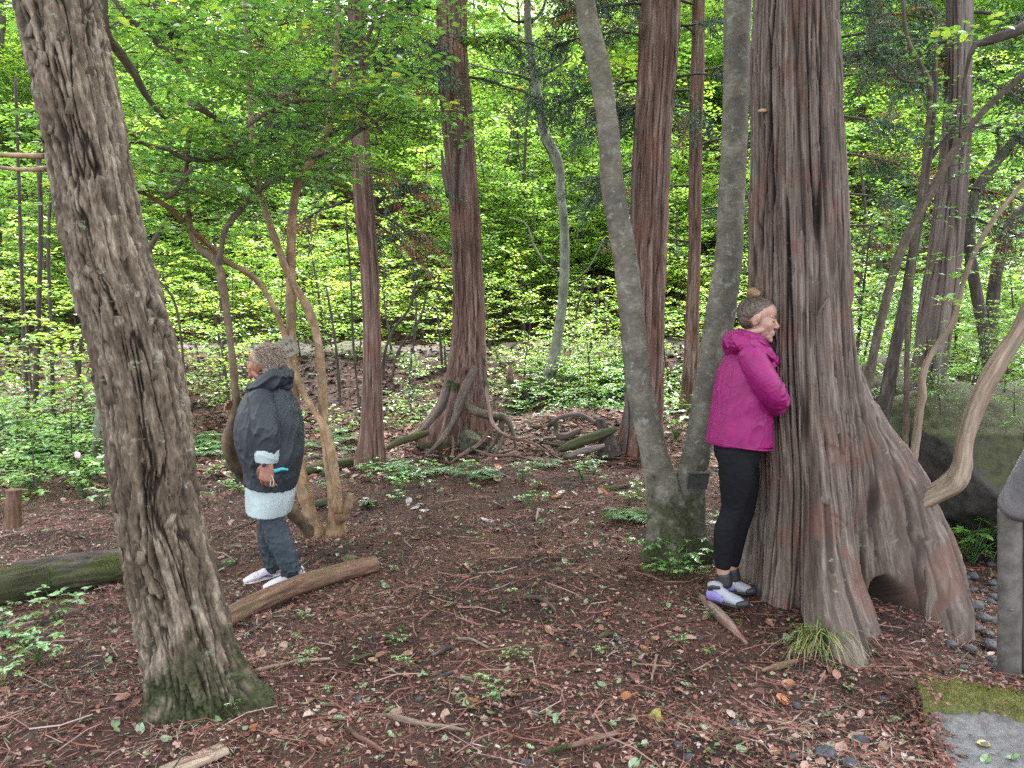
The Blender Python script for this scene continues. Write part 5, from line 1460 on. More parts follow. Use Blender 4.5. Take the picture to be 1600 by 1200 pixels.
# legs
legN = ([P(1150, 705, 4.07), P(1150, 745, 4.06), P(1145, 795, 4.06), P(1134, 828, 4.06), P(1130, 862, 4.06), P(1130, 893, 4.06), P(1133, 908, 4.06)], [0.095, 0.086, 0.058, 0.056, 0.046, 0.036, 0.036])
legF = ([P(1155, 705, 4.24), P(1162, 745, 4.23), P(1163, 792, 4.22), P(1152, 826, 4.22), P(1147, 860, 4.22), P(1143, 888, 4.22), P(1146, 903, 4.22)], [0.095, 0.082, 0.056, 0.054, 0.044, 0.034, 0.036])
for (pt, rr) in (legN, legF):
    b.loft(pt, rr, (0, 1, 0))
body = b.build('body', M_SKIN1, w, 0.0035, 5)
b = Blob()
for (pt, rr) in (legN, legF):
    b.loft(pt[:6] if False else pt[:5] + [pt[5].lerp(pt[4], 0.25)], [q + 0.006 for q in rr[:6]], (0, 1, 0))
b.loft([P(1153, 672, 4.15), P(1152, 700, 4.15), P(1152, 722, 4.15)], [(0.16, 0.11), (0.178, 0.125), (0.165, 0.105)], (1, 0, 0))
b.build('leggings', M_LEG, w, 0.006, 3, lambda co, no: ridged(co, [(0.2, 1, 0.1, 34, 0.0025, 3)]))
b = Blob()
b.loft([P(1155, 693, 4.15), P(1156, 672, 4.15), P(1158, 640, 4.15), P(1161, 605, 4.15), P(1166, 575, 4.15), P(1171, 552, 4.15), P(1175, 538, 4.15), P(1177, 528, 4.15)],
       [(0.205, 0.180), (0.205, 0.172), (0.20, 0.160), (0.195, 0.150), (0.19, 0.135), (0.16, 0.10), (0.10, 0.075), (0.075, 0.065)], (1, 0, 0), None, 32, cut='start')
b.loft([P(1172, 553, 4.00), P(1184, 575, 3.96), P(1198, 602, 3.94), P(1212, 626, 3.97), P(1206, 634, 4.07), P(1196, 633, 4.15), P(1190, 631, 4.20)], [0.070, 0.074, 0.074, 0.066, 0.060, 0.048, 0.040], (0, 0, 1))
b.loft([P(1178, 553, 4.30), P(1192, 575, 4.42), P(1204, 600, 4.60), P(1215, 600, 4.68), P(1232, 592, 4.73)], [0.070, 0.070, 0.066, 0.056, 0.042], (0, 0, 1))
jd = [(0.25, 0, 1, 14, 0.0065, 11), (0.35, 0.1, 1, 24, 0.0018, 12), (0.9, 0, 0.7, 20, 0.002, 13)]
def jdisp(co, no):
    zt = (co[:, 2] - (P(1155, 694, 4.15).z)) / 0.6
    arm = sstep(1.36, 1.42, co[:, 0]) * sstep(4.12, 4.0, co[:, 1])
    elbow = ridged(co, [(0.3, 1.0, 0.7, 24, 0.016, 15), (1, 0, 0.1, 30, 0.008, 16)])
    return ridged(co, jd) * (0.7 + 0.3 * np.clip(zt, 0, 1)) * (1 - 0.6 * arm) + elbow * arm * 0.8
b.build('jacket', M_MAG, w, 0.0055, 2, jdisp)
# hem band, hood
ac = Acc()
hc = np.array(P(1155, 694, 4.15))
ring = []
for k in range(49):
    a = k / 48 * 2 * PI
    q = hc + np.array([0.174 * math.cos(a), 0.202 * math.sin(a), -0.022 * math.cos(a) + 0.006])
    ring.append((*q, 0.0055))
ac.tube(ring, nth=8, ns=96, caps=False)
part('hem', ac.mesh('hem', M_MAG), w)
b = Blob()
hm = [(1207, 566, 4.13), (1200, 556, 4.03), (1180, 545, 3.99), (1155, 536, 4.03), (1143, 533, 4.15), (1155, 534, 4.28), (1180, 543, 4.31), (1200, 555, 4.26), (1207, 566, 4.14)]
b.loft([P(*q) for q in hm], [(0.034, 0.026), (0.034, 0.034), (0.04, 0.040), (0.045, 0.046), (0.046, 0.050), (0.045, 0.046), (0.04, 0.040), (0.034, 0.034), (0.034, 0.026)], (0, 0, 1))
hm2 = [(1198, 546, 4.13), (1192, 536, 4.05), (1176, 527, 4.03), (1160, 523, 4.08), (1154, 522, 4.15), (1162, 523, 4.24), (1182, 530, 4.26), (1196, 540, 4.20)]
b.loft([P(*q) for q in hm2 + hm2[:1]], [0.020, 0.024, 0.026, 0.026, 0.026, 0.026, 0.024, 0.022, 0.020], (0, 0, 1))
b.ell(P(1150, 546, 4.15), (0.065, 0.12, 0.05), Euler((0, 0.5, 0)))
b.ell(P(1197, 575, 4.10), (0.035, 0.09, 0.06), Euler((0, 0.3, 0)))
b.build('hood', M_MAG, w, 0.005, 2, lambda co, no: ridged(co, [(1, -0.5, -0.45, 22, 0.012, 21), (1, 0.5, -0.3, 40, 0.006, 22)]))
# hair
b = Blob()
b.ell((-0.021, 0, 0.039), (0.092, 0.0755, 0.0805), None, HM)
b.ell((-0.046, 0, 0.006), (0.052, 0.060, 0.060), None, HM)
b.ell((0.022, 0, 0.058), (0.052, 0.062, 0.055), None, HM)
b.build('hair', M_HAIRW, w, 0.004, 2, lambda co, no: 0.0012 * vn(co[:, 0] * 30, co[:, 1] * 200, co[:, 2] * 200, 9))
ac = Acc()
rg_ = np.random.default_rng(31)
for k in range(300):
    az = rg_.uniform(-2.7, 2.7)
    el = rg_.uniform(-0.25, 0.75) if abs(az) > 0.9 else rg_.uniform(0.62, 0.85)
    v0 = np.array([math.cos(az) * math.cos(el), math.sin(az) * math.cos(el), math.sin(el)])
    if v0[0] > 0.25 and v0[2] < 0.5:
        continue
    v1 = unit(np.array([-0.22, rg_.normal(0, 0.05), 1.0]))
    pts = []
    for t in np.linspace(0, 1, 7):
        v = unit(v0 * (1 - t) + v1 * t)
        q = np.array([-0.021, 0, 0.039]) + v * np.array([0.0935, 0.077, 0.082]) * (1 + 0.006 * math.sin(t * 3.1))
        pts.append((*(HM @ Vector(q)), 0.0013 * (0.5 + math.sin(t * 3.0 + 0.1) * 0.5)))
    ac.tube(pts, nth=4, ns=9, caps=False)
part('hair_strands', ac.mesh('hair_strands', M_HAIRW), w)['kind'] = 'stuff'
b = Blob()
b.ell((-0.040, 0, 0.138), (0.031, 0.030, 0.027), None, HM)
for k in range(7):
    a = k / 7 * 2 * PI
    b.ell((-0.040 + 0.012 * math.cos(a), 0.012 * math.sin(a), 0.135 + 0.006 * math.sin(2 * a)), (0.024, 0.020, 0.019), None, HM)
b.ell((-0.040, 0, 0.115), (0.018, 0.018, 0.012), None, HM)
b.build('hair_bun', M_BUN, w, 0.003, 1, lambda co, no: 0.003 * vn(co[:, 0] * 90, co[:, 1] * 90, co[:, 2] * 60, 19))
def face_bits(parent, HM, closed=True):
    for s in (-1, 1):
        ac = Acc()
        ac.tube([(*(HM @ Vector((0.0870, s * 0.013, 0.020))), 0.002), (*(HM @ Vector((0.0860, s * 0.029, 0.025))), 0.0028), (*(HM @ Vector((0.0700, s * 0.046, 0.021))), 0.0014)], nth=6, ns=8)
        part('eyebrow', ac.mesh('eyebrow', M_BROW), parent)
        ac = Acc()
        ac.tube([(*(HM @ Vector((0.0790, s * 0.017, -0.0040))), 0.0012), (*(HM @ Vector((0.0845, s * 0.029, -0.0070))), 0.0019), (*(HM @ Vector((0.0750, s * 0.043, -0.0035))), 0.0013)], nth=6, ns=8)
        part('eyelash', ac.mesh('eyelash', M_BROW), parent)
    b = Blob()
    b.loft([(0.080, -0.017, -0.0600), (0.0895, 0, -0.0565), (0.080, 0.017, -0.0600)], [0.002, 0.0042, 0.002], (0, 0, 1), HM, 10)
    b.loft([(0.079, -0.016, -0.0635), (0.0885, 0, -0.0655), (0.079, 0.016, -0.0635)], [0.002, 0.0046, 0.002], (0, 0, 1), HM, 10)
    b.build('lips', M_LIP, parent, 0.002, 1)
face_bits(w, HM)
b = Blob()
b.ell((0.004, -0.0795, -0.006), (0.008, 0.003, 0.013), Euler((0, 0.2, -0.35)), HM)
b.build('ear_hollow', plain('ear_shade', (0.30, 0.13, 0.10), 0.6), w, 0.002, 1)
for (h_, t_) in (((1117, 0, 4.05), (1178, 0, 3.93)), ((1134, 0, 4.24), (1189, 0, 4.16))):
    xh, xt = (h_[0] - 800) / F_PX * h_[2], (t_[0] - 800) / F_PX * t_[2]
    zz_ = 0.012 + max(gz(xh, h_[2]), P(1135, 932, 4.0).z)
    zz_ = P(1140, 938 if h_[2] < 4.1 else 922, h_[2]).z
    shoe(w, (xh, h_[2], zz_), (xt, t_[2], zz_ - 0.004), M_GREYM, M_BLACK,
         [(M_LILAC, [(0.02, -0.020, 0.040), (0.20, -0.036, 0.045), (0.42, -0.040, 0.030)], [(0.020, 0.030), (0.012, 0.026), (0.008, 0.014)]),
          (M_BLACK, [(0.80, -0.036, 0.024), (0.97, -0.01, 0.030), (0.97, 0.01, 0.030), (0.80, 0.036, 0.024)], [(0.012, 0.018), (0.018, 0.022), (0.018, 0.022), (0.012, 0.018)]),
          (M_BLACK, [(0.02, -0.022, 0.070), (0.12, -0.030, 0.088), (0.30, -0.022, 0.092)], [(0.010, 0.014), (0.008, 0.014), (0.008, 0.010)])], 0.95, 0.95)
b = Blob()
b.loft([P(1131, 897, 4.06), P(1132, 912, 4.06)], [0.041, 0.045], (1, 0, 0))
b.build('sock', M_BLACK, w, 0.005, 1)
b = Blob()
b.loft([P(1144, 890, 4.22), P(1146, 905, 4.22)], [0.039, 0.042], (1, 0, 0))
b.build('sock', M_BLACK, w, 0.005, 1)

# ------------------------------------------------------------------ person in dark raincoat holding the stem
p2 = thing('person', 'person in dark hooded raincoat over a pale tunic, looking up and holding an orange stem', 'person', tuple(P(430, 915, 4.75)))
b = Blob()
HM2 = frame_m(P(411, 570, 4.74), (-1, 0.22, 0.26), (-0.30, 0.0, 1), 1.03)
head_shapes(b, HM2)
b.loft([P(414, 582, 4.75), P(420, 604, 4.75)], [0.052, 0.058], (1, 0, 0))
b.loft([P(420, 602, 4.75), P(424, 640, 4.75), P(424, 690, 4.75), P(424, 740, 4.75), P(426, 780, 4.75)], [(0.14, 0.075), (0.18, 0.12), (0.155, 0.14), (0.15, 0.13), (0.17, 0.13)], (1, 0, 0))
b.loft([P(408, 618, 4.58), P(417, 660, 4.53), P(420, 695, 4.51), P(418, 728, 4.50)], [0.046, 0.042, 0.036, 0.026], (1, 0, 0))
hand_shapes(b, P(418, 723, 4.46), (-0.10, 0.0, -1), (0.2, 1, 0.0), -1, 0.5, 1.25)
b.loft([P(402, 618, 4.92), P(390, 652, 5.02), P(386, 660, 5.03)], [0.046, 0.040, 0.036], (1, 0, 0))
b.loft([P(386, 660, 5.03), P(380, 648, 5.0), P(375, 637, 4.965)], [0.034, 0.030, 0.025], (0, 1, 0))
hand_shapes(b, P(377, 640, 4.99), (-0.80, -0.30, 0.45), (-0.1, -1, -0.1), 1, 0.75, 0.98)
pl = ([P(424, 800, 4.70), P(431, 828, 4.69), P(440, 850, 4.67), P(452, 878, 4.66), P(457, 900, 4.67)], [0.058, 0.064, 0.060, 0.044, 0.036])
pr = ([P(421, 796, 4.83), P(420, 827, 4.86), P(421, 848, 4.87), P(426, 876, 4.88), P(430, 892, 4.88)], [0.058, 0.062, 0.056, 0.042, 0.036])
for (pt, rr) in (pl, pr):
    b.loft(pt, rr, (0, 1, 0))
b.build('body', M_SKIN2, p2, 0.004, 3)
b = Blob()
for (pt, rr) in (pl, pr):
    b.loft(pt[:4] + [pt[4].lerp(pt[3], 0.3)], [rr[0] + 0.006, rr[1] + 0.012, rr[2] + 0.014, rr[3] + 0.016, rr[4] + 0.022], (0, 1, 0), None, 24)
b.build('trousers', M_PANTS, p2, 0.006, 2, lambda co, no: ridged(co, [(0.4, 0.6, 0.25, 30, 0.007, 31), (0.2, 0.1, 1, 26, 0.005, 32)]) * (1 + 1.5 * sstep(P(0, 862, 4.7).z, P(0, 885, 4.7).z, co[:, 2])))
b = Blob()
b.loft([P(424, 745, 4.75), P(423, 765, 4.75), P(422, 782, 4.75), P(420, 798, 4.75)], [(0.19, 0.146), (0.198, 0.150), (0.208, 0.142), (0.215, 0.128)], (1, 0, 0), None, 32, cut='end')
b.build('tunic', M_LINER, p2, 0.006, 1, lambda co, no: ridged(co, [(0.15, 0, 1, 15, 0.005, 33), (1, 0.3, 0.1, 22, 0.002, 34)]))
b = Blob()
b.loft([P(423, 757, 4.75), P(426, 735, 4.75), P(425, 710, 4.75), P(422, 685, 4.75), P(421, 660, 4.75), P(421, 638, 4.75), P(421, 618, 4.75), P(421, 602, 4.75), P(420, 590, 4.75)],
       [(0.21, 0.152), (0.225, 0.172), (0.24, 0.196), (0.25, 0.208), (0.245, 0.204), (0.225, 0.180), (0.20, 0.140), (0.15, 0.100), (0.09, 0.075)], (1, 0, 0), None, 36, cut='start')
b.loft([P(408, 620, 4.58), P(413, 645, 4.53), P(416, 672, 4.50), P(418, 695, 4.49), P(417, 708, 4.49)], [(0.075, 0.075), (0.080, 0.080), (0.082, 0.082), (0.074, 0.074), (0.068, 0.070)], (1, 0, 0))
b.loft([P(402, 620, 4.90), P(390, 645, 4.98), P(386, 656, 5.02), P(380, 648, 5.0)], [0.075, 0.070, 0.062, 0.048], (1, 0, 0))
def rdisp(co, no):
    slope = 0.02 * np.exp(-((co[:, 2] - P(0, 757, 4.75).z) / 0.03) ** 2)
    arm = sstep(4.64, 4.56, co[:, 1])
    return ridged(co, [(0.20, 0, 1, 12, 0.008, 41), (1, 0.1, -0.45, 13, 0.004, 42), (0.3, 0.2, 0.9, 26, 0.004, 43)]) + arm * ridged(co, [(0.3, 0.2, 1, 15, 0.008, 44)])
b.build('raincoat', M_RAIN, p2, 0.006, 1, rdisp)
b = Blob()
b.loft([P(418, 702, 4.49), P(417, 712, 4.49), P(416, 722, 4.49)], [(0.070, 0.070), (0.074, 0.073), (0.072, 0.066)], (1, 0.0, 0.35), None, 20, cut='end')
b.build('turned_cuff', M_LINER, p2, 0.005, 1, lambda co, no: ridged(co, [(0.6, 0.4, -0.5, 20, 0.004, 51)]))
b = Blob()
hh = [(392, 612, 4.72), (398, 607, 4.62), (415, 599, 4.58), (436, 590, 4.62), (447, 586, 4.74), (438, 590, 4.87), (416, 599, 4.92), (398, 606, 4.86)]
b.loft([P(*q) for q in hh + hh[:1]], [(0.028, 0.02), (0.032, 0.03), (0.036, 0.045), (0.04, 0.052), (0.042, 0.055), (0.04, 0.052), (0.036, 0.045), (0.032, 0.03), (0.028, 0.02)], (0, 0, 1))
b.ell(P(436, 598, 4.75), (0.075, 0.13, 0.045), Euler((0, 0.35, 0)))
b.ell(P(424, 606, 4.75), (0.10, 0.15, 0.045), Euler((0, 0.35, 0)))
b.build('hood', M_RAIN, p2, 0.005, 1, lambda co, no: ridged(co, [(1, -0.4, 0.35, 17, 0.020, 61), (1, 0.3, 0.8, 30, 0.008, 62)]))
b = Blob()
b.ell((-0.026, 0, 0.044), (0.098, 0.082, 0.084), None, HM2)
b.ell((-0.062, 0, 0.0), (0.060, 0.068, 0.066), None, HM2)
b.ell((-0.005, 0, 0.085), (0.075, 0.060, 0.048), None, HM2)
b.build('hair', M_HAIRL, p2, 0.004, 1, lambda co, no: 0.003 * vn(co[:, 0] * 60, co[:, 1] * 60, co[:, 2] * 60, 71))
ac = Acc()
rng = np.random.default_rng(8)
for k in range(1500):
    # locks start on the scalp and fall back and down
    a, e_ = rng.uniform(0, 2 * PI), rng.uniform(-0.15, 1.5)
    v = np.array([math.cos(a) * math.cos(e_), math.sin(a) * math.cos(e_), math.sin(e_)])
    if v[0] > 0.55 and v[2] < 0.45:
        continue
    if abs(v[1]) > 0.5 and v[2] < 0.2 and v[0] > -0.1:
        continue
    s0 = np.array([-0.022, 0, 0.040]) + v * np.array([0.092, 0.077, 0.079])
    fl = unit(np.array([-0.9, v[1] * 0.5, -0.55 + 0.4 * v[2]]) + rng.normal(0, 0.16, 3))
    fl = fl - v * (fl @ v) * 0.85
    L = rng.uniform(0.05, 0.085)
    s0 = s0 + v * 0.006
    pts = [s0, s0 + fl * L * 0.5 + v * 0.010, s0 + fl * L + v * rng.uniform(-0.002, 0.014)]
    pw = [HM2 @ Vector(q) for q in pts]
    ac.tube([(*pw[0], 0.0012), (*pw[1], 0.0022), (*pw[2], 0.0004)], nth=3, ns=4, caps=False)
part('hair_locks', ac.mesh('hair_locks', M_HAIRL), p2)['kind'] = 'stuff'
face_bits(p2, HM2)
for (h_, t_) in (((476, 906, 4.70), (412, 925, 4.60)), ((443, 893, 4.90), (381, 915, 4.80))):
    a_, b_ = P(*h_), P(*t_)
    a_.z -= 0.012 if h_[2] < 4.8 else 0.02
    b_.z += 0.004
    shoe(p2, tuple(a_), tuple(b_), M_WHITE, M_WHITE,
         [(M_PURPLE, [(0.30, 0.038, 0.022), (0.45, 0.040, 0.036), (0.62, 0.040, 0.028)], [(0.004, 0.005), (0.004, 0.007), (0.003, 0.003)]),
          (M_PINK, [(0.02, 0.024, 0.040), (0.16, 0.032, 0.050)], [(0.005, 0.018), (0.006, 0.014)]),
          (M_BLACK, [(0.88, 0.018, 0.034), (0.90, 0.036, 0.020)], [(0.003, 0.008), (0.003, 0.006)])], 0.95, 1.0)
b = Blob()
b.loft([P(412, 727, 4.415), P(412, 727, 4.43)], [0.011, 0.012], (0, 0, 1))
b.build('wristwatch', M_BLACK, p2, 0.003, 1)
# folded teal fabric in the hanging hand, with a white strap
tl = thing('folded_mask', 'teal folded cloth with white strap in the hand of the person in the raincoat', 'cloth', tuple(P(430, 735, 4.46)))
b = Blob()
b.loft([P(420, 738, 4.46), P(432, 735, 4.46), P(441, 733, 4.46), P(450, 734, 4.47)], [(0.006, 0.012), (0.006, 0.012), (0.007, 0.009), (0.004, 0.006)], (0, 0, 1))
b.build('folded_cloth', M_TEAL, tl, 0.003, 1, lambda co, no: 0.002 * vn(co[:, 0] * 60, co[:, 1] * 60, co[:, 2] * 120, 3))
part('strap', tube_mesh('strap', pxrows([(424, 742, 1.2), (427, 750, 1.2), (427, 758, 1.2), (423, 760, 1.2), (423, 750, 1.2)], 4.44), M_WHITE, 6, 20), tl)
# ================================================================== ROCKS, SLAB, POST, LOGS
ROCKY = 1
def rockmat(name, a, b_, moss, amt, sc_=5):
    m, nt, out = newmat(name)
    tc = nd(nt, 'ShaderNodeTexCoord')
    ge = nd(nt, 'ShaderNodeNewGeometry')
    no = nd(nt, 'ShaderNodeTexNoise', {'Vector': tc.outputs['Object'], 'Scale': sc_ * 1.6, 'Detail': 7.0, 'Roughness': 0.62})
    n2 = nd(nt, 'ShaderNodeTexNoise', {'Vector': tc.outputs['Object'], 'Scale': sc_ * 0.5, 'Detail': 6.0, 'Roughness': 0.6})
    c = ramp(nt, no.outputs[0], [(0.35, a), (0.68, b_)])
    if amt:
        sp = nd(nt, 'ShaderNodeSeparateXYZ', {0: ge.outputs['Normal']})
        f = math_n(nt, 'ADD', math_n(nt, 'MULTIPLY', sp.outputs[2], 0.5), math_n(nt, 'MULTIPLY', n2.outputs[0], 1.0))
        mf = ramp(nt, f, [(0.95 - amt, (0, 0, 0)), (1.15 - amt, (1, 1, 1))])
        n3 = nd(nt, 'ShaderNodeTexNoise', {'Vector': tc.outputs['Object'], 'Scale': 14.0, 'Detail': 6.0})
        mc = ramp(nt, n3.outputs[0], [(0.35, tuple(q * 0.5 for q in moss)), (0.68, tuple(q * 1.3 for q in moss))])
        c = mixc(nt, mf, c, mc)
    bs = nd(nt, 'ShaderNodeBsdfPrincipled', {'Base Color': c, 'Roughness': 0.75})
    bp = nd(nt, 'ShaderNodeBump', {'Height': no.outputs[0], 'Strength': 0.9, 'Distance': 0.02})
    nt.links.new(bp.outputs[0], bs.inputs['Normal'])
    nt.links.new(bs.outputs[0], out.inputs[0])
    return m
R_MOSSY = rockmat('mossy_rock', (0.020, 0.018, 0.016), (0.085, 0.08, 0.07), (0.050, 0.053, 0.019), 0.45)
R_STONE = rockmat('wet_stone', (0.022, 0.022, 0.024), (0.095, 0.092, 0.095), (0.06, 0.07, 0.03), 0.0, 12)
R_BLUE = rockmat('blue_grey_stone', (0.020, 0.023, 0.030), (0.060, 0.066, 0.082), (0, 0, 0), 0.0, 20)
R_MOSS = rockmat('moss_cushion', (0.040, 0.042, 0.009), (0.125, 0.125, 0.025), (0.1, 0.13, 0.03), 0.0, 12)

def rock_mesh(name, r, seed, mat, sub=4, amp=0.22, flat=0.0):
    bm = bmesh.new()
    bmesh.ops.create_icosphere(bm, subdivisions=sub, radius=1)
    V = np.array([v.co[:] for v in bm.verts])
    n = V.copy()
    h = amp * fbm(n[:, 0] * 1.1 + seed, n[:, 1] * 1.1, n[:, 2] * 1.1, 4, seed) - amp * 0.5 * np.abs(vn(n[:, 0] * 1.8, n[:, 1] * 1.8, n[:, 2] * 1.8, seed + 3))
    V = V * (1 + h)[:, None]
    # a few planar facets
    rg = np.random.default_rng(seed)
    for k in range(7):
        d = unit(rg.normal(0, 1, 3))
        t = V @ d
        lim = rg.uniform(0.62, 0.85)
        V = V - np.where(t > lim, (t - lim) * 0.85, 0)[:, None] * d[None]
    V = V * np.array(r)[None]
    for v, c in zip(bm.verts, V):
        v.co = c
    me = bpy.data.meshes.new(name)
    bm.to_mesh(me)
    bm.free()
    me.polygons.foreach_set('use_smooth', np.ones(len(me.polygons), bool))
    me.materials.append(mat)
    return me
def rock(name, label, cat, c, r, seed, mat, group=None, rz=0.0, sub=4, amp=0.22):
    o = link(name, rock_mesh(name, r, seed, mat, sub, amp))
    o.location = c
    o.rotation_euler = (0, 0, rz)
    return tag(o, label, cat, group)
rock('boulder', 'big mossy boulder overhanging the dark hollow at the right', 'boulder', P(1590, 700, 6.2), (1.08, 0.95, 0.68), 11, R_MOSSY, sub=6, amp=0.2)
rock('boulder', 'dark rock mass behind the grey cedar at the right', 'boulder', P(1400, 690, 7.6), (0.75, 0.7, 0.75), 12, R_MOSSY, sub=5)
rock('boulder', 'shadowed rock at the back of the hollow under the big boulder', 'boulder', P(1560, 850, 6.9), (1.1, 0.6, 0.55), 13, R_STONE, sub=5)
rock('boulder', 'small mossy boulder wedged under the roots of the central cedar', 'boulder', P(735, 692, 8.85), (0.15, 0.12, 0.17), 14, R_MOSSY, sub=4)
rock('mossy_stone', 'mossy stone lying behind the far end of the reddish log', 'stone', G(548, 875), (0.055, 0.05, 0.045), 15, R_MOSS, sub=3)
rock('mossy_stone', 'dark mossy stone on the litter right of the leaning trunk', 'stone', G(356, 880), (0.06, 0.06, 0.04), 16, R_MOSSY, sub=3)
rock('mossy_stone', 'flat dark stone on the litter behind the legs of the person in the raincoat', 'stone', G(372, 855), (0.08, 0.06, 0.025), 17, R_MOSSY, sub=3)
for k, (px, py) in enumerate([(560, 1095), (655, 1095), (835, 1115), (775, 1090), (1095, 1000), (965, 1000), (1040, 1010), (1075, 1185), (1155, 1140), (1060, 1170), (820, 1195)]):
    rock('stone', 'small dark blue-grey stone half buried in the litter', 'stone', G(px, py) + Vector((0, 0, 0.004)), (0.022 + 0.006 * (k % 3), 0.018, 0.012), 30 + k, R_BLUE, 'dark stones in the litter', k, 2)
rng = np.random.default_rng(21)
for k, (px, py, s) in enumerate([(1150, 1135, 1.0), (1245, 1105, 0.9), (1345, 1160, 1.6), (1290, 1180, 1.8), (1240, 1185, 0.8), (1380, 1095, 0.7), (1260, 1130, 0.7), (1330, 1195, 1.2)]):
    rock('stone', 'dark wet stone at the bottom right of the litter, near the slab', 'stone', G(px, py) + Vector((0, 0, 0.004)), (0.030 * s, 0.022 * s, 0.014 * s), 50 + k, R_BLUE, 'dark stones near the slab', k * 1.3, 2)
for k in range(70):
    px, py = rng.uniform(1480, 1600), rng.uniform(880, 1050)
    if k < 6:
        px, py = [(1520, 905), (1560, 925), (1535, 970), (1555, 975), (1550, 1015), (1525, 950)][k]
    s = rng.uniform(0.018, 0.045) if k > 5 else 0.06
    rock('stone', 'pale grey stone in the stony runnel between the cedar roots and the post', 'stone', G(px, py) + Vector((0, 0, s * 0.3)), (s, s * 0.8, s * 0.5), 70 + k % 9, R_STONE, 'stones in the runnel', rng.uniform(0, 6), 2)

def onz(px, py, z):
    a = P(px, py, 1.0) - Vector((0, 0, CAM_Z))
    d = (z - CAM_Z) / a.z
    return Vector((a.x * d, d, z))
# moss cushions and plants on the big boulder
for k, (px, py, d, s) in enumerate([(1470, 640, 5.7, 0.28), (1545, 615, 5.6, 0.34), (1585, 640, 5.4, 0.32), (1600, 680, 5.3, 0.3), (1520, 590, 5.9, 0.4), (1570, 600, 5.8, 0.45), (1440, 620, 6.2, 0.4), (1620, 620, 5.5, 0.45), (1400, 600, 6.4, 0.5), (1350, 640, 6.6, 0.4)]):
    pr = protos['bush'][k % 3]
    o = copy_tree(pr, P(px, py, d), k * 1.3, s, 'leafy plant rooted on the big mossy boulder, ' + ('right of the bare limb' if px > 1560 else ('above the hollow' if px > 1500 else 'left part')), 'plants on the boulder')
    o['category'], o.name = 'plant', 'rock_plant'

# concrete slab
M_CONC = plain('weathered_concrete', (0.125, 0.125, 0.128), 0.85, 0.005, 17, col2=(0.050, 0.050, 0.052))
sz_ = 0.055
cn = [onz(1434, 1080, sz_), onz(1760, 1110, sz_), onz(1790, 1330, sz_), onz(1500, 1285, sz_)]
cn[0] = onz(1436, 1066, sz_)
slab = thing('stone_slab', 'grey concrete slab with a moss-covered back edge at the bottom right corner', 'slab', tuple(cn[0]))
bm = bmesh.new()
n = 40
gv = [[None] * (n + 1) for _ in range(n + 1)]
for i in range(n + 1):
    for j in range(n + 1):
        u, v = i / n, j / n
        p = cn[0].lerp(cn[1], u).lerp(cn[3].lerp(cn[2], u), v)
        e = min(u, 1 - u, v, 1 - v)
        dz = -0.012 * (1 - min(1, e / 0.03)) ** 2 + 0.003 * float(vn(p.x * 14, p.y * 14, 0, 6))
        p = p + Vector((0.012 * float(vn(p.y * 9, 1, 0, 7)), 0.012 * float(vn(p.x * 9, 2, 0, 8)), dz))
        gv[i][j] = bm.verts.new(p)
for i in range(n):
    for j in range(n):
        bm.faces.new((gv[i][j], gv[i + 1][j], gv[i + 1][j + 1], gv[i][j + 1]))
rim = [gv[i][0] for i in range(n)] + [gv[n][j] for j in range(n)] + [gv[i][n] for i in range(n, 0, -1)] + [gv[0][j] for j in range(n, 0, -1)]
low = [bm.verts.new(v.co + Vector((0, 0, -0.20))) for v in rim]
for k in range(len(rim)):
    k2 = (k + 1) % len(rim)
    bm.faces.new((rim[k2], rim[k], low[k], low[k2]))
me = bpy.data.meshes.new('slab')
bmesh.ops.recalc_face_normals(bm, faces=bm.faces)
bm.to_mesh(me)
bm.free()
me.polygons.foreach_set('use_smooth', np.ones(len(me.polygons), bool))
me.materials.append(M_CONC)
part('slab', me, slab)
nn_ = 90
UU, VV_ = np.meshgrid(np.linspace(-0.02, 1, nn_), np.linspace(-0.03, 0.34, 60))
c_ = [np.array(q) for q in cn]
PX = (1 - VV_)[..., None] * ((1 - UU)[..., None] * c_[0] + UU[..., None] * c_[1]) + VV_[..., None] * ((1 - UU)[..., None] * c_[3] + UU[..., None] * c_[2])
edge = np.minimum(1, np.minimum(VV_ + 0.03, 0.27 + 0.05 * vn(UU * 9, 0.3, 0, 5) + 0.03 * vn(UU * 30, 0.7, 0, 9) - 0.05 * UU - VV_) / 0.035)
hgt = 0.030 * np.clip(edge, -1, 1) + 0.008 * fbm(PX[..., 0] * 22, PX[..., 1] * 22, 0, 4, 6) * (edge > 0)
PX[..., 2] += np.where(edge > 0, hgt, -0.02)
i = np.arange(59)[:, None] * nn_
j = np.arange(nn_ - 1)[None]
part('moss', fast_mesh('moss', PX.reshape(-1, 3), np.stack([i + j, i + j + 1, i + nn_ + j + 1, i + nn_ + j], -1).reshape(-1, 4), R_MOSS), slab)
M_MOSSB = leafmat('moss_tips', [(0.0, (0.05, 0.06, 0.012)), (0.6, (0.14, 0.15, 0.03)), (1.0, (0.25, 0.22, 0.055))], trans=0.2, gloss=0.02)
def moss_tufts(parent, pts, seed, sz=0.007):
    rg = np.random.default_rng(seed)
    pts = np.asarray(pts)
    ac = Acc()
    n = len(pts)
    leaves(ac, pts + rg.normal(0, 0.002, pts.shape), np.stack([rg.normal(0, 0.5, n), rg.normal(0, 0.5, n), np.ones(n)], 1), rg.normal(0, 1, (n, 3)), sz * rg.uniform(0.6, 1.6, n), sz * 0.3, np.clip(rg.normal(0.5, 0.2, n), 0, 1))
    o = part('moss_tufts', ac.mesh('moss_tufts', M_MOSSB, smooth=False), parent)
    o['kind'] = 'stuff'
ok = (edge > 0.2).reshape(-1)
base = PX.reshape(-1, 3)[ok]
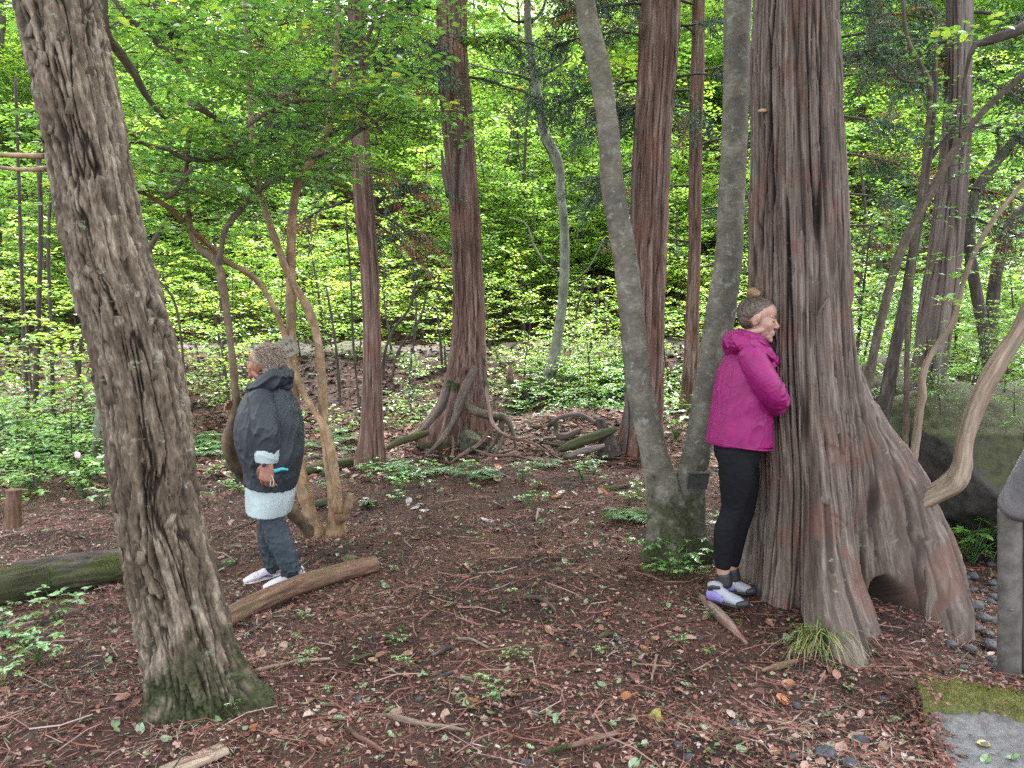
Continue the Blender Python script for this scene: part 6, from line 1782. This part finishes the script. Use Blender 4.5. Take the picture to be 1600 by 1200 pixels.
idx = np.random.default_rng(4).integers(0, len(base), 14000)
moss_tufts(slab, base[idx] + np.random.default_rng(5).uniform(-0.008, 0.008, (14000, 3)) * np.array([1, 1, 0.1]), 6)

# post with a metal-grey rounded rail
M_POST = plain('grey_post_wood', (0.115, 0.105, 0.095), 0.8, 0.004, 18, col2=(0.055, 0.05, 0.045))
M_RAIL = plain('dull_grey_rail', (0.40, 0.41, 0.45), 0.35, 0.001, 8, metal=0.5, col2=(0.22, 0.23, 0.25))
post = thing('rail_post', 'grey wooden post under a rounded grey rail at the right edge', 'post', tuple(P(1590, 1070, 3.4)))
for (cxp, wd_) in ((1577, 34), (1611, 38)):
    part('upright', tube_mesh('upright', pxrows([(cxp, 1100, wd_), (cxp, 1000, wd_), (cxp + 0.5, 900, wd_), (cxp + 1, 798, wd_)], 3.42), M_POST, 28, 60, disp=lambda TH, S, RR, b: RR + 0.002 * vn(b[..., 0] * 60, b[..., 1] * 60, b[..., 2] * 4, 7)), post)
part('knob', rock_mesh('knob', (0.013, 0.008, 0.010), 5, M_POST, 2, 0.1), post).location = P(1581, 953, 3.365)
part('rail', tube_mesh('rail', pxrows([(1592, 792, 60, 3.36), (1620, 740, 62, 3.2), (1668, 660, 68, 2.95), (1760, 520, 78, 2.6)]), M_RAIL, 40, 30), post)
ro = [o for o in post.children if o.name.startswith('knob')][0]

def gr(px, py, w_):
    p = G(px, py + w_ * 0.45)
    r = w_ * 0.5 * p.y / F_PX
    return (p.x, p.y + r * 0.6, p.z + r * 0.86, r)
def log(name, label, lst, mat, nth=36, amp=0.008, cat='log', ends=True, moss_n=0, flat=1.0, d=None, ground=False):
    rw = [gr(*q[:3]) for q in lst] if ground else pxrows(lst, d)
    a = rw[0]
    e = thing(name, label, cat, (a[0], a[1], gz(a[0], a[1])))
    def dl(TH, S, RR, b):
        x, y, z = b[..., 0], b[..., 1], b[..., 2]
        n_ = vn(x * 40, y * 40, z * 1.6, 101) + 0.4 * vn(x * 90, y * 90, z * 4, 102)
        return RR * (1 + 0.10 * vn(x * 12, y * 12, z * 3, 103)) + amp * (sstep(0, 0.25, np.abs(n_)) - 0.8)
    V, Q, T, bc = tube_arrays(rw, nth, 30 * len(lst), dl, ref=(0, 0, 1), seed=len(label))
    part('log', fast_mesh('log', V, [Q, T], mat, True, None, {'bc': bc}), e)
    if moss_n:
        rg = np.random.default_rng(moss_n)
        Vv = V[:-2]
        ctr = np.array([r[:3] for r in rw]).mean(0)
        up_ = Vv[Vv[:, 2] > np.interp(Vv[:, 0], [min(r[0] for r in rw), max(r[0] for r in rw)], [ctr[2], ctr[2]]) - 0.03]
        nz = fbm(up_[:, 0] * 6, up_[:, 1] * 6, up_[:, 2] * 6, 3, 9)
        up_ = up_[nz > -0.1]
        moss_tufts(e, up_[rg.integers(0, len(up_), moss_n)] + rg.uniform(-0.004, 0.004, (moss_n, 3)), 8, 0.009)
    return e
log('fallen_log', 'reddish barked log with a sawn end lying by the white shoes', [(340, 975, 34, 4.15), (400, 945, 34, 4.32), (470, 915, 32, 4.55), (530, 897, 30, 4.78), (586, 884, 28, 5.0)], B_LOG, 40, 0.007, ground=True)
log('fallen_log', 'dark mossy rotten log at the left edge behind the leaning trunk', [(-120, 935, 66, 4.75), (-20, 926, 64, 4.85), (60, 912, 58, 4.95), (130, 900, 50, 5.05), (215, 882, 40, 5.15)], B_MOSSLOG, 48, 0.014, moss_n=9000, ground=True)
log('fallen_log', 'split dark plank of the rotten log, lying on its upper side', [(20, 890, 22, 5.02), (90, 880, 24, 5.1), (200, 866, 20, 5.2)], B_DARK, 20, 0.006)
log('fallen_log', 'thin mossy log behind the orange stems', [(468, 738, 15, 7.6), (500, 731, 16, 7.7), (548, 722, 15, 7.8)], B_MOSSLOG, 20, 0.006, moss_n=1500, ground=True)
log('log_piece', 'short mossy log piece behind the base of the orange stems', [(486, 790, 13, 6.6), (515, 784, 14, 6.7)], B_MOSSLOG, 20, 0.004, ground=True)
log('fallen_branch', 'mossy green branch on the ground left of the forked grey tree', [(915, 768, 7, 7.0), (950, 765, 10, 7.0), (985, 758, 6, 7.05)], B_MOSSLOG, 12, 0.004, moss_n=900, cat='branch')
log('fallen_branch', 'elbow-shaped grey branch on the debris mound', [(868, 660, 8, 9.4), (871, 678, 9, 9.35), (882, 682, 11, 9.3), (905, 672, 9, 9.4)], B_CEDARG, 14, 0.003, cat='branch')
log('fallen_branch', 'curved root lying over the top of the debris mound', [(855, 668, 6, 9.5), (875, 652, 7, 9.5), (905, 648, 8, 9.6), (930, 660, 6, 9.5)], B_CEDARG, 14, 0.003, cat='branch')
log('rotten_stump', 'black rotten stump leaning against the shaggy cedar', [(952, 712, 40, 8.6), (948, 690, 30, 8.6), (940, 665, 16, 8.6), (937, 654, 12, 8.6)], B_DARK, 30, 0.02, cat='stump')
log('rotten_log', 'weathered mossy log heap in front of the rotten stump', [(872, 704, 6, 8.5), (890, 697, 14, 8.45), (925, 684, 17, 8.45), (962, 670, 9, 8.5)], B_MOSSLOG, 24, 0.012)
log('rotten_log', 'split grey log under the mossy heap', [(880, 716, 7, 8.35), (910, 706, 12, 8.3), (945, 696, 7, 8.3)], B_CEDARG, 20, 0.010)
log('sawn_stump', 'small sawn stump with a mossy top at the far left', [(20, 822, 26, 6.0), (21, 800, 23, 6.0), (22, 774, 22, 6.0), (22, 765, 24, 6.0)], B_LOG, 24, 0.006, cat='stump', moss_n=500)
log('broken_stub', 'broken orange-brown stub on the bank right of the central cedar', [(797, 600, 12, 11.5), (797, 580, 9, 11.5), (798, 568, 3, 11.5)], B_CEDAR, 14, 0.006, cat='stump')
log('surface_root', 'brown root running from under her shoes towards the camera', [(1088, 925, 5, 4.1), (1108, 945, 15, 3.98), (1135, 972, 18, 3.82), (1168, 1008, 5, 3.7)], B_CEDAR, 20, 0.005, cat='root', ground=True)
log('mossy_root', 'mossy green root mound at the left of the central cedar', [(605, 700, 6, 8.6), (625, 690, 12, 8.7), (650, 682, 12, 8.8), (668, 676, 8, 8.9)], B_MOSSLOG, 14, 0.004, cat='root', moss_n=700)

# sticks and bark on the litter, each where the photograph shows one
STK = [('pale bare stick on the litter right of the leaning trunk', [(398, 1052, 9), (440, 1042, 7), (470, 1037, 8), (516, 1034, 6)], B_LIMB),
       ('broken brown stick lying across the litter near the bottom', [(588, 1122, 8), (625, 1130, 16), (650, 1136, 12), (690, 1140, 10), (728, 1145, 7)], B_LIMB),
       ('red-brown strip of wood at the bottom, left of the broken stick', [(530, 1135, 6), (560, 1155, 12), (603, 1180, 8)], B_CEDAR),
       ('dark purplish bark strip near the bottom centre', [(846, 1185, 8), (900, 1170, 14), (966, 1152, 12)], B_CEDAR),
       ('shorter dark bark strip behind the long one at the bottom', [(915, 1180, 5), (950, 1168, 8), (975, 1158, 6)], B_CEDAR),
       ('black charred stick in the middle of the clearing', [(822, 937, 10), (845, 941, 13), (860, 951, 9), (868, 962, 7)], B_DARK),
       ('short black stick left of the middle of the clearing', [(580, 1000, 5), (608, 1000, 8), (632, 1004, 6)], B_DARK),
       ('pale stripped stick in the middle foreground', [(713, 1000, 5), (738, 1005, 7), (772, 1022, 5)], B_LIMB),
       ('white curled bark piece at the left of the foreground', [(545, 1040, 6), (565, 1034, 9), (588, 1026, 6)], B_PALE),
       ('dark wet stick standing proud of the litter', [(675, 1066, 5), (695, 1060, 8), (715, 1050, 5)], B_DARK),
       ('short upright pale stick left of the root in the foreground', [(1018, 1066, 8), (1022, 1045, 8), (1025, 1028, 7)], B_LIMB),
       ('short black stick near the centre right of the clearing', [(880, 1002, 5), (890, 1010, 8), (898, 1016, 5)], B_DARK),
       ('thin fallen twig left of the grass tuft', [(1065, 1062, 4), (1105, 1040, 5), (1140, 1018, 3)], B_CEDAR),
       ('twig along the foot of the giant cedar', [(1360, 1065, 4), (1400, 1056, 6), (1450, 1058, 5)], B_CEDAR),
       ('pale forked twig beside the slab', [(1476, 1055, 4), (1495, 1040, 4), (1517, 1020, 4)], B_BRANCH),
       ('straight stick on the litter in the back of the clearing', [(838, 816, 4), (840, 805, 8), (846, 798, 5)], B_LIMB),
       ('pale short stick left of the forked tree', [(880, 826, 5), (895, 820, 9), (902, 815, 5)], B_LIMB),
       ('long thin stick under the leaning trunk at the left', [(0, 1090, 3), (90, 1065, 4), (225, 1038, 3)], B_BRANCH),
       ('thin brown stick at the far left of the foreground', [(10, 975, 6), (40, 968, 6), (62, 960, 5)], B_LIMB),
       ('dark block of wood tucked behind the leaning trunk', [(203, 1010, 10), (216, 1003, 14), (226, 998, 12)], B_DARK),
       ('thin branch lying behind the standing person', [(300, 890, 3), (340, 840, 5), (400, 815, 4)], B_BRANCH),
       ('pale stick on the litter beyond the reddish log', [(375, 1000, 4), (400, 985, 7), (430, 965, 5)], B_BRANCH),
       ('small dark root knot near the centre foreground', [(675, 1030, 8), (690, 1022, 18), (705, 1015, 10)], B_DARK),
       ('mossy brown stub at the right of the clearing', [(935, 1000, 6), (945, 998, 16), (956, 995, 10)], B_MOSSLOG),
       ('rusty brown bark piece by the grass tuft', [(1190, 1052, 8), (1215, 1048, 20), (1245, 1038, 8)], B_LOG)]
for k, (lab, lst, mt) in enumerate(STK):
    rw = []
    for (px, py, wd_) in lst:
        p = G(px, py)
        r = wd_ * 0.5 * p.y / F_PX * 0.8
        rw.append((p.x, p.y, p.z + r * 0.8 + 0.004, r))
    o = link('fallen_stick', tube_mesh('fallen_stick', rw, mt, 10, 18, disp=lambda TH, S, RR, b: RR * (0.8 + 0.35 * vn(b[..., 0] * 120, b[..., 1] * 120, b[..., 2] * 14, 8)), seed=k))
    tag(o, lab, 'stick')
# weathered board at the bottom left
bd = thing('board', 'weathered plank end at the very bottom left', 'board', tuple(G(300, 1195)))
a_, b_ = G(255, 1215), G(352, 1178)
rw = [(a_.x, a_.y, a_.z + 0.012, 0.05), (b_.x, b_.y, b_.z + 0.016, 0.045)]
part('board', tube_mesh('board', rw, B_LIMB, 16, 20, disp=lambda TH, S, RR, b: RR * np.minimum(1, 0.28 / (np.abs(np.cos(TH)) + 1e-3)) ), bd)

# name boards on the trees
def name_board(label, c, u, v, w_, h_, texts, board_mat, ink, frame=False):
    e = thing('name_board', label, 'sign', tuple(c))
    u, v = Vector(u).normalized(), Vector(v).normalized()
    n = u.cross(v).normalized()
    M = Matrix(((u.x, v.x, n.x, c[0]), (u.y, v.y, n.y, c[1]), (u.z, v.z, n.z, c[2]), (0, 0, 0, 1)))
    bm = bmesh.new()
    bmesh.ops.create_cube(bm, size=1, matrix=M @ Matrix.Diagonal((w_, h_, 0.014, 1)))
    bmesh.ops.bevel(bm, geom=bm.edges, offset=0.002, segments=2, affect='EDGES')
    me = bpy.data.meshes.new('board')
    bm.to_mesh(me)
    bm.free()
    me.materials.append(board_mat)
    bo = part('board', me, e)
    if frame:
        for (cx_, cy_, sx, sy) in ((0, h_ / 2, w_ + 0.012, 0.010), (-w_ / 2, 0, 0.010, h_)):
            bm = bmesh.new()
            bmesh.ops.create_cube(bm, size=1, matrix=M @ Matrix.Translation((cx_, cy_, 0.004)) @ Matrix.Diagonal((sx, sy, 0.026, 1)))
            me = bpy.data.meshes.new('frame')
            bm.to_mesh(me)
            bm.free()
            me.materials.append(M_POST)
            part('frame', me, e)
    for (tx, size, ox, oy) in texts:
        cu = bpy.data.curves.new('t', 'FONT')
        cu.body = tx
        cu.size = size
        cu.align_x = 'CENTER'
        cu.align_y = 'CENTER'
        cu.extrude = 0.0008
        to = bpy.data.objects.new('t', cu)
        C.objects.link(to)
        dg = bpy.context.evaluated_depsgraph_get()
        tm = bpy.data.meshes.new_from_object(to.evaluated_get(dg), depsgraph=dg)
        bpy.data.objects.remove(to)
        tm.transform(M @ Matrix.Translation((ox, oy, 0.0085)))
        tm.materials.clear()
        tm.materials.append(ink)
        part('lettering', tm, e)
    return e
M_SIGN = plain('pale_sign_wood', (0.25, 0.235, 0.20), 0.75, 0.002, 30, col2=(0.17, 0.15, 0.12))
M_SIGND = plain('dark_sign_wood', (0.035, 0.035, 0.033), 0.7, 0.002, 30, col2=(0.025, 0.024, 0.022))
M_INK = plain('black_ink', (0.02, 0.02, 0.018), 0.6)
name_board('tilted pale wooden name board fixed to the orange stems behind the head of the person', P(442, 547, 5.9), (1, -0.1, 0.52), (-0.45, 0, 1), 0.235, 0.15,
           [('ヒメシャラ', 0.040, 0.01, 0.025), ('ツバキ科', 0.032, 0.02, -0.035)], M_SIGN, M_INK)
name_board('small dark framed name board low on the forked grey tree', P(1090, 751, 4.70), (1, -0.03, 0.0), (0.16, 0, 1), 0.135, 0.105, [('ブナ', 0.032, -0.012, 0.018), ('ブナ科', 0.02, -0.008, -0.026)], M_SIGND, M_INK, True)

# pale tag hanging among the ferns at the left, tiny marker by the path
tg_ = link('plastic_tag', rock_mesh('plastic_tag', (0.035, 0.006, 0.045), 3, plain('pale_pink_plastic', (0.62, 0.52, 0.55), 0.5), 2, 0.12))
tg_.location = P(121, 711, 7.4)
tag(tg_, 'small pale pink marker standing among the ferns at the left', 'marker')

# ================================================================== LITTER
M_LIT, nt, out = newmat('litter')
at = nd(nt, 'ShaderNodeAttribute', attribute_name='rnd')
col = ramp(nt, at.outputs['Fac'], [(0.0, (0.024, 0.013, 0.011)), (0.28, (0.085, 0.034, 0.026)), (0.50, (0.185, 0.075, 0.054)), (0.68, (0.25, 0.128, 0.10)), (0.82, (0.31, 0.21, 0.18)), (0.92, (0.40, 0.335, 0.31)),
                                   (0.94, (0.06, 0.10, 0.035)), (0.97, (0.11, 0.17, 0.07)), (1.0, (0.19, 0.23, 0.15))])
b_ = nd(nt, 'ShaderNodeBsdfPrincipled', {'Base Color': col, 'Roughness': 0.68, 'Specular IOR Level': 0.3})
nt.links.new(b_.outputs[0], out.inputs[0])
rng = np.random.default_rng(42)
def litter_pts(n, y0, y1, pw, x_pad=1.0):
    u = rng.random(n)
    y = (y0 ** pw + u * (y1 ** pw - y0 ** pw)) ** (1 / pw)
    x = (rng.random(n) * 2 - 1) * (0.75 * y + x_pad)
    return x, y
ac = Acc()
def shard(seed):
    rg = np.random.default_rng(seed)
    k = 6
    a = np.sort(rng.uniform(0, 1, k)) * 0.5 + np.arange(k) / k * 0.5
    a = a / a[-1] * 6.0
    r = rg.uniform(0.5, 1.1, k)
    V = np.stack([0.5 + 0.5 * r * np.cos(a), 0.5 * r * np.sin(a), rg.normal(0, 0.10, k)], 1)
    return V, np.array([[0, i, i + 1] for i in range(1, k - 1)])
SH = [shard(s_) for s_ in range(6)] + [LEAF8, LEAF4]
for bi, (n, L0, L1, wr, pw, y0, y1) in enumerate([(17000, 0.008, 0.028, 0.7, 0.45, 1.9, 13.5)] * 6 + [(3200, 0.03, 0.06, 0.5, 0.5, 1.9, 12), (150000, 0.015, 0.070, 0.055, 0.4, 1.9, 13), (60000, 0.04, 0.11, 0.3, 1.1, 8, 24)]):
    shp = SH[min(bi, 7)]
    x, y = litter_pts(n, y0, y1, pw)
    z = g(x, y) + rng.random(n) * 0.012
    a = rng.uniform(0, 2 * PI, n)
    D_ = np.stack([np.cos(a), np.sin(a), rng.normal(0, 0.22, n)], 1)
    N_ = np.stack([rng.normal(0, 0.4, n), rng.normal(0, 0.4, n), np.ones(n)], 1)
    L_ = rng.uniform(L0, L1, n) * (1 + y / 14)
    patch = vn(x * 1.7, y * 1.7, 0, 77) * 0.17 + vn(x * 0.5, y * 0.5, 0, 78) * 0.12
    rr_ = rng.beta(1.35, 1.6, n) * 0.93 + patch
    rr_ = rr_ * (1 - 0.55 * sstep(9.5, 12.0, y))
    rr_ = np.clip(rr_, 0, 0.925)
    gm = rng.random(n) < 0.09
    rr_[gm] = rng.uniform(0.94, 1.0, gm.sum())
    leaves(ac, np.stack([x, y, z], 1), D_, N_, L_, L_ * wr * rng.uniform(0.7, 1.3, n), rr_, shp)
ns_ = 260
us, vs = rng.random(ns_), rng.random(ns_) ** 0.8
cq = [np.array(q) for q in cn]
ps = (1 - vs)[:, None] * ((1 - us)[:, None] * cq[0] + us[:, None] * cq[1]) + vs[:, None] * ((1 - us)[:, None] * cq[3] + us[:, None] * cq[2])
ps[:, 2] += np.where(vs < 0.3, 0.04, 0.006)
as_ = rng.uniform(0, 6.28, ns_)
leaves(ac, ps, np.stack([np.cos(as_), np.sin(as_), rng.normal(0, 0.1, ns_)], 1), np.tile([0, 0, 1.0], (ns_, 1)) + rng.normal(0, 0.15, (ns_, 3)), rng.uniform(0.006, 0.028, ns_), rng.uniform(0.002, 0.008, ns_), rng.uniform(0.05, 0.85, ns_), SH[2])
ne = 1500
te = rng.random(ne)
pe = cq[0][None] * (1 - te)[:, None] + cq[3][None] * te[:, None]
be = rng.random(ne) < 0.35
pe[be] = cq[0][None] * (1 - te[be])[:, None] + cq[1][None] * te[be][:, None]
off = rng.normal(0, 0.028, (ne, 2))
pe[:, :2] += off
inside = np.where(be, off[:, 1] < 0, off[:, 0] > 0.01)
pe[:, 2] = np.where(inside, sz_ + 0.006 + 0.035 * ((te < 0.3) | be), g(pe[:, 0], pe[:, 1]) + rng.random(ne) * np.where(np.abs(off[:, 0]) < 0.03, 0.07, 0.03))
ae = rng.uniform(0, 6.28, ne)
leaves(ac, pe, np.stack([np.cos(ae), np.sin(ae), rng.normal(0, 0.4, ne)], 1), np.tile([0, 0, 1.0], (ne, 1)) + rng.normal(0, 0.4, (ne, 3)), rng.uniform(0.012, 0.045, ne), rng.uniform(0.003, 0.016, ne), rng.uniform(0.05, 0.75, ne), SH[1])
o = link('leaf_litter', ac.mesh('leaf_litter', M_LIT, smooth=False))
tag(o, 'brown leaf and bark litter covering the forest floor', 'litter', kind='stuff')
ac = Acc()
n = 3600
x, y = litter_pts(n, 2.0, 14, 0.7)
z = g(x, y)
for k in range(n):
    a = rng.uniform(0, 2 * PI)
    L_ = rng.uniform(0.06, 0.26) * (1 + y[k] / 20)
    r_ = rng.uniform(0.0009, 0.0028)
    d_ = np.array([math.cos(a), math.sin(a), 0]) * L_ / 2
    bend = np.array([-d_[1], d_[0], 0]) * rng.normal(0, 0.25)
    c_ = np.array([x[k], y[k], z[k] + 0.008])
    q = np.array([c_ - d_ + [0, 0, rng.uniform(0, 0.012)], c_ + bend + [0, 0, rng.uniform(0, 0.02)], c_ + d_ + [0, 0, rng.uniform(0, 0.012)]])
    # three-sided stick without resampling, for speed
    sd = unit([-d_[1], d_[0], 0])
    Vv = np.vstack([[p_ + sd * r_, p_ - sd * r_, p_ + np.array([0, 0, 1.6 * r_])] for p_ in q])
    F_ = []
    for s_ in (0, 3):
        for e_ in range(3):
            F_.append([s_ + e_, s_ + (e_ + 1) % 3, s_ + 3 + (e_ + 1) % 3, s_ + 3 + e_])
    ac.add(Vv, [np.array(F_)], min(0.85, max(0, rng.normal(0.45, 0.22))))
o = link('twig_litter', ac.mesh('twig_litter', M_LIT, smooth=False))
tag(o, 'thin twigs scattered over the forest floor', 'twigs', kind='stuff')

# fallen leaves one can tell apart: a few shapes, then copies
def fallen(name, mat, seed, L=0.05):
    rg = np.random.default_rng(seed)
    ac = Acc()
    n = 7
    V, F_ = [], []
    for i in range(n):
        t = i / (n - 1)
        w_ = L * 0.36 * math.sin(PI * min(1, t * 0.93 + 0.05)) ** 0.8 * (1 if t < 0.97 else 0.1)
        cu = 0.010 * math.sin(t * 3 + seed)
        for s_ in (-1, 0, 1):
            V.append([t * L - L / 2, s_ * w_ * rg.uniform(0.85, 1.1), cu + (0.006 * abs(s_) * rg.uniform(0.3, 1.4)) + 0.004])
    for i in range(n - 1):
        for s_ in (0, 1):
            a0 = i * 3 + s_
            F_.append([a0, a0 + 3, a0 + 4, a0 + 1])
    ac.add(np.array(V), [np.array(F_)], rg.uniform(0.2, 0.8))
    return ac.mesh(name, mat, smooth=False)
M_FG = leafmat('fallen_green', [(0.0, (0.07, 0.15, 0.04)), (0.5, (0.12, 0.20, 0.08)), (1.0, (0.19, 0.24, 0.14))], trans=0.2, gloss=0.12, vvar=0.5)
M_FB = leafmat('fallen_brown', [(0.0, (0.14, 0.06, 0.035)), (0.6, (0.24, 0.13, 0.08)), (1.0, (0.33, 0.23, 0.17))], trans=0.15, gloss=0.08, vvar=0.5)
M_FY = leafmat('fallen_yellow', [(0.0, (0.32, 0.28, 0.05)), (1.0, (0.38, 0.31, 0.14))], trans=0.2, gloss=0.08, vvar=0.3)
M_FO = leafmat('fallen_orange', [(0.0, (0.26, 0.085, 0.03)), (1.0, (0.33, 0.14, 0.06))], trans=0.15, gloss=0.06, vvar=0.4)
M_FW = leafmat('fallen_pale', [(0.0, (0.30, 0.27, 0.26)), (1.0, (0.40, 0.37, 0.36))], trans=0.1, gloss=0.08, vvar=0.3)
fm = {k: [fallen('fallen_leaf', m_, s_ * 7 + 3, L_) for s_ in range(4)] for k, (m_, L_) in {'g': (M_FG, 0.052), 'b': (M_FB, 0.062), 'y': (M_FY, 0.06), 'o': (M_FO, 0.075), 'w': (M_FW, 0.09)}.items()}
def fallen_at(kind, px, py, label, group, s=1.0):
    p = G(px, py)
    o = bpy.data.objects.new('fallen_leaf', fm[kind][int(rng.integers(4))])
    C.objects.link(o)
    o.location = p + Vector((0, 0, 0.008))
    o.rotation_euler = (rng.normal(0, 0.25), rng.normal(0, 0.25), rng.uniform(0, 6.28))
    o.scale = (s,) * 3
    tag(o, label, 'leaf', group)
for (kind, n, x0, x1, y0, y1, lab, grp, s0, s1) in (
        ('g', 70, 380, 1420, 930, 1200, 'green leaf fallen on the brown litter of the foreground', 'green fallen leaves in the foreground', 0.6, 1.1),
        ('g', 38, 300, 1060, 800, 930, 'green leaf fallen on the litter in the middle of the clearing', 'green fallen leaves in the clearing', 0.7, 1.2),
        ('g', 18, 0, 300, 930, 1190, 'green leaf on the litter round the foot of the leaning trunk', 'green fallen leaves at the left', 0.6, 1.1),
        ('b', 44, 380, 1420, 930, 1200, 'curled brown leaf on the litter of the foreground', 'brown fallen leaves in the foreground', 0.6, 1.2),
        ('b', 24, 0, 1000, 780, 930, 'curled brown leaf farther back on the litter', 'brown fallen leaves farther back', 0.8, 1.3),
        ('o', 14, 380, 1400, 950, 1190, 'rust orange leaf on the litter of the foreground', 'orange fallen leaves', 0.5, 0.9),
        ('o', 18, 560, 1000, 640, 780, 'orange dead cedar spray on the litter by the middle cedars', 'orange debris by the middle cedars', 0.9, 1.8),
        ('w', 24, 560, 960, 660, 800, 'pale curled bark scrap on the litter by the middle cedars', 'pale scraps by the middle cedars', 0.7, 1.5),
        ('b', 24, 560, 1000, 640, 780, 'brown curled leaf on the debris round the root mound', 'brown leaves round the root mound', 0.9, 1.7)):
    for k in range(n):
        fallen_at(kind, rng.uniform(x0, x1), y0 + (y1 - y0) * rng.random(), lab, grp, rng.uniform(s0, s1))
for (kind, px, py, lab, s) in (('g', 732, 1106, 'large bright green leaf lying flat in the near foreground', 1.5), ('y', 1025, 1125, 'pale yellow leaf in the near foreground', 1.3), ('w', 775, 830, 'pale curled bark sheet in the back of the clearing', 1.3), ('w', 762, 815, 'smaller white scrap just behind the pale bark sheet', 1.3),
                               ('w', 655, 790, 'long pale scrap lying left of the middle of the clearing', 1.3), ('w', 580, 787, 'pale bark shaving right of the orange stems', 1.8), ('w', 810, 784, 'small white scrap in the middle distance', 1.2), ('w', 1500, 897, 'pale grey leaf in the hollow under the boulder', 1.6),
                               ('y', 1495, 905, 'yellow leaf beside the pale leaf under the boulder', 0.8), ('o', 1222, 1100, 'orange-brown leaf right of the grass tuft', 1.1), ('o', 1230, 1072, 'rust leaf just under the grass tuft', 1.0), ('b', 730, 893, 'pale brown leaf standing up in the clearing', 1.3),
                               ('g', 1485, 1110, 'green leaf by the corner of the slab', 0.8), ('y', 645, 637, 'big yellow leaf at the left of the central cedar', 1.4)):
    fallen_at(kind, px, py, lab, None, s)
for (kind, px, py, lab, s) in (('y', 1537, 1163, 'bright yellow leaf lying on the concrete slab', 1.1), ('g', 1540, 1188, 'pale green leaf in front of the yellow one on the slab', 0.9), ('g', 1583, 1185, 'pale green leaf at the right on the slab', 1.0)):
    fallen_at(kind, px, py, lab, None, s)
    o = [q for q in C.objects if q.get('label') == lab][0]
    o.location = onz(px, py, sz_ + 0.004)
    o.rotation_euler = (0, 0, px)


# tangle of broken wood on the mound between the root cedar and the shaggy cedar
rng = np.random.default_rng(66)
for k in range(46):
    px, py = rng.uniform(700, 975), rng.uniform(655, 722)
    if px < 790 and py < 690:
        continue
    p = G(px, py)
    a, L_ = rng.uniform(-0.7, 0.7) + (PI if rng.random() < 0.5 else 0), rng.uniform(0.15, 0.55)
    r_ = rng.uniform(0.006, 0.022)
    dv = np.array([math.cos(a), math.sin(a) * 0.6, rng.uniform(-0.05, 0.28)]) * L_
    q = np.array(p)
    rw = [(*(q - dv / 2 + [0, 0, 0.02]), r_ * 0.7), (*(q + [0, 0, 0.03 + rng.uniform(0, 0.03)]), r_), (*(q + dv / 2 + [0, 0, 0.03]), r_ * 0.5)]
    o = link('broken_wood', tube_mesh('broken_wood', rw, [B_CEDAR, B_CEDARG, B_DARK, B_LIMB, B_MOSSLOG][k % 5], 8, 14, disp=lambda TH, S, RR, b: RR * (0.75 + 0.5 * vn(b[..., 0] * 90, b[..., 1] * 90, b[..., 2] * 10, 8)), seed=k))
    side = 'at the foot of the root mound' if px < 820 else 'on the debris mound left of the shaggy cedar'
    tag(o, 'broken piece of dead wood ' + side, 'dead wood', 'broken wood ' + side)
